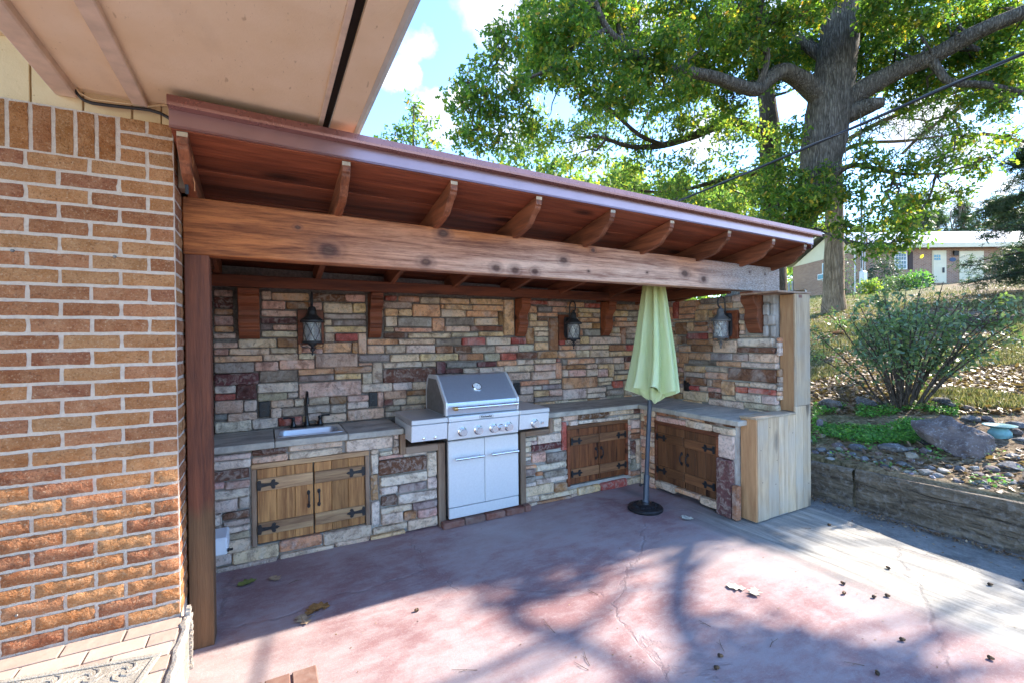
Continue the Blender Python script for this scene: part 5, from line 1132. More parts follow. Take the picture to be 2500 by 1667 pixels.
# ------------------------------------------------------------------ umbrella, closed, in its iron foot
def umbrella():
    t = thing('patio_umbrella', 'closed lime green patio umbrella leaning up to the beam', 'umbrella', (2.985, 3.045, 0))
    b = Vector((2.985, 3.045, .03)); ln = Vector((.076, .006, 1.0))
    ax = lambda z: b + ln * (z - .03)
    mb = MB(); mb.tube([ax(.03), ax(2.16)], .0195, 14); mb.build('pole', M['pole'], t, True)
    mb = MB(); n = 240; prof = []
    rings = []
    zs = [1.065, 1.10, 1.16, 1.25, 1.40, 1.55, 1.70, 1.85, 1.93, 1.975, 2.0, 2.01, 2.055, 2.09, 2.13, 2.18]
    vs = []
    for z in zs:
        k = (2.02 - z) / .955
        base = .078 + .098 * max(0, k) ** 1.05 if z < 2.012 else .062
        amp = (.34 + .10 * max(0, k)) if z < 2.012 else .25
        if z in (1.975,): base *= .98
        if z > 2.05: base = .058 - (z - 2.05) * .25
        c = ax(z) + Vector((.045, -.01, 0)) * min(1, max(0, (2.05 - z) / .7))
        for j in range(n):
            a = 2 * math.pi * j / n
            w = math.cos(8 * a + .35 * math.sin(2 * a + z * 1.5) + .5)
            fold = (abs(w) ** .7) * (1 if w > 0 else -1)
            r = base * (1 + amp * fold * .85 + .10 * math.sin(3 * a + 1) + .05 * math.sin(17 * a))
            dz = 0
            if z < 1.08: dz = .028 * fold + .030 * math.sin(a * 2 + .4)
            elif z < 1.12: dz = .018 * fold + .02 * math.sin(a * 2 + .4)
            vs.append((c.x + r * math.cos(a), c.y + r * math.sin(a), z + dz))
    fs = [(i * n + j, i * n + (j + 1) % n, (i + 1) * n + (j + 1) % n, (i + 1) * n + j) for i in range(len(zs) - 1) for j in range(n)] + [tuple((len(zs) - 1) * n + j for j in range(n))]
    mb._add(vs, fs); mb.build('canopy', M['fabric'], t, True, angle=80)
    # gathered inner cloth hanging below the hem
    vs = []; zs2 = [1.10, 1.05, 1.015, .985]
    for q, z in enumerate(zs2):
        c = ax(z)
        for j in range(n):
            a = 2 * math.pi * j / n; w = math.cos(8 * a + .9 + q * .25); r = (.125 - .012 * q) * (1 + .28 * w + .1 * math.sin(5 * a)) * (1 if q < 3 else .9)
            vs.append((c.x + .04 + r * math.cos(a), c.y + r * math.sin(a), z + .016 * w + .018 * math.sin(2 * a + 2.5)))
    fs = [(i * n + j, i * n + (j + 1) % n, (i + 1) * n + (j + 1) % n, (i + 1) * n + j) for i in range(3) for j in range(n)]
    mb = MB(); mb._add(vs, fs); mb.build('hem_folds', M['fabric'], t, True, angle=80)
    mb = MB()
    for k in range(8):
        a = 2 * math.pi * k / 8 + .2; c0, c1 = ax(1.16), ax(1.95); mb.tube([(c0.x + .06 * math.cos(a), c0.y + .06 * math.sin(a), 1.16), (c1.x + .032 * math.cos(a), c1.y + .032 * math.sin(a), 1.95)], .004, 4)
    mb.build('ribs', M['pole'], t)
    t = thing('umbrella_base', 'round black cast iron umbrella foot with scroll relief on the patio', 'umbrella base', (2.985, 3.045, 0))
    mb = MB(); mb.lathe([(.0, .0), (.150, .0), (.155, .006), (.155, .022), (.148, .030), (.140, .034), (.132, .034), (.120, .040), (.062, .050), (.040, .054), (.033, .070), (.0, .070)], 40, (2.985, 3.045, .001)); mb.build('disc', M['black_iron'], t, True)
    mb = MB(); mb.lathe([(.030, .070), (.026, .085), (.026, .30), (.024, .31), (.0, .31)], 18, (2.985, 3.045, .001), ln); mb.build('collar', M['pole'], t, True)
    mb = MB()
    for k in range(12):
        a = k * math.pi / 6
        pts = []
        for q in range(9):
            th = q * .75; r = .022 * (1 - q / 11); cx, cy = .097 * math.cos(a), .097 * math.sin(a); rr_ = (cx + r * math.cos(th + a), cy + r * math.sin(th + a)); d = math.hypot(*rr_)
            pts.append((2.985 + rr_[0], 3.045 + rr_[1], .0530 - .170 * max(0, d - .060)))
        mb.tube(pts, .0035, 5)
    mb.build('scroll_relief', M['black_iron'], t, True)
    a = (2.985, 3.045); mb = MB(); mb.tube([(a[0] - .02, a[1] - .005, .235), (a[0] - .055, a[1] - .012, .235)], .006, 6); mb.lathe([(.0, -.014), (.012, -.010), (.014, .0), (.012, .010), (.0, .014)], 10, (a[0] - .066, a[1] - .014, .235), (1, .2, 0)); mb.build('clamp_knob', M['black_iron'], t, True)
umbrella()
# ------------------------------------------------------------------ hillside
def H(x, y):
    s = x - 4.9
    if s <= 0: h = .345
    elif s < 10.5: h = .345 + .19 * s
    elif s < 40: h = 2.34 + .106 * (s - 10.5)
    else: h = 5.47 + .02 * (s - 40)
    if x > 5.2: h += .05 * mnoise.noise(Vector((x * .35, y * .35, 0))) * min(1, (x - 5.2)) + .012 * mnoise.noise(Vector((x * 1.7, y * 1.7, 4)))
    return h
def terrain():
    xs = [-60, -20, -6, 0, 4.2, 4.74, 4.76] + list(np.arange(4.95, 9, .18)) + list(np.arange(9, 20, .5)) + list(np.arange(20, 48, 1.5)) + [55, 70, 100, 160, 260]
    ys = [-120, -50, -25, -12, -7] + list(np.arange(-4, 9, .25)) + list(np.arange(9, 22, .8)) + [24, 28, 34, 42, 55, 80, 130, 220]
    v = []
    for y in ys:
        for x in xs:
            z = -.20 if x <= 4.75 else H(x, y)
            if x <= 4.75 and y > 6.4: z = -.06
            v.append((x, y, z))
    nx = len(xs); f = [(j * nx + i, j * nx + i + 1, (j + 1) * nx + i + 1, (j + 1) * nx + i) for j in range(len(ys) - 1) for i in range(nx - 1)]
    me = bpy.data.meshes.new('ground'); me.from_pydata(v, [], f); me.materials.append(M['ground']); me.shade_smooth()
    o = bpy.data.objects.new('ground', me); COL.objects.link(o); tag(o, kind='structure')
terrain()
def gz(u, v, z0=.5):
    """meet the hillside along a line of sight"""
    d = ray(u, v); t = .5; p = None
    for _ in range(4000):
        p = EYE + d * t
        if p.x > 4.76 and p.z <= H(p.x, p.y): return p
        t *= 1.0035
        if t > 120: break
    return p

def retaining():
    t = thing('retaining_wall', 'low retaining wall of layered brown ledge stone holding the planted bank', 'retaining wall', (4.75, 1.5, 0))
    cuts = [-4.0, -.9, .62, 2.19, 3.05, 6.4]
    for k in range(len(cuts) - 1):
        y0, y1 = cuts[k], cuts[k + 1]; ny, nz = max(8, int((y1 - y0) / .045)), 16; v = []; f = []
        r = random.Random(k); xo = r.uniform(-.012, .012); ztop = lambda y: .325 - .020 * (y - 1.8)
        for j in range(nz + 1):
            for i in range(ny + 1):
                y = y0 + .006 + (y1 - y0 - .012) * i / ny; q = j / nz; z = -.04 + (ztop(y) + .04) * q
                strat = mnoise.noise(Vector((y * .9, z * 16 + y * .8, k * 3.0))) * .028 + mnoise.noise(Vector((y * 5, z * 40, k))) * .010
                edge = .014 if i in (0, ny) else 0
                x = 4.700 + xo + strat + edge + (.012 if j == nz else 0) + .012 * (1 - q)
                v.append((x, y, z + (.006 * mnoise.noise(Vector((y * 3, k, 1))) if j == nz else 0)))
        for j in range(nz):
            for i in range(ny): a = j * (ny + 1) + i; f.append((a, a + 1, a + ny + 2, a + ny + 1))
        top = nz * (ny + 1); b = len(v)
        for i in range(ny + 1):
            y = v[top + i][1]; v.append((4.80 + .022 * mnoise.noise(Vector((y * 2.2, 9, 0))), y, v[top + i][2] + .004)); v.append((4.86, y, v[top + i][2] - .06))
        for i in range(ny): f.append((top + i, top + i + 1, b + 2 * i + 2, b + 2 * i)); f.append((b + 2 * i, b + 2 * i + 2, b + 2 * i + 3, b + 2 * i + 1))
        mb = MB(); mb._add(v, f); mb.build('ledge_block', M['ledge'], t, True, angle=35, fix=False)
retaining()

# ------------------------------------------------------------------ rocks
from mathutils import geometry as _g
def rock_mesh(dims, seed, sub=2, rug=.16, flat=.35):
    bm = bmesh.new(); bmesh.ops.create_icosphere(bm, subdivisions=sub, radius=1.0); r = random.Random(seed); o = Vector((r.uniform(0, 90), r.uniform(0, 90), r.uniform(0, 90)))
    planes = [(Vector((r.gauss(0, 1), r.gauss(0, 1), r.gauss(0, .7))).normalized(), r.uniform(.50, .88)) for _ in range(11)]
    for v in bm.verts:
        p = v.co.copy()
        for n, d in planes:
            q = p.dot(n) - d
            if q > 0: p -= n * q * .85
        p *= 1 + rug * mnoise.noise(p * 1.6 + o) + rug * .35 * mnoise.noise(p * 5 + o)
        if p.z < -flat: p.z = -flat + (p.z + flat) * .2
        v.co = Vector((p.x * dims[0] / 2, p.y * dims[1] / 2, p.z * dims[2] / 2))
    me = bpy.data.meshes.new('rock'); bm.to_mesh(me); bm.free(); me.materials.append(M['rock']); me.shade_smooth()
    try: me.set_sharp_from_angle(angle=math.radians(24))
    except Exception: pass
    return me
ROCKC = {'g': (.17, .175, .185), 's': (.10, .115, .145), 'p': (.135, .105, .115), 'b': (.20, .135, .085), 't': (.42, .34, .24), 'w': (.40, .38, .35), 'd': (.05, .048, .05), 'r': (.15, .085, .06)}
def put_rock(name, u, v, wpx, hpx, col, label, cat, group, seed, dz=.0, depth_ratio=.8, sub=2, rz=None, rug=.20, lift=.16):
    p = gz(u, v); dep = (p - EYE).dot(fw); w = wpx / FPX * dep; h = max(.02, hpx / FPX * dep * 1.15)
    me = rock_mesh((w, w * depth_ratio, h), seed, sub, rug); o = bpy.data.objects.new(name, me); COL.objects.link(o)
    o.location = (p.x, p.y, p.z + h * lift + dz); o.rotation_euler = (R.uniform(-.12, .12), R.uniform(-.12, .12), R.uniform(0, 6.28) if rz is None else rz)
    k = R.uniform(.8, 1.2); o.color = tuple(min(1, c * k) for c in ROCKC[col]) + (1,)
    return tag(o, label, cat, group)
def rocks():
    c = lambda x, y: (1900 + x / 3.92, 900 + y / 3.92)
    L = [(420, 790, 150, 60, 'g'), (600, 850, 150, 80, 'b'), (500, 865, 120, 35, 'w'), (705, 830, 95, 50, 's'), (570, 745, 130, 75, 'p'), (770, 770, 200, 75, 's'), (1100, 775, 270, 90, 'g'), (1390, 715, 150, 70, 'd'), (1400, 815, 130, 90, 'p'),
         (1275, 850, 160, 80, 't'), (1180, 930, 120, 65, 'g'), (1125, 962, 125, 60, 'b'), (1020, 945, 120, 45, 's'), (1440, 950, 120, 40, 'g'), (1410, 1005, 150, 65, 'w'), (1570, 990, 140, 60, 'w'), (1520, 1035, 120, 60, 'g'), (1750, 985, 120, 80, 's'),
         (1725, 1080, 130, 55, 'p'), (1880, 960, 110, 55, 'w'), (1900, 1010, 140, 40, 'p'), (2045, 970, 150, 60, 'p'), (2215, 940, 250, 70, 's'), (2255, 850, 160, 70, 'g'), (2070, 1045, 130, 50, 's'), (2205, 1025, 120, 50, 'w'), (1985, 1090, 125, 55, 'b'), (2230, 1080, 130, 40, 'w'),
         (2150, 1105, 90, 40, 'g'), (1860, 1100, 80, 35, 'g'), (1975, 1135, 150, 35, 's'), (1640, 940, 80, 40, 'g'), (830, 870, 110, 50, 'g'), (960, 820, 80, 40, 'r'), (400, 570, 130, 130, 'p'), (660, 600, 70, 35, 's'), (1520, 430, 100, 30, 's')]
    names = {'g': 'grey', 's': 'slate blue', 'p': 'purplish', 'b': 'brown', 't': 'rounded tan', 'w': 'pale', 'r': 'reddish', 'd': 'dark angular'}
    pos = [(c(x, y), k) for x, y, w, h, k in L]; Yv = [gz(*p_).y for p_, _ in pos]; od = ['first', 'second', 'third', 'fourth', 'fifth', 'sixth', 'seventh', 'eighth', 'ninth', 'tenth', 'eleventh', 'twelfth']
    for i, (x, y, w, h, k) in enumerate(L):
        u, v = c(x, y); rank = sum(1 for j in range(len(L)) if L[j][4] == k and Yv[j] > Yv[i])
        put_rock('river_rock', u, v, w / 3.92, h / 3.92, k, '%s %s river rock on the bank, counted from the cedar column' % (od[rank], names[k]), 'rock', '%s river rocks along the retaining wall' % names[k], 300 + i)
    n = 0; rr = random.Random(21)
    while n < 170:
        y = rr.uniform(-.6, 3.6); x = 4.86 + rr.random() ** 1.3 * .70
        u_ok = not (x > 5.02 and 1.25 < y < 1.85 and x < 5.7)
        if not u_ok: continue
        w = rr.uniform(.026, .105); me = rock_mesh((w, w * rr.uniform(.6, .9), w * rr.uniform(.35, .6)), 700 + n, 1, .12); o = bpy.data.objects.new('pebble', me); COL.objects.link(o)
        k = rr.choice('ggswwpbtg'); o.color = tuple(q * rr.uniform(.8, 1.2) for q in ROCKC[k]) + (1,); o.location = (x, y, H(x, y) + w * .12); o.rotation_euler = (rr.uniform(-.3, .3), rr.uniform(-.3, .3), rr.uniform(0, 6.28))
        tag(o, 'small pebble among the river rocks on the bank edge', 'pebble', 'pebbles on the bank edge'); n += 1
    u, v = c(1800, 800); p = gz(u, v)
    me = rock_mesh((.74, .52, .40), 77, 4, .24, .5); o = bpy.data.objects.new('boulder', me); COL.objects.link(o); o.location = (p.x + .10, p.y + .08, p.z + .085); o.rotation_euler = (.18, -.20, 1.0); o.color = (.155, .112, .105, 1); tag(o, 'big purplish brown boulder with pale lichen on the planted bank', 'boulder')
    for i, (x, y, w, h, lb) in enumerate(((490, 375, 330, 105, 'dark rounded border stone at the lawn edge nearest the cedar column'), (850, 350, 430, 75, 'long low dark border stone left of the shrub stems'), (1560, 350, 380, 95, 'dark border stone right behind the shrub stems'), (1830, 400, 180, 60, 'low brown border stone beyond the clover patch'),
                                          (1850, 500, 230, 75, 'flat topped grey block beside the boulder'), (2020, 500, 170, 60, 'rough grey border rock between the flat block and the teal bowl'), (2270, 560, 220, 75, 'dark border rock behind the teal bowl'), (2260, 620, 180, 75, 'purplish rock right next to the teal bowl'), (2330, 690, 170, 50, 'low dark rock in front of the teal bowl near the frame edge'))):
        u, v = c(x, y); put_rock('border_stone', u, v, w / 3.92, h / 3.92, 'd' if i < 3 else ('r' if i == 3 else 'gpsp'[i % 4]), lb, 'rock', 'border stones round the planting bed', 500 + i, rz=math.radians(62) + R.uniform(-.2, .2), depth_ratio=.45, sub=3, lift=.22)
    u, v = c(2120, 640); p = gz(u, v)
    t = thing('garden_bowl', 'weathered teal ceramic bowl with wide rim sitting among the rocks', 'bowl', p)
    mb = MB(); mb.lathe([(.0, -.02), (.075, -.02), (.085, .01), (.080, .045), (.062, .066), (.060, .075), (.118, .098), (.120, .105), (.108, .106), (.058, .086), (.045, .075), (.0, .072)], 28, (p.x, p.y, p.z + .0)); mb.build('bowl', M['teal'], t, True)
    p = gz(2050, 815); me = rock_mesh((.36, .30, .11), 91, 3, .1); me.materials.clear(); me.materials.append(M['terracotta']); o = bpy.data.objects.new('clay_dish', me); COL.objects.link(o); o.location = p + Vector((0, 0, .03)); tag(o, 'orange clay lump lying on the lawn left of the big shrub', 'stone')
    p = gz(2478, 790); mb = MB(); d = Vector((-.35, 1, .04)).normalized(); mb.tube([p - d * .9, p - d * .3 + Vector((0, 0, .04)), p + d * .4 + Vector((0, 0, .06)), p + d * .9], [.09, .10, .095, .07], 10); tag(mb.build('log', M['bark_dark'], None, True), 'dark fallen log lying on the lawn at the edge of the view', 'log')
rocks()

# ------------------------------------------------------------------ leaves and trees
OAK_L = [(0, 0), (.05, .12), (.20, .20), (.10, .36), (.32, .52), (.14, .62), (.22, .84), (0, 1.0)]
def leaf_template(kind):
    if kind == 'oak':
        L = OAK_L; v = [(x, y, -.10 * abs(x) * 2 - .10 * y * y) for x, y in L] + [(-x, y, -.10 * abs(x) * 2 - .10 * y * y) for x, y in L[1:-1]]
        n = len(L); f = [list(range(n)), [0, n - 1] + list(range(n + len(L) - 3, n - 1, -1))]
        return np.array(v), f
    if kind == 'oval':
        v = [(0, 0, 0), (.22, .35, -.06), (.16, .75, -.10), (0, 1, -.14), (-.16, .75, -.10), (-.22, .35, -.06)]
        return np.array(v, dtype=float), [[0, 1, 2, 3], [0, 3, 4, 5]]
    if kind == 'quad':
        v = [(0, 0, 0), (.30, .5, -.05), (0, 1, -.1), (-.30, .5, -.05)]; return np.array(v, dtype=float), [[0, 1, 2, 3]]
    if kind == 'needle':
        v = [(-.035, 0, 0), (.035, 0, 0), (.02, 1, -.12), (-.02, 1, -.12), (-.30, .30, .05), (-.22, .26, .05), (.35, .92, .1), (.30, .98, .1), (.30, .25, .04), (.24, .20, .04), (-.33, .90, -.1), (-.28, .96, -.1)]
        return np.array(v, dtype=float), [[0, 1, 2, 3], [4, 5, 6, 7], [8, 9, 10, 11]]
    if kind == 'blade':
        v = [(-.03, 0, 0), (.03, 0, 0), (.018, .55, .12), (0, 1, .35), (-.018, .55, .12)]; return np.array(v, dtype=float), [[0, 1, 2, 3, 4]]
    if kind == 'round':
        v = [(0, 0, 0)] + [(.5 * math.cos(a), .5 + .5 * math.sin(a), .04) for a in [-.9, .1, 1.1, 2.1, 3.1, 4.0]]; return np.array(v, dtype=float), [[0, 1, 2, 3, 4, 5, 6]]
def leaf_cloud(name, kind, P, size, mat, parent=None, pitch=(-25, 35), roll=40, upright=False, rng=None):
    rng = rng or NR; P = np.asarray(P, dtype=float); N = len(P)
    T, F = leaf_template(kind); K = len(T)
    yaw = rng.uniform(0, 2 * np.pi, N); pt = np.radians(rng.normal(pitch[0], pitch[1], N)); rl = np.radians(rng.normal(0, roll, N))
    if upright: pt = np.radians(rng.normal(72, 14, N))
    cy, sy, cp, sp, cr, sr = np.cos(yaw), np.sin(yaw), np.cos(pt), np.sin(pt), np.cos(rl), np.sin(rl)
    Rz = np.zeros((N, 3, 3)); Rz[:, 0, 0] = cy; Rz[:, 0, 1] = -sy; Rz[:, 1, 0] = sy; Rz[:, 1, 1] = cy; Rz[:, 2, 2] = 1
    Rx = np.zeros((N, 3, 3)); Rx[:, 0, 0] = 1; Rx[:, 1, 1] = cp; Rx[:, 1, 2] = -sp; Rx[:, 2, 1] = sp; Rx[:, 2, 2] = cp
    Ry = np.zeros((N, 3, 3)); Ry[:, 0, 0] = cr; Ry[:, 0, 2] = sr; Ry[:, 1, 1] = 1; Ry[:, 2, 0] = -sr; Ry[:, 2, 2] = cr
    A = Rz @ Rx @ Ry; S = (np.asarray(size) * np.ones(N))[:, None, None]
    V = np.einsum('nij,kj->nki', A, T) * S + P[:, None, :]
    off = (np.arange(N) * K)[:, None]
    flat = np.concatenate([np.array(sum(F, []))[None, :] + off], axis=0).ravel()
    counts = np.tile([len(f) for f in F], N)
    return raw_obj(name, V.reshape(-1, 3), flat, counts, M[mat], parent)

# spots meant to be sunlit: crowns are thinned along the sun rays towards them
SPOTS = []
for u, v, r in ((520, 1640, .30), (640, 1605, .28), (760, 1570, .26), (880, 1535, .22), (1000, 1600, .40), (1080, 1530, .30), (1180, 1490, .22), (1290, 1570, .20), (1380, 1640, .25), (1640, 1372, .28), (1560, 1400, .26), (1490, 1450, .2),
                (1790, 1345, .15), (1930, 1420, .28), (1990, 1450, .22), (2130, 1385, .38), (2230, 1405, .40), (2060, 1360, .25), (2390, 1500, .34), (2450, 1550, .40), (1560, 1580, .2), (1990, 1335, .22), (2190, 1330, .25), (2300, 1440, .25), (2040, 1530, .2), (2330, 1310, .3)):
    p = fl(u, v); SPOTS.append((p.x, p.y, r * 1.12))
for u, v, r in ((2005, 850, .5), (2020, 930, .45), (2010, 800, .5), (2060, 770, .6), (2130, 740, .8), (2220, 730, .9), (2330, 735, 1.0), (2430, 740, 1.0), (2400, 800, .7), (2470, 850, .5), (2330, 880, .5), (2250, 960, .4), (2120, 850, .45), (2200, 800, .5), (2280, 820, .5), (2120, 1040, .18), (2060, 1060, .15)):
    p = gz(u, v); F_ = p - SUN_DIR * (p.z / SUN_DIR.z); SPOTS.append((F_.x, F_.y, r))
def floor_hit(P):
    P = np.asarray(P, dtype=float); s = np.array(SUN_DIR[:]); return P[:, :2] - s[None, :2] * (P[:, 2:3] / s[2])
def in_spots(P, grow=0.0):
    F = floor_hit(P); m = (F[:, 0] > -2.6) & (F[:, 0] < .85) & (F[:, 1] > 2.10) & (F[:, 1] < 2.95)
    rr_ = np.random.default_rng(len(F)); k = rr_.uniform(.55, 1.35, len(F)) if len(F) > 1 else np.ones(1); thin = rr_.random(len(F)) > .10 if len(F) > 1 else np.ones(1, dtype=bool)
    for x, y, r in SPOTS: m |= (((F[:, 0] - x) / 1.25) ** 2 + (F[:, 1] - y) ** 2 < (r * k + grow) ** 2) & thin
    return m

def grow(mb, a, b, r0, r1, seed, n=6, wob=.12, sag=0.0):
    r = random.Random(seed); a, b = Vector(a), Vector(b); L = (b - a).length; pts = []
    for i in range(n + 1):
        q = i / n; p = a.lerp(b, q)
        if 0 < i < n: p += Vector((r.gauss(0, 1), r.gauss(0, 1), r.gauss(0, 1))) * L * wob * .35
        p.z += sag * math.sin(math.pi * q) * L; pts.append(p)
    mb.tube(pts, [r0 + (r1 - r0) * i / n for i in range(n + 1)], 6 if r0 > .03 else 4); return pts

def tree(name, label, limbs, clumps, leaf, size, bark, per=420, group=None, sub=14, twig=True, seed=1, prune=False, spread=.30, cat='tree', pitch=(-25, 35), trunk_sides=14):
    """limbs: list of (points, radii), the first one the trunk; clumps: (centre, radius, density)"""
    rng = np.random.default_rng(seed); base = limbs[0][0][0]
    t = thing(name, label, cat, tuple(base), 0, group)
    mb = MB()
    for k, (pts, rad) in enumerate(limbs):
        P = [Vector(p) for p in pts]; Q = []; Rr = []
        for i in range(len(P) - 1):     # smooth (Catmull-Rom)
            p0, p1, p2, p3 = P[max(i - 1, 0)], P[i], P[i + 1], P[min(i + 2, len(P) - 1)]
            for s_ in range(4):
                q = s_ / 4; Q.append(.5 * ((2 * p1) + (-p0 + p2) * q + (2 * p0 - 5 * p1 + 4 * p2 - p3) * q * q + (-p0 + 3 * p1 - 3 * p2 + p3) * q ** 3)); Rr.append(rad[i] + (rad[i + 1] - rad[i]) * q)
        Q.append(P[-1]); Rr.append(rad[-1])
        Rr = [x * (1 + .07 * mnoise.noise(Vector((i * .8, k * 7.0, seed)))) for i, x in enumerate(Rr)]
        mb.tube(Q, Rr, trunk_sides if k == 0 else 9)
    mb.build('trunk', M[bark], t, True, angle=80)
    nodes = [Vector(p) for pts, _ in limbs for p in pts[(2 if _ is limbs[0][1] else 1):]]
    br = MB(); LP = []; LS = []
    for ci, (c, r, dens) in enumerate(clumps):
        c = Vector(c); near = min(nodes, key=lambda q: (q - c).length + .35 * max(0, q.z - c.z)); L = (near - c).length
        if twig and L > .15: grow(br, near, c, min(.07, .012 + .012 * L), .010, seed * 1000 + ci, 5 if L < 2 else 8, .16, .05)
        ns = max(4, int(sub * dens)); dirs = rng.normal(0, 1, (ns, 3)); dirs /= np.linalg.norm(dirs, axis=1)[:, None]
        tips = np.array(c[:]) + dirs * (rng.uniform(.25, 1, (ns, 1)) ** .6) * r * np.array([1, 1, .78])
        if twig:
            for q in range(ns):
                if q % 2 == 0: grow(br, c, tips[q], .009, .003, seed * 77 + ci * 31 + q, 3, .2)
        m = int(per * dens * r * r / ns) + 2
        for q in range(ns):
            LP.append(tips[q] + rng.normal(0, spread * .5 * (.6 + r * .4), (m, 3)) * np.array([1, 1, .8])); LS.append(size * rng.uniform(.65, 1.25, m))
    LP = np.concatenate(LP); LS = np.concatenate(LS)
    if prune:
        k = ~in_spots(LP); LP, LS = LP[k], LS[k]
    if br.v: br.build('branches', M[bark], t, True, fix=False)
    leaf_cloud('crown', leaf[0], LP, LS, leaf[1], t, pitch, rng=rng)
    return t, len(LP)

q = lambda u, v, d: at(u * 1.0629, v * 1.0629, d)
def oak():
    trunk = [q(1640, 805, 11.2), q(1680, 720, 11.2), q(1738, 630, 11.1), q(1812, 545, 11), q(1868, 440, 11), q(1890, 340, 11), q(1905, 240, 11), q(1922, 130, 11), q(1934, 30, 11), q(1945, -80, 11), q(1950, -210, 11.1), q(1938, -340, 11.2)]
    limbs = [(trunk, [.42, .35, .30, .30, .36, .46, .47, .42, .38, .34, .27, .15])]
    def lb(*a): limbs.append(([q(*x[:3]) for x in a], [x[3] for x in a]))
    lb((1905, 235, 11, .30), (1870, 208, 10.9, .25), (1835, 182, 10.8, .20), (1795, 165, 10.6, .18), (1760, 188, 10.4, .165), (1735, 207, 10.2, .15), (1690, 196, 10, .135), (1640, 178, 9.8, .12), (1580, 166, 9.6, .11), (1500, 148, 9.4, .09), (1440, 108, 9.2, .08), (1395, 68, 9, .065), (1370, 10, 8.9, .05))
    lb((1920, 255, 11, .33), (1970, 215, 10.8, .25), (2060, 165, 10.5, .20), (2140, 132, 10.2, .18), (2230, 82, 9.8, .165), (2300, 50, 9.5, .15), (2400, 8, 9.2, .14), (2560, -70, 8.9, .12), (2760, -160, 8.6, .09), (2950, -250, 8.3, .05))
    lb((1915, 275, 11, .28), (1960, 258, 10.8, .22), (2005, 242, 10.5, .16), (2030, 236, 10.4, .10))
    lb((2135, 132, 10.2, .10), (2158, 165, 10.1, .085), (2185, 190, 10, .075), (2260, 196, 9.8, .07), (2345, 214, 9.6, .055), (2460, 250, 9.3, .04), (2600, 240, 9, .02))
    lb((1925, 150, 11, .2), (1850, 102, 11.5, .13), (1780, 52, 12, .10), (1715, 0, 12.4, .08), (1640, -90, 12.8, .05))
    lb((1945, -60, 11, .2), (2020, -150, 11, .15), (2130, -250, 10.6, .1), (2300, -330, 10, .06))
    lb((1742, 205, 10.2, .09), (1762, 130, 10.1, .07), (1742, 60, 10, .06), (1755, -10, 9.9, .04))
    lb((1945, -100, 11, .2), (1860, -200, 10.4, .14), (1700, -260, 9.8, .1), (1500, -280, 9, .05))
    lb((1395, 68, 9, .05), (1330, 100, 8.9, .04), (1250, 165, 8.9, .03), (1180, 180, 8.8, .022), (1140, 150, 8.8, .012))
    lb((1250, 165, 8.9, .03), (1180, 200, 8.9, .024), (1130, 250, 8.9, .015), (1090, 300, 8.9, .008))
    lb((1862, 470, 11, .12), (1900, 420, 10.7, .09), (1960, 380, 10.4, .06), (2060, 400, 10.1, .04), (2150, 400, 9.9, .02))
    C = []
    keep = []        # trunk and boughs that stay in plain view: foliage near them grows behind
    for pts_ in (trunk[5:10], limbs[1][0][:8], limbs[2][0][:8], limbs[3][0]):
        for a_, b_ in zip(pts_[:-1], pts_[1:]):
            for s_ in (0, .25, .5, .75):
                p_ = a_.lerp(b_, s_); w_ = p_ - EYE; dd = w_.dot(fw); keep.append((1250 + w_.dot(rt) / dd * FPX, 833.5 - w_.dot(up) / dd * FPX, dd))
    def cl(d, r, dens, *uv):
        for u, v in uv:
            dd = d + R.uniform(-.5, .5)
            for ku, kv, kd in keep:
                if math.hypot(ku - u, kv - v) < r * FPX / dd * 1.05 + 22 and dd < kd + r + .3: dd = kd + r + .35
            C.append((at(u, v, dd), r, dens))
    cl(8.9, .34, 1.0, (1225, 80), (1238, 110), (1150, 205), (1190, 165), (1135, 255), (1165, 310), (1215, 270), (1215, 345), (1285, 300), (1260, 225), (1140, 330), (1300, 190), (1180, 235))
    cl(9.1, .52, 1.15, (1385, 30), (1345, 95), (1420, 95), (1475, 40), (1500, 140), (1560, 50), (1585, 160), (1640, 100), (1650, 25), (1400, 170), (1460, 215), (1540, 225), (1345, 160), (1330, 30), (1430, 10), (1710, 130))
    cl(9.8, .58, 1.15, (1730, 50), (1745, 150), (1810, 25), (1825, 105), (1885, 60), (1890, 140), (1950, 40), (1690, 195), (1620, 215), (1790, 240), (1860, 180), (1960, 130))
    cl(10, .60, 1.15, (2140, 60), (2200, 110), (2240, 35), (2320, 40), (2330, 115), (2400, 60), (2455, 115), (2480, 30), (2120, 140), (2195, 190), (2290, 170), (2420, 195), (2080, 50), (2160, 10), (2380, 150), (2480, 200), (2090, 200), (2250, 230))
    cl(9.8, .36, .85, (2350, 335), (2385, 410), (2425, 385), (2300, 390), (2225, 400), (2200, 455), (2150, 420), (2255, 495), (2160, 520), (2100, 480), (2075, 555), (2180, 590), (2235, 580), (2050, 450), (2320, 470), (2120, 380), (2440, 250), (2340, 260), (2190, 545), (2130, 595), (2470, 330))
    cl(10.6, .40, .8, (1985, 300), (1930, 330), (1970, 395), (2020, 420), (1900, 470), (1960, 520), (2010, 480), (1880, 540))
    # deeper foliage behind the boughs
    cl(12.6, .62, .95, *[(u + R.uniform(-30, 30), v + R.uniform(-25, 25)) for u in range(1960, 2520, 105) for v in (15, 95, 175)])
    cl(12.2, .60, .95, *[(u + R.uniform(-30, 30), v + R.uniform(-25, 25)) for u in range(1330, 1960, 105) for v in (20, 100, 180)])
    cl(10.4, .42, .9, (1890, 400), (1925, 440), (1950, 490), (1900, 500), (1860, 460), (1985, 440), (1940, 540), (1990, 500))
    # crown above and right of the picture
    rr = random.Random(9)
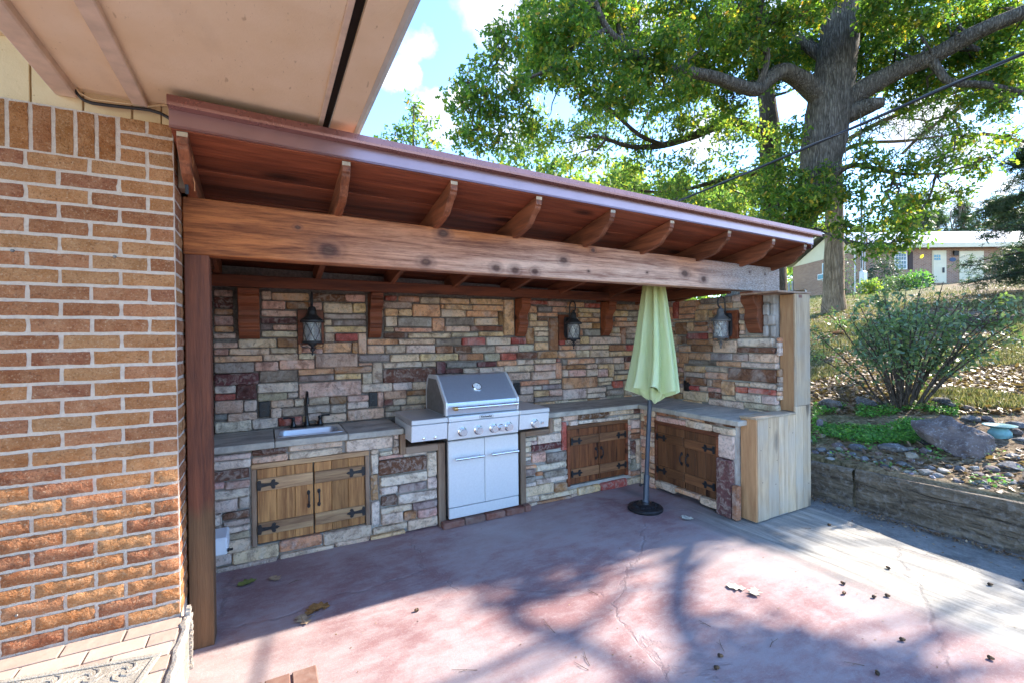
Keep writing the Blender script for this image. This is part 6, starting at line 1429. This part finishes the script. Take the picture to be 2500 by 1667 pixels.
    for k in range(60):
        u, v = rr.uniform(1150, 3000), rr.uniform(-700, -60); C.append((at(u, v, rr.uniform(8.5, 12.5)), rr.uniform(.6, .9), .75))
    # unseen outer boughs added on the sunny side to shade the paving between sun spots
    k = 0; tries = 0
    while k < 270 and tries < 16000:
        tries += 1; fx, fy = rr.uniform(.2, 5.0), rr.uniform(-1.6, 2.95); tt = rr.uniform(10.2, 13.5); Q = Vector((fx, fy, 0)) + SUN_DIR * tt
        if in_spots([Q[:]], .12)[0]: continue
        C.append((Q, .30, .60)); k += 1
    # carrying limb for those boughs
    a = q(2560, -70, 8.9); lim = [a, a.lerp(fl(1250, 1478) + SUN_DIR * 12.4, .5) + Vector((.5, .3, .2)), fl(1250, 1478) + SUN_DIR * 12.4, fl(1400, 1560) + SUN_DIR * 12.3, fl(1600, 1670) + SUN_DIR * 12.2]
    limbs.append((lim, [.09, .065, .05, .045, .03]))
    lim2 = [q(2760, -160, 8.6), Vector((12.6, .4, 7.9)), Vector((13.2, -1.6, 7.9))]; limbs.append((lim2, [.09, .06, .03]))
    t, n = tree('oak_tree', 'huge spreading oak with dark furrowed trunk leaning over the kitchen roof', limbs, C, ('oak', 'leaf_oak'), .108, 'bark_oak', per=2300, seed=3, prune=True, sub=26, spread=.24); print('oak leaves', n)
    # swing ropes
    for u0, v0, v1, lb_ in ((2064, 285, 610, 'thin swing rope hanging nearest the oak trunk'), (2101, 272, 655, 'longer swing rope hanging further out from the oak trunk')):
        a, b = at(u0, v0, 10.6), at(u0 + 8, v1, 10.6); b = Vector((a.x, a.y, b.z)); mb = MB(); mb.tube([a, a.lerp(b, .5) + Vector((.01, 0, 0)), b], .011, 5); tag(mb.build('swing_rope', M['rope'], None, True), lb_, 'rope', 'swing ropes on the oak')
oak()

def pine():
    b = gz(2036, 762); b.z -= .1; D = (b - EYE).dot(fw)
    pts = [b, at(2035, 700, D), at(2037, 560, D), at(2036, 420, D), at(2030, 250, D + .2), at(2026, 60, D + .3), at(2020, -200, D + .4), at(2018, -480, D + .5)]
    rad = [.34, .265, .235, .21, .19, .17, .12, .05]
    limbs = [(pts, rad)]
    def lb(*a): limbs.append(([at(*x[:3]) for x in a], [x[3] for x in a]))
    lb((2034, 400, D, .09), (2060, 350, D - .2, .07), (2156, 296, D - .6, .06), (2319, 231, D - 1.2, .045), (2450, 190, D - 1.6, .03))
    lb((2034, 385, D, .08), (2100, 352, D - .3, .05), (2210, 345, D - .9, .04), (2320, 330, D - 1.2, .02))
    lb((2203, 376, D - .8, .04), (2265, 318, D - .9, .045), (2373, 250, D - 1.1, .045), (2480, 235, D - 1.3, .03))
    lb((2260, 395, D - .8, .035), (2355, 355, D - .9, .04), (2400, 328, D - 1, .045), (2500, 347, D - 1.2, .045), (2620, 360, D - 1.5, .02))
    lb((2355, 355, D - .9, .03), (2340, 310, D - .9, .03), (2318, 280, D - .9, .035))
    C = [(at(u, v, D + R.uniform(-1.2, 1.2)), .6, .5) for u, v in ((2160, 300), (2250, 270), (2320, 235), (2400, 215), (2210, 350), (2300, 330), (2100, 330), (2480, 250), (2420, 300), (2000, 180), (2080, 120), (1960, 60), (2120, -20), (1900, -100), (2100, -150), (2000, -250), (2050, -350), (1950, -420), (2060, -470))]
    tree('pine_tree', 'slim straight pine with scaly reddish trunk rising from the lawn behind the shrub', limbs, C, ('needle', 'leaf_pine'), .30, 'bark_pine', per=300, seed=5, pitch=(10, 40), sub=12, prune=True)
pine()

def back_trees():
    # pale tree right behind the oak, carrying the long left boughs
    d = 15.5; b = at(1890, 640, d); b.z = H(b.x, b.y) - .1
    trunk = [b, at(1885, 500, d), at(1880, 340, d), at(1872, 240, d), at(1850, 60, d), at(1830, -150, d)]
    limbs = [(trunk, [.42, .36, .33, .26, .2, .08])]
    def lb(*a): limbs.append(([at(*x[:3]) for x in a], [x[3] for x in a]))
    lb((1880, 345, d, .2), (1790, 300, d - .3, .16), (1700, 330, d - .8, .13), (1620, 355, d - 1.2, .10), (1545, 360, d - 1.6, .07), (1480, 340, d - 2, .05))
    lb((1620, 355, d - 1.2, .07), (1560, 330, d - 1.8, .06), (1480, 260, d - 2.2, .05), (1390, 200, d - 2.6, .045), (1280, 208, d - 3, .035), (1210, 235, d - 3.2, .02))
    lb((1860, 420, d, .12), (1760, 440, d - .4, .08), (1640, 470, d - .8, .05), (1520, 460, d - 1.2, .03))
    C = []
    for u, v in ((1255, 385), (1330, 360), (1395, 405), (1450, 370), (1515, 430), (1550, 330), (1590, 400), (1640, 455), (1690, 395), (1735, 470), (1775, 350), (1815, 420), (1845, 500), (1890, 400), (1915, 480), (1670, 320), (1480, 315), (1400, 330), (1570, 470), (1330, 300), (1290, 345), (1620, 290), (1720, 280), (1800, 290), (1440, 290), (1770, 520), (1680, 500), (1600, 250), (1860, 330), (1960, 340), (1950, 440), (1700, 240), (1500, 250)):
        C.append((at(u, v, d - 1.0 + R.uniform(-1.2, 1.2)), R.uniform(.55, .8), .75))
    for k in range(16): C.append((at(R.uniform(1500, 2300), R.uniform(-350, 200), d + R.uniform(-1, 2)), .9, .6))
    t, n = tree('pale_oak_tree', 'second paler oak standing behind the big one, its boughs reaching over the metal roof', limbs, C, ('oak', 'leaf_pale'), .14, 'bark_dark', per=1000, seed=8, sub=20, spread=.30, prune=True); print('pale oak', n)
    # young treetop beyond the roof edge
    d = 20; C = [(at(u, v, d + R.uniform(-.5, .5)), .5, .7) for u, v in ((930, 348), (960, 330), (1000, 290), (1020, 330), (1050, 350), (985, 318), (1045, 300), (1010, 255), (1000, 370), (950, 390), (1060, 400), (1010, 420))]
    b = at(1000, 700, d); limbs = [([b, at(1002, 500, d), at(1008, 380, d), at(1010, 260, d)], [.12, .09, .06, .02])]
    tree('young_tree', 'wispy treetop alone against the sky beyond the roof edge', limbs, C, ('oak', 'leaf_oak'), .20, 'bark_oak', per=420, seed=12, sub=14, spread=.32)
    # woods far up the slope
    spec = [('pine', 2350, 500, 640, 46, 'tall hazy pine with bare stem above the far metal roof'), ('pine', 2225, 470, 640, 52, 'pine standing behind the ridge of the far house'), ('pine', 2455, 480, 640, 55, 'pine at the edge of the view beyond the dark cedar'), ('oak', 1990, 520, 640, 42, 'yellow green tree between the two near trunks'), ('oak', 2120, 540, 640, 48, 'yellow green tree peeping over the far roof'), ('pine', 2290, 520, 650, 60, 'distant pine farthest back over the far roof'), ('oak', 2180, 560, 650, 58, 'low pale tree far back behind the hanging oak leaves'),
            ('pine', 2520, 470, 660, 48, 'pine just leaving the picture behind the cedar'), ('oak', 1300, 400, 560, 40, 'leafy tree far behind the kitchen roof'), ('oak', 1480, 410, 600, 44, 'broad leafy tree far behind the middle of the kitchen roof'), ('oak', 1650, 420, 620, 40, 'leafy tree far behind the pale oak'), ('oak', 1800, 430, 640, 46, 'leafy tree far behind the big oak trunk'), ('oak', 2400, 560, 660, 62, 'round pale tree on the far hilltop')]
    for i, (k, u, vt, vb, d, lab) in enumerate(spec):
        b = at(u, vb, d); top = at(u, vt, d); base = Vector((b.x, b.y, H(b.x, b.y) - .2)); h = top.z - base.z; rr = random.Random(60 + i); C = []
        if k == 'pine':
            for j in range(26):
                z = base.z + h * rr.uniform(.25, 1.0); qq = (z - base.z) / h; rad = h * .26 * (1.15 - qq); a = rr.uniform(0, 6.28); C.append((Vector((base.x + math.cos(a) * rad * rr.random() ** .5, base.y + math.sin(a) * rad * rr.random() ** .5, z)), h * .075, .5))
            tree('distant_pine', lab, [([base, base.lerp(top, .5), top], [h * .022, h * .016, .03])], C, ('needle', 'leaf_pine'), h * .06, 'bark_pine', per=280 / (h * .08) ** 1.6, seed=60 + i, sub=9, group='trees on the far slope', spread=h * .05, pitch=(0, 35))
        else:
            for j in range(26):
                a = rr.uniform(0, 6.28); ph = rr.uniform(-.5, 1.2); rad = h * .38; C.append((Vector((base.x + math.cos(a) * math.cos(ph) * rad * rr.uniform(.5, 1), base.y + math.sin(a) * math.cos(ph) * rad * rr.uniform(.5, 1), base.z + h * .60 + math.sin(ph) * h * .36)), h * .11, .6))
            tree('distant_tree', lab, [([base, base.lerp(top, .4), base.lerp(top, .8)], [h * .028, h * .02, .05])], C, ('quad', 'leaf_pale'), h * .045, 'bark_dark', per=260 / (h * .11) ** 1.6, seed=60 + i, sub=9, group='trees on the far slope', spread=h * .06)
    # far woodland that reads as one mass
    rng = np.random.default_rng(44); P = []
    for i in range(150):
        u = rng.uniform(700, 3200); d = rng.uniform(70, 110); p = at(u, 640, d); z0 = H(p.x, p.y); hh = rng.uniform(6, 10)
        n = 150; dirs = rng.normal(0, 1, (n, 3)); dirs /= np.linalg.norm(dirs, axis=1)[:, None]; P.append(np.array([p.x, p.y, z0 + hh * .52]) + dirs * rng.uniform(.6, 1, (n, 1)) * np.array([hh * .36, hh * .36, hh * .5]))
    P = np.concatenate(P); o = leaf_cloud('woodland', 'quad', P, rng.uniform(.8, 1.7, len(P)), 'leaf_pale', None, rng=rng); tag(o, 'far woodland along the top of the slope', 'woodland', kind='stuff')
    # dark cedar on the right
    b = gz(2560, 770); D = 12.0; b = at(2625, 740, D); b.z = H(b.x, b.y) - .1; C = []
    rr = random.Random(17)
    trunk = [b, b + Vector((0, 0, 1.5)), b + Vector((0, 0, 3.2)), b + Vector((0, 0, 5))]; limbs = [(trunk, [.16, .13, .09, .02])]
    for j in range(52):
        z = b.z + rr.uniform(.45, 4.6); qq = (z - b.z) / 5; rad = 2.35 * (1 - qq) ** .55 + .15; a = j * 2.4; e = Vector((b.x + math.cos(a) * rad, b.y + math.sin(a) * rad, z - .10)); m_ = Vector((b.x, b.y, z + .1)); limbs.append(([m_, m_.lerp(e, .5) + Vector((0, 0, .1)), e], [.035, .022, .008]))
        for s_ in (.35, .62, .9): C.append((m_.lerp(e, s_) + Vector((rr.uniform(-.1, .1), rr.uniform(-.1, .1), rr.uniform(-.05, .1))), .32, .9))
    tree('cedar_tree', 'dark drooping cedar at the edge of the lawn beside the far house', limbs, C, ('needle', 'leaf_cedar'), .17, 'bark_dark', per=1500, seed=20, sub=12, spread=.2, pitch=(-12, 25))
back_trees()

def shrub():
    p = gz(2205, 992); t = thing('shrub', 'large loose evergreen shrub fanning up from the stone bordered bed', 'shrub', tuple(p)); rr = random.Random(31); rng = np.random.default_rng(31)
    st = MB(); LP = []; rgt = Vector((math.cos(YAW), -math.sin(YAW), 0)); fwd = Vector((math.sin(YAW), math.cos(YAW), 0))
    for i in range(40):
        a = rr.uniform(-1, 1); bdep = rr.uniform(-.75, .75); hh = (1.50 - .55 * a * a) * rr.uniform(.72, 1.02) ; top = p + rgt * (a * 1.06 + .05) + fwd * bdep + Vector((0, 0, hh))
        s0 = p + rgt * (a * .16) + fwd * (bdep * .15); mid = s0.lerp(top, .5) + Vector((0, 0, .12)) - rgt * a * .10; P = []
        for k in range(8):
            q_ = k / 7; P.append((1 - q_) ** 2 * s0 + 2 * q_ * (1 - q_) * mid + q_ ** 2 * top + Vector((rr.gauss(0, .01), rr.gauss(0, .01), 0)))
        st.tube(P, [.013 - .0014 * k for k in range(8)], 5)
        for k in range(9):
            q_ = rr.uniform(.26, 1.0); j = min(6, int(q_ * 7)); b0 = P[j].lerp(P[j + 1], q_ * 7 - j); L = rr.uniform(.10, .28); dirv = Vector((rr.gauss(0, 1), rr.gauss(0, 1), rr.gauss(.35, .6))).normalized(); e = b0 + dirv * L; st.tube([b0, b0.lerp(e, .5) + Vector((0, 0, .01)), e], [.004, .003, .0015], 4)
            m = rr.randint(11, 20); tt = rng.uniform(.15, 1.1, (m, 1)); LP.append(np.array(b0[:]) + np.array((e - b0)[:]) * tt + rng.normal(0, .028, (m, 3)))
    st.build('stems', M['bark_dark'], t, True, fix=False)
    LP = np.concatenate(LP); leaf_cloud('foliage', 'oval', LP, rng.uniform(.042, .072, len(LP)), 'leaf_shrub', t, (5, 40), rng=rng); print('shrub', len(LP))
    # clover patch between the rocks
    P = []; n = 0
    while n < 15000:
        u, v = rng.uniform(1985, 2340), rng.uniform(990, 1085); d = gz_fast(u, v)
        if d is None: continue
        x, y, z = d; keep = mnoise.noise(Vector((x * 2.6, y * 2.6, 3.0)))
        n += 1
        if keep < -.10: continue
        P.append((x, y, z + rng.uniform(.012, .055)))
    for _ in range(2600):
        x, y = rng.uniform(4.9, 5.7), rng.uniform(.2, 3.0)
        if mnoise.noise(Vector((x * 4, y * 4, 8.0))) > .12: P.append((x, y, H(x, y) + rng.uniform(.01, .05)))
    o = leaf_cloud('clover', 'round', P, rng.uniform(.012, .026, len(P)), 'leaf_clover', None, (0, 22), 22, rng=rng); tag(o, 'bright green clover carpet in front of the shrub', 'ground cover', kind='stuff')
    # grass and fallen leaves on the slope
    P = []
    for _ in range(60000):
        u, v = rng.uniform(1980, 2500), rng.uniform(715, 1000); d = gz_fast(u, v)
        if d is None: continue
        x, y, z = d; g = mnoise.noise(Vector((x * .7, y * .7, 1.0)))
        if g > .02: P.append((x, y, z - .003))
    for _ in range(26000):
        x, y = 4.9 + 22 * rng.random() ** 1.5, rng.uniform(-7, 14); g = mnoise.noise(Vector((x * .7, y * .7, 1.0)))
        if g > .02 and (x > 6.2 or y < -1 or y > 3.8): P.append((x, y, H(x, y) - .003))
    sz = np.array([.035 + .055 * rng.random() * (1 + max(0, math.hypot(p_[0], p_[1]) - 8) * .10) for p_ in P]); o = leaf_cloud('lawn_grass', 'blade', P, sz, 'leaf_grass', None, upright=True, rng=rng); tag(o, 'thin autumn grass growing over the slope', 'grass', kind='stuff')
    P = []
    for _ in range(42000):
        u, v = rng.uniform(1980, 2500), rng.uniform(720, 1010); d = gz_fast(u, v)
        if d is None: continue
        P.append((d[0], d[1], d[2] + rng.uniform(.004, .02)))
    for _ in range(16000):
        x, y = 4.9 + 22 * rng.random() ** 1.5, rng.uniform(-7, 14); P.append((x, y, H(x, y) + rng.uniform(.004, .02)))
    for _ in range(2600):
        x, y = rng.uniform(4.84, 5.9), rng.uniform(-.5, 3.4); P.append((x, y, H(x, y) + .01))
    o = leaf_cloud('leaf_litter', 'oak', P, rng.uniform(.03, .085, len(P)), 'leaf_dead', None, (0, 18), 18, rng=rng); tag(o, 'brown fallen leaves scattered over the slope', 'leaf litter', kind='stuff')
    P = []
    for _ in range(1700):
        y = rng.uniform(-.8, 3.2); P.append((4.66 - abs(rng.normal(0, .05)), y, -.022 + rng.uniform(0, .01)))
    for _ in range(160):
        y = rng.uniform(-.5, 3.0); P.append((rng.uniform(4.2, 4.68), y, -.024))
    o = leaf_cloud('debris', 'quad', P, rng.uniform(.008, .032, len(P)), 'leaf_dead', None, (0, 20), 20, rng=rng); tag(o, 'bits of dead leaf gathered along the foot of the retaining wall', 'debris', kind='stuff')
def gz_fast(u, v):
    d = ray(u, v); x0 = 4.78; t = x0 / d.x if d.x > 0 else None
    if t is None: return None
    lo = t
    for _ in range(60):
        p = EYE + d * t; dz = p.z - H(p.x, p.y)
        if dz < .003: return (p.x, p.y, H(p.x, p.y)) if p.x > 4.82 else None
        t += max(dz * .9 / max(.05, abs(d.z) + .19 * d.x + .02), .01)
        if t > 60: return None
    return None
shrub()

# ------------------------------------------------------------------ far house
def far_house():
    rz = -YAW; corner_d, lat = 28.0, 21.9
    f_h = Vector((math.sin(YAW), math.cos(YAW), 0)); r_h = Vector((math.cos(YAW), -math.sin(YAW), 0)); b = Vector((EYE.x, EYE.y, 0)) + f_h * corner_d + r_h * lat; b.z = 4.55
    t = thing('ranch_house', 'single storey brick ranch house with pale metal roof up the slope', 'house', tuple(b), rz)
    W, Dp, E = 17.0, 7.5, 2.28
    mb = MB(); mb.box(0, W, 0, Dp, -1.6, E); mb.build('wall', M['farbrick'], t)
    mb = MB(); mb.prism([(-.0, E + .001), (Dp, E + .001), (Dp / 2, E + 1.45)], -.02, .04, 'x'); mb.build('gable', M['cream'], t)
    rid = E + 1.70; ov = .55
    for s in (0, 1):
        vs = []
        for x in (-.55, W + .5):
            y0, y1 = (-ov, Dp / 2) if s == 0 else (Dp + ov, Dp / 2)
            for yy, zz in ((y0, E + .08), (y1, rid), (y1, rid + .10), (y0, E + .18)): vs.append((x, yy, zz))
        mb = MB(); mb._add(vs, [(0, 1, 2, 3), (7, 6, 5, 4), (0, 4, 5, 1), (1, 5, 6, 2), (2, 6, 7, 3), (3, 7, 4, 0)]); mb.build('roof', M['farroof'], t)
    mb = MB(); mb.box(-.5, W, -ov - .03, -ov, E - .10, E + .14); mb.build('fascia', M['cream'], t)
    for s in (0, 1):
        vs = []
        y0, y1 = (-ov, Dp / 2) if s == 0 else (Dp + ov, Dp / 2)
        for x in (-.60, -.555):
            for yy, zz in ((y0, E - .08), (y1, rid - .14), (y1, rid + .13), (y0, E + .20)): vs.append((x, yy, zz))
        mb = MB(); mb._add(vs, [(0, 1, 2, 3), (7, 6, 5, 4), (0, 4, 5, 1), (1, 5, 6, 2), (2, 6, 7, 3), (3, 7, 4, 0)]); mb.build('rake_board', M['cream'] if s else M['shutter'], t)
    k = 28.0 / FPX
    X = lambda x: ((1900 + x / 3.92) - 2119) * k; Z = lambda y: (713 - (550 + y / 3.92)) * k + .02
    # window with grid
    x0, x1, z0, z1 = X(1105), X(1225), Z(495), Z(325)
    mb = MB(); mb.box(x0, x1, -.05, .01, z0, z1); w = mb.build('window', M['white_trim'], t)
    mb = MB(); mb.box(x0 + .08, x1 - .08, -.058, -.052, z0 + .08, z1 - .08); mb.build('pane', M['win_glass'], w)
    mb = MB()
    for i in range(1, 4): xx = x0 + .08 + (x1 - x0 - .16) * i / 4; mb.box(xx - .012, xx + .012, -.066, -.060, z0 + .08, z1 - .08)
    for i in range(1, 4): zz = z0 + .08 + (z1 - z0 - .16) * i / 4; mb.box(x0 + .08, x1 - .08, -.074, -.068, zz - (.03 if i == 2 else .012), zz + (.03 if i == 2 else .012))
    mb.build('muntins', M['white_trim'], w)
    mb = MB(); mb.box(X(1238), X(1280), -.05, -.001, z0, z1); mb.build('shutter', M['shutter'], t)
    mb = MB(); mb.box(X(1468), X(1602), -.03, .01, Z(628), Z(318)); mb.build('door_frame', M['cream'], t)
    mb = MB(); mb.box(X(1476), X(1590), -.05, -.032, Z(622), Z(326)); d = mb.build('door', M['cream'], t)
    for i in range(3):
        for j in range(2):
            a0 = X(1482) + (X(1546) - X(1482)) * i / 3; a1 = X(1482) + (X(1546) - X(1482)) * (i + 1) / 3 - .03; c0 = Z(410) + (Z(355) - Z(410)) * j / 2; c1 = c0 + (Z(355) - Z(410)) / 2 - .03
            mb = MB(); mb.box(a0, a1, -.058, -.051, c0, c1); mb.build('pane', M['win_teal'], d)
    mb = MB(); mb.box(X(1560), X(1576), -.09, -.05, Z(530), Z(480)); mb.build('handle', M['black_iron'], d)
    for i in range(5):
        mb = MB(); zt = Z(325) - i * .44; mb.box(X(1725), X(1725) + 1.5, -.04, .01, zt - .425, zt); mb.build('garage_panel', M['cream'], t)
    mb = MB(); mb.prism([(-.12, Z(370)), (-.05, Z(345)), (-.05, Z(322)), (-.16, Z(330))], X(1662), X(1705), 'x'); mb.build('wall_lamp', M['black_iron'], t)
    mb = MB(); n = 14; cx, cz = X(1665), Z(405); vs = [(cx + .20 * math.cos(a * 2 * math.pi / n), -.02, cz + .13 * math.sin(a * 2 * math.pi / n)) for a in range(n)]; mb._add(vs + [(x, -.001, z) for x, _, z in vs], [tuple(range(n)), tuple(range(2 * n - 1, n - 1, -1))] + [(i, (i + 1) % n, n + (i + 1) % n, n + i) for i in range(n)]); mb.build('number_plate', M['blue_plate'], t)
    # gable end: window with air conditioner
    yy = 3.2
    mb = MB(); mb.box(-.04, .01, yy, yy + .9, .75, 2.0); w = mb.build('window', M['white_trim'], t)
    mb = MB(); mb.box(-.05, -.042, yy + .07, yy + .83, 1.25, 1.93); mb.build('pane', M['win_teal'], w)
    mb = MB(); mb.box(-.45, .0, yy + .1, yy + .8, .80, 1.22, .02); mb.build('air_conditioner', M['white_trim'], t)
    mb = MB(); mb.box(-.457, -.452, yy + .17, yy + .73, .87, 1.15); mb.build('grille', M['win_teal'], t)
    mb = MB(); mb.tube([(-.05, 1.0, -.4), (-.05, 1.0, 2.2)], .05, 8); mb.build('downpipe', M['white_trim'], t)
    # meter mast in front of the corner
    D = 25.5; a, c = at(2107, 735, D), at(2103, 560, D); c = Vector((a.x, a.y, at(2103, 430, D).z))
    t2 = thing('meter_mast', 'grey electric meter box on a galvanised mast in front of the far house', 'meter mast', tuple(a))
    for dx in (-.07, .10): mb = MB(); mb.tube([a + rt * dx - Vector((0, 0, .6)), Vector((a.x, a.y, c.z)) + rt * dx], .055 if dx < 0 else .035, 8); mb.build('pole', M['galv'], t2, True)
    p = at(2107, 680, D - .25); mb = MB(); mb.box(p.x - .22, p.x + .22, p.y - .12, p.y + .1, p.z - .38, p.z + .38, .03); mb.build('meter_box', M['grey_box'], t2)
    # shrubs along the house front
    rng = np.random.default_rng(70)
    def bush(u, v, d, w, h, mat, lab, n=900, size=.10):
        p = at(u, v, d); p.z = H(p.x, p.y); P = rng.normal(0, 1, (n, 3)); P /= np.linalg.norm(P, axis=1)[:, None]; P = P * (rng.uniform(.3, 1, (n, 1)) ** .5) * np.array([w / 2, w / 2, h / 2]) * (1 + .25 * np.sin(P[:, :1] * 7 + P[:, 1:2] * 5)); 
        t_ = thing('bush', lab, 'bush', tuple(p), 0, 'bushes round the far house'); leaf_cloud('foliage', 'oval', P + np.array([p.x, p.y, p.z + h * .48]), rng.uniform(size * .7, size * 1.3, n), mat, t_, (5, 40), rng=rng)
        mb = MB(); rr = random.Random(int(u))
        for k in range(7): mb.tube([p, p + Vector((rr.uniform(-.3, .3) * w, rr.uniform(-.3, .3) * w, h * .6))], [.02, .006], 4)
        mb.build('stems', M['bark_dark'], t_)
    bush(2155, 700, 26.5, 1.9, 2.1, 'leaf_cedar', 'tall dusky bush against the near corner of the far house', 1500, .13)
    bush(2195, 705, 24, 1.6, .9, 'leaf_shrub', 'low glossy bush under the far house window', 1100, .12)
    bush(2238, 706, 23.5, 1.1, 1.0, 'leaf_clover', 'bright green bush between the far window and the door', 800, .12)
    bush(2268, 712, 24.5, .6, .7, 'leaf_cedar', 'small dark potted bush beside the far door', 400, .09)
    bush(2122, 728, 22, .9, .8, 'leaf_pale', 'yellow green grassy bush at the foot of the meter mast', 600, .14)
    bush(2063, 700, 26, 1.0, 2.2, 'leaf_shrub', 'thin purple leaved bush near the downpipe', 260, .10)
    # fence bits seen under the gable
    p0, p1 = at(1903, 700, 34), at(1935, 700, 34)
    tf = thing('fence', 'short run of weathered fence posts beyond the gable end', 'fence', tuple(p0))
    for k in range(5):
        p = p0.lerp(p1, k / 4); mb = MB(); mb.box(p.x - .08, p.x + .08, p.y - .05, p.y + .05, p.z - 1.2, p.z + .35 + R.uniform(-.1, .1)); mb.build('post', M['galv'], tf)
    for dz in (.1, -.35): mb = MB(); mb.tube([p0 + Vector((0, 0, dz)), p1 + Vector((0, 0, dz))], .05, 5); mb.build('rail', M['galv'], tf)
far_house()

# ------------------------------------------------------------------ service cable overhead
def overhead():
    a, b = at(2560, 104, 2.95), at(1655, 492, 6.0); d = b - a
    pts = [a - d * 1.2 + Vector((0, 0, .12)), a, a + d * .33 - Vector((0, 0, .015)), a + d * .66 - Vector((0, 0, .015)), b, b + d * 1.0 + Vector((0, 0, .10)), b + d * 2.2 + Vector((0, 0, .4))]
    t = thing('power_cable', 'thick black overhead service cable with a thin wire wound round it', 'cable', tuple(a)); mb = MB(); mb.tube(pts, .0125, 10); mb.build('cable', M['cable'], t, True)
    n = 260; L = []; e1 = Vector((0, 0, 1)); ax = d.normalized(); e2 = ax.cross(e1).normalized(); e1 = e2.cross(ax)
    s, e = a - d * .4, b + d * .6
    for i in range(n):
        w = i / (n - 1); p = s.lerp(e, w); sag = -.015 * math.sin(min(1, max(0, (p - a).dot(ax) / d.length)) * math.pi); an = w * 42; L.append(p + Vector((0, 0, sag)) + (e1 * math.cos(an) + e2 * math.sin(an)) * .0140)
    mb = MB(); mb.tube(L, .0012, 4); mb.build('lashing_wire', M['galv'], t, True)
overhead()

# ------------------------------------------------------------------ leaves, acorns and twigs on the paving
def litter():
    T, F = leaf_template('oak')
    def leaf(u, v, size, mat, yaw, label, group=None, curl=.35):
        p = fl(u, v, .004); r = random.Random(int(u * 7 + v)); vs = []
        for x, y, z in T:
            X, Y = x * 1.35 + .05 * r.uniform(-1, 1), y - .5; Z = curl * (abs(x) * .9) ** 1.3 + curl * .5 * (Y * Y) + .04 * r.uniform(0, 1)
            vs.append(((X * math.cos(yaw) - Y * math.sin(yaw)) * size + p.x, (X * math.sin(yaw) + Y * math.cos(yaw)) * size + p.y, Z * size + p.z))
        me = bpy.data.meshes.new('oak_leaf'); n0 = len(vs); fs = [list(f) for f in F]
        vs2 = vs + [(x, y, z + .0012) for x, y, z in vs]; fs2 = [f[::-1] for f in fs] + [[i + n0 for i in f] for f in fs]
        me.from_pydata(vs2, [], fs2); me.materials.append(M[mat]); o = bpy.data.objects.new('oak_leaf', me); COL.objects.link(o); tag(o, label, 'leaf', group)
    leaf(603, 1422, .115, 'leaf_green', 1.9, 'olive green oak leaf lying on the patio nearest the wooden post', None)
    leaf(672, 1412, .09, 'leaf_dry', .4, 'curled tan oak leaf on the patio next to the olive green leaf')
    leaf(780, 1482, .125, 'leaf_dry_brown', 1.2, 'warm brown oak leaf of the overlapping pair on the patio')
    leaf(762, 1490, .10, 'leaf_dry_brown', 2.5, 'brown crumpled leaf under the warm brown oak leaf')
    leaf(742, 1513, .115, 'leaf_dry', .2, 'dull tan oak leaf just in front of the warm brown pair')
    leaf(1680, 1266, .11, 'leaf_dry_pale', 1.1, 'pale dry oak leaf between the umbrella foot and the cedar panel', None, .5)
    leaf(1672, 1262, .09, 'leaf_dry_pale', 2.6, 'small pale leaf piece crossing the dry leaf beside the umbrella foot', None, .4)
    leaf(1797, 1434, .11, 'leaf_dry_pale', .7, 'bleached oak leaf on the open paving, the one nearer the umbrella', None, .3)
    leaf(1843, 1446, .10, 'leaf_dry_pale', 2.2, 'bleached folded oak leaf on the open paving, the one further from the umbrella', None, .6)
    for i, (u, v) in enumerate(((2171, 1389), (2062, 1449), (2132, 1459), (2163, 1455), (2414, 1428), (2199, 1563), (2414, 1607), (2143, 1648), (1755, 1603), (1746, 1633), (2022, 1282), (2499, 1419), (1020, 1491), (2061, 1427))):
        p = fl(u, v); t = thing('acorn', 'brown acorn lying on the open paving', 'acorn', (p.x, p.y, 0), 0, 'acorns on the paving')
        a = R.uniform(0, 6.28); ax = Vector((math.cos(a), math.sin(a), .15)); mb = MB(); mb.lathe([(.0, -.002), (.006, .0), (.0085, .006), (.0080, .014), (.004, .020), (.0, .0215)], 10, (p.x, p.y, .009), ax); mb.build('nut', M['acorn'], t, True)
        mb = MB(); mb.lathe([(.0, -.007), (.006, -.005), (.0098, .001), (.0092, .005), (.0, .004)], 10, (p.x, p.y, .0095), ax); mb.build('cap', M['acorn_dark'], t, True)
    for i, (u, v, a, L) in enumerate(((1165, 1636, 2.6, .12), (1440, 1625, 1.2, .10), (1437, 1636, 1.9, .08), (1460, 1452, 1.8, .08), (1880, 1580, .2, .10), (1768, 1590, .9, .09), (2325, 1310, 1.3, .09), (1735, 1530, 1.7, .07), (705, 1425, .2, .08), (1355, 1545, 1.5, .13), (2110, 1625, 2.3, .08), (1980, 1290, 2.4, .07))):
        p = fl(u, v); d = Vector((math.cos(a), math.sin(a), 0)); e = Vector((-d.y, d.x, 0)); mb = MB(); mb.tube([p + Vector((0, 0, .003)), p + d * L * .4 + e * .006 + Vector((0, 0, .007)), p + d * L + Vector((0, 0, .003))], [.0016, .0013, .0008], 4); mb.tube([p + d * L * .4 + Vector((0, 0, .006)), p + d * L * .7 + e * .02 + Vector((0, 0, .004))], [.001, .0006], 4)
        tag(mb.build('twig', M['twig'], None), 'thin dry twig on the paving', 'twig', 'twigs on the paving')
    # scatter of tiny specks
    rng = np.random.default_rng(3); P = np.stack([rng.uniform(-.2, 4.2, 240), rng.uniform(.8, 3.5, 240), np.full(240, .003)], 1); P = P[(P[:, 0] < 3.4) | (P[:, 1] < 2.3)]; o = leaf_cloud('specks', 'quad', P, rng.uniform(.004, .014, len(P)), 'leaf_dead', None, (0, 8), 8, rng=rng); tag(o, 'tiny specks of plant litter over the paving', 'litter', kind='stuff')
litter()
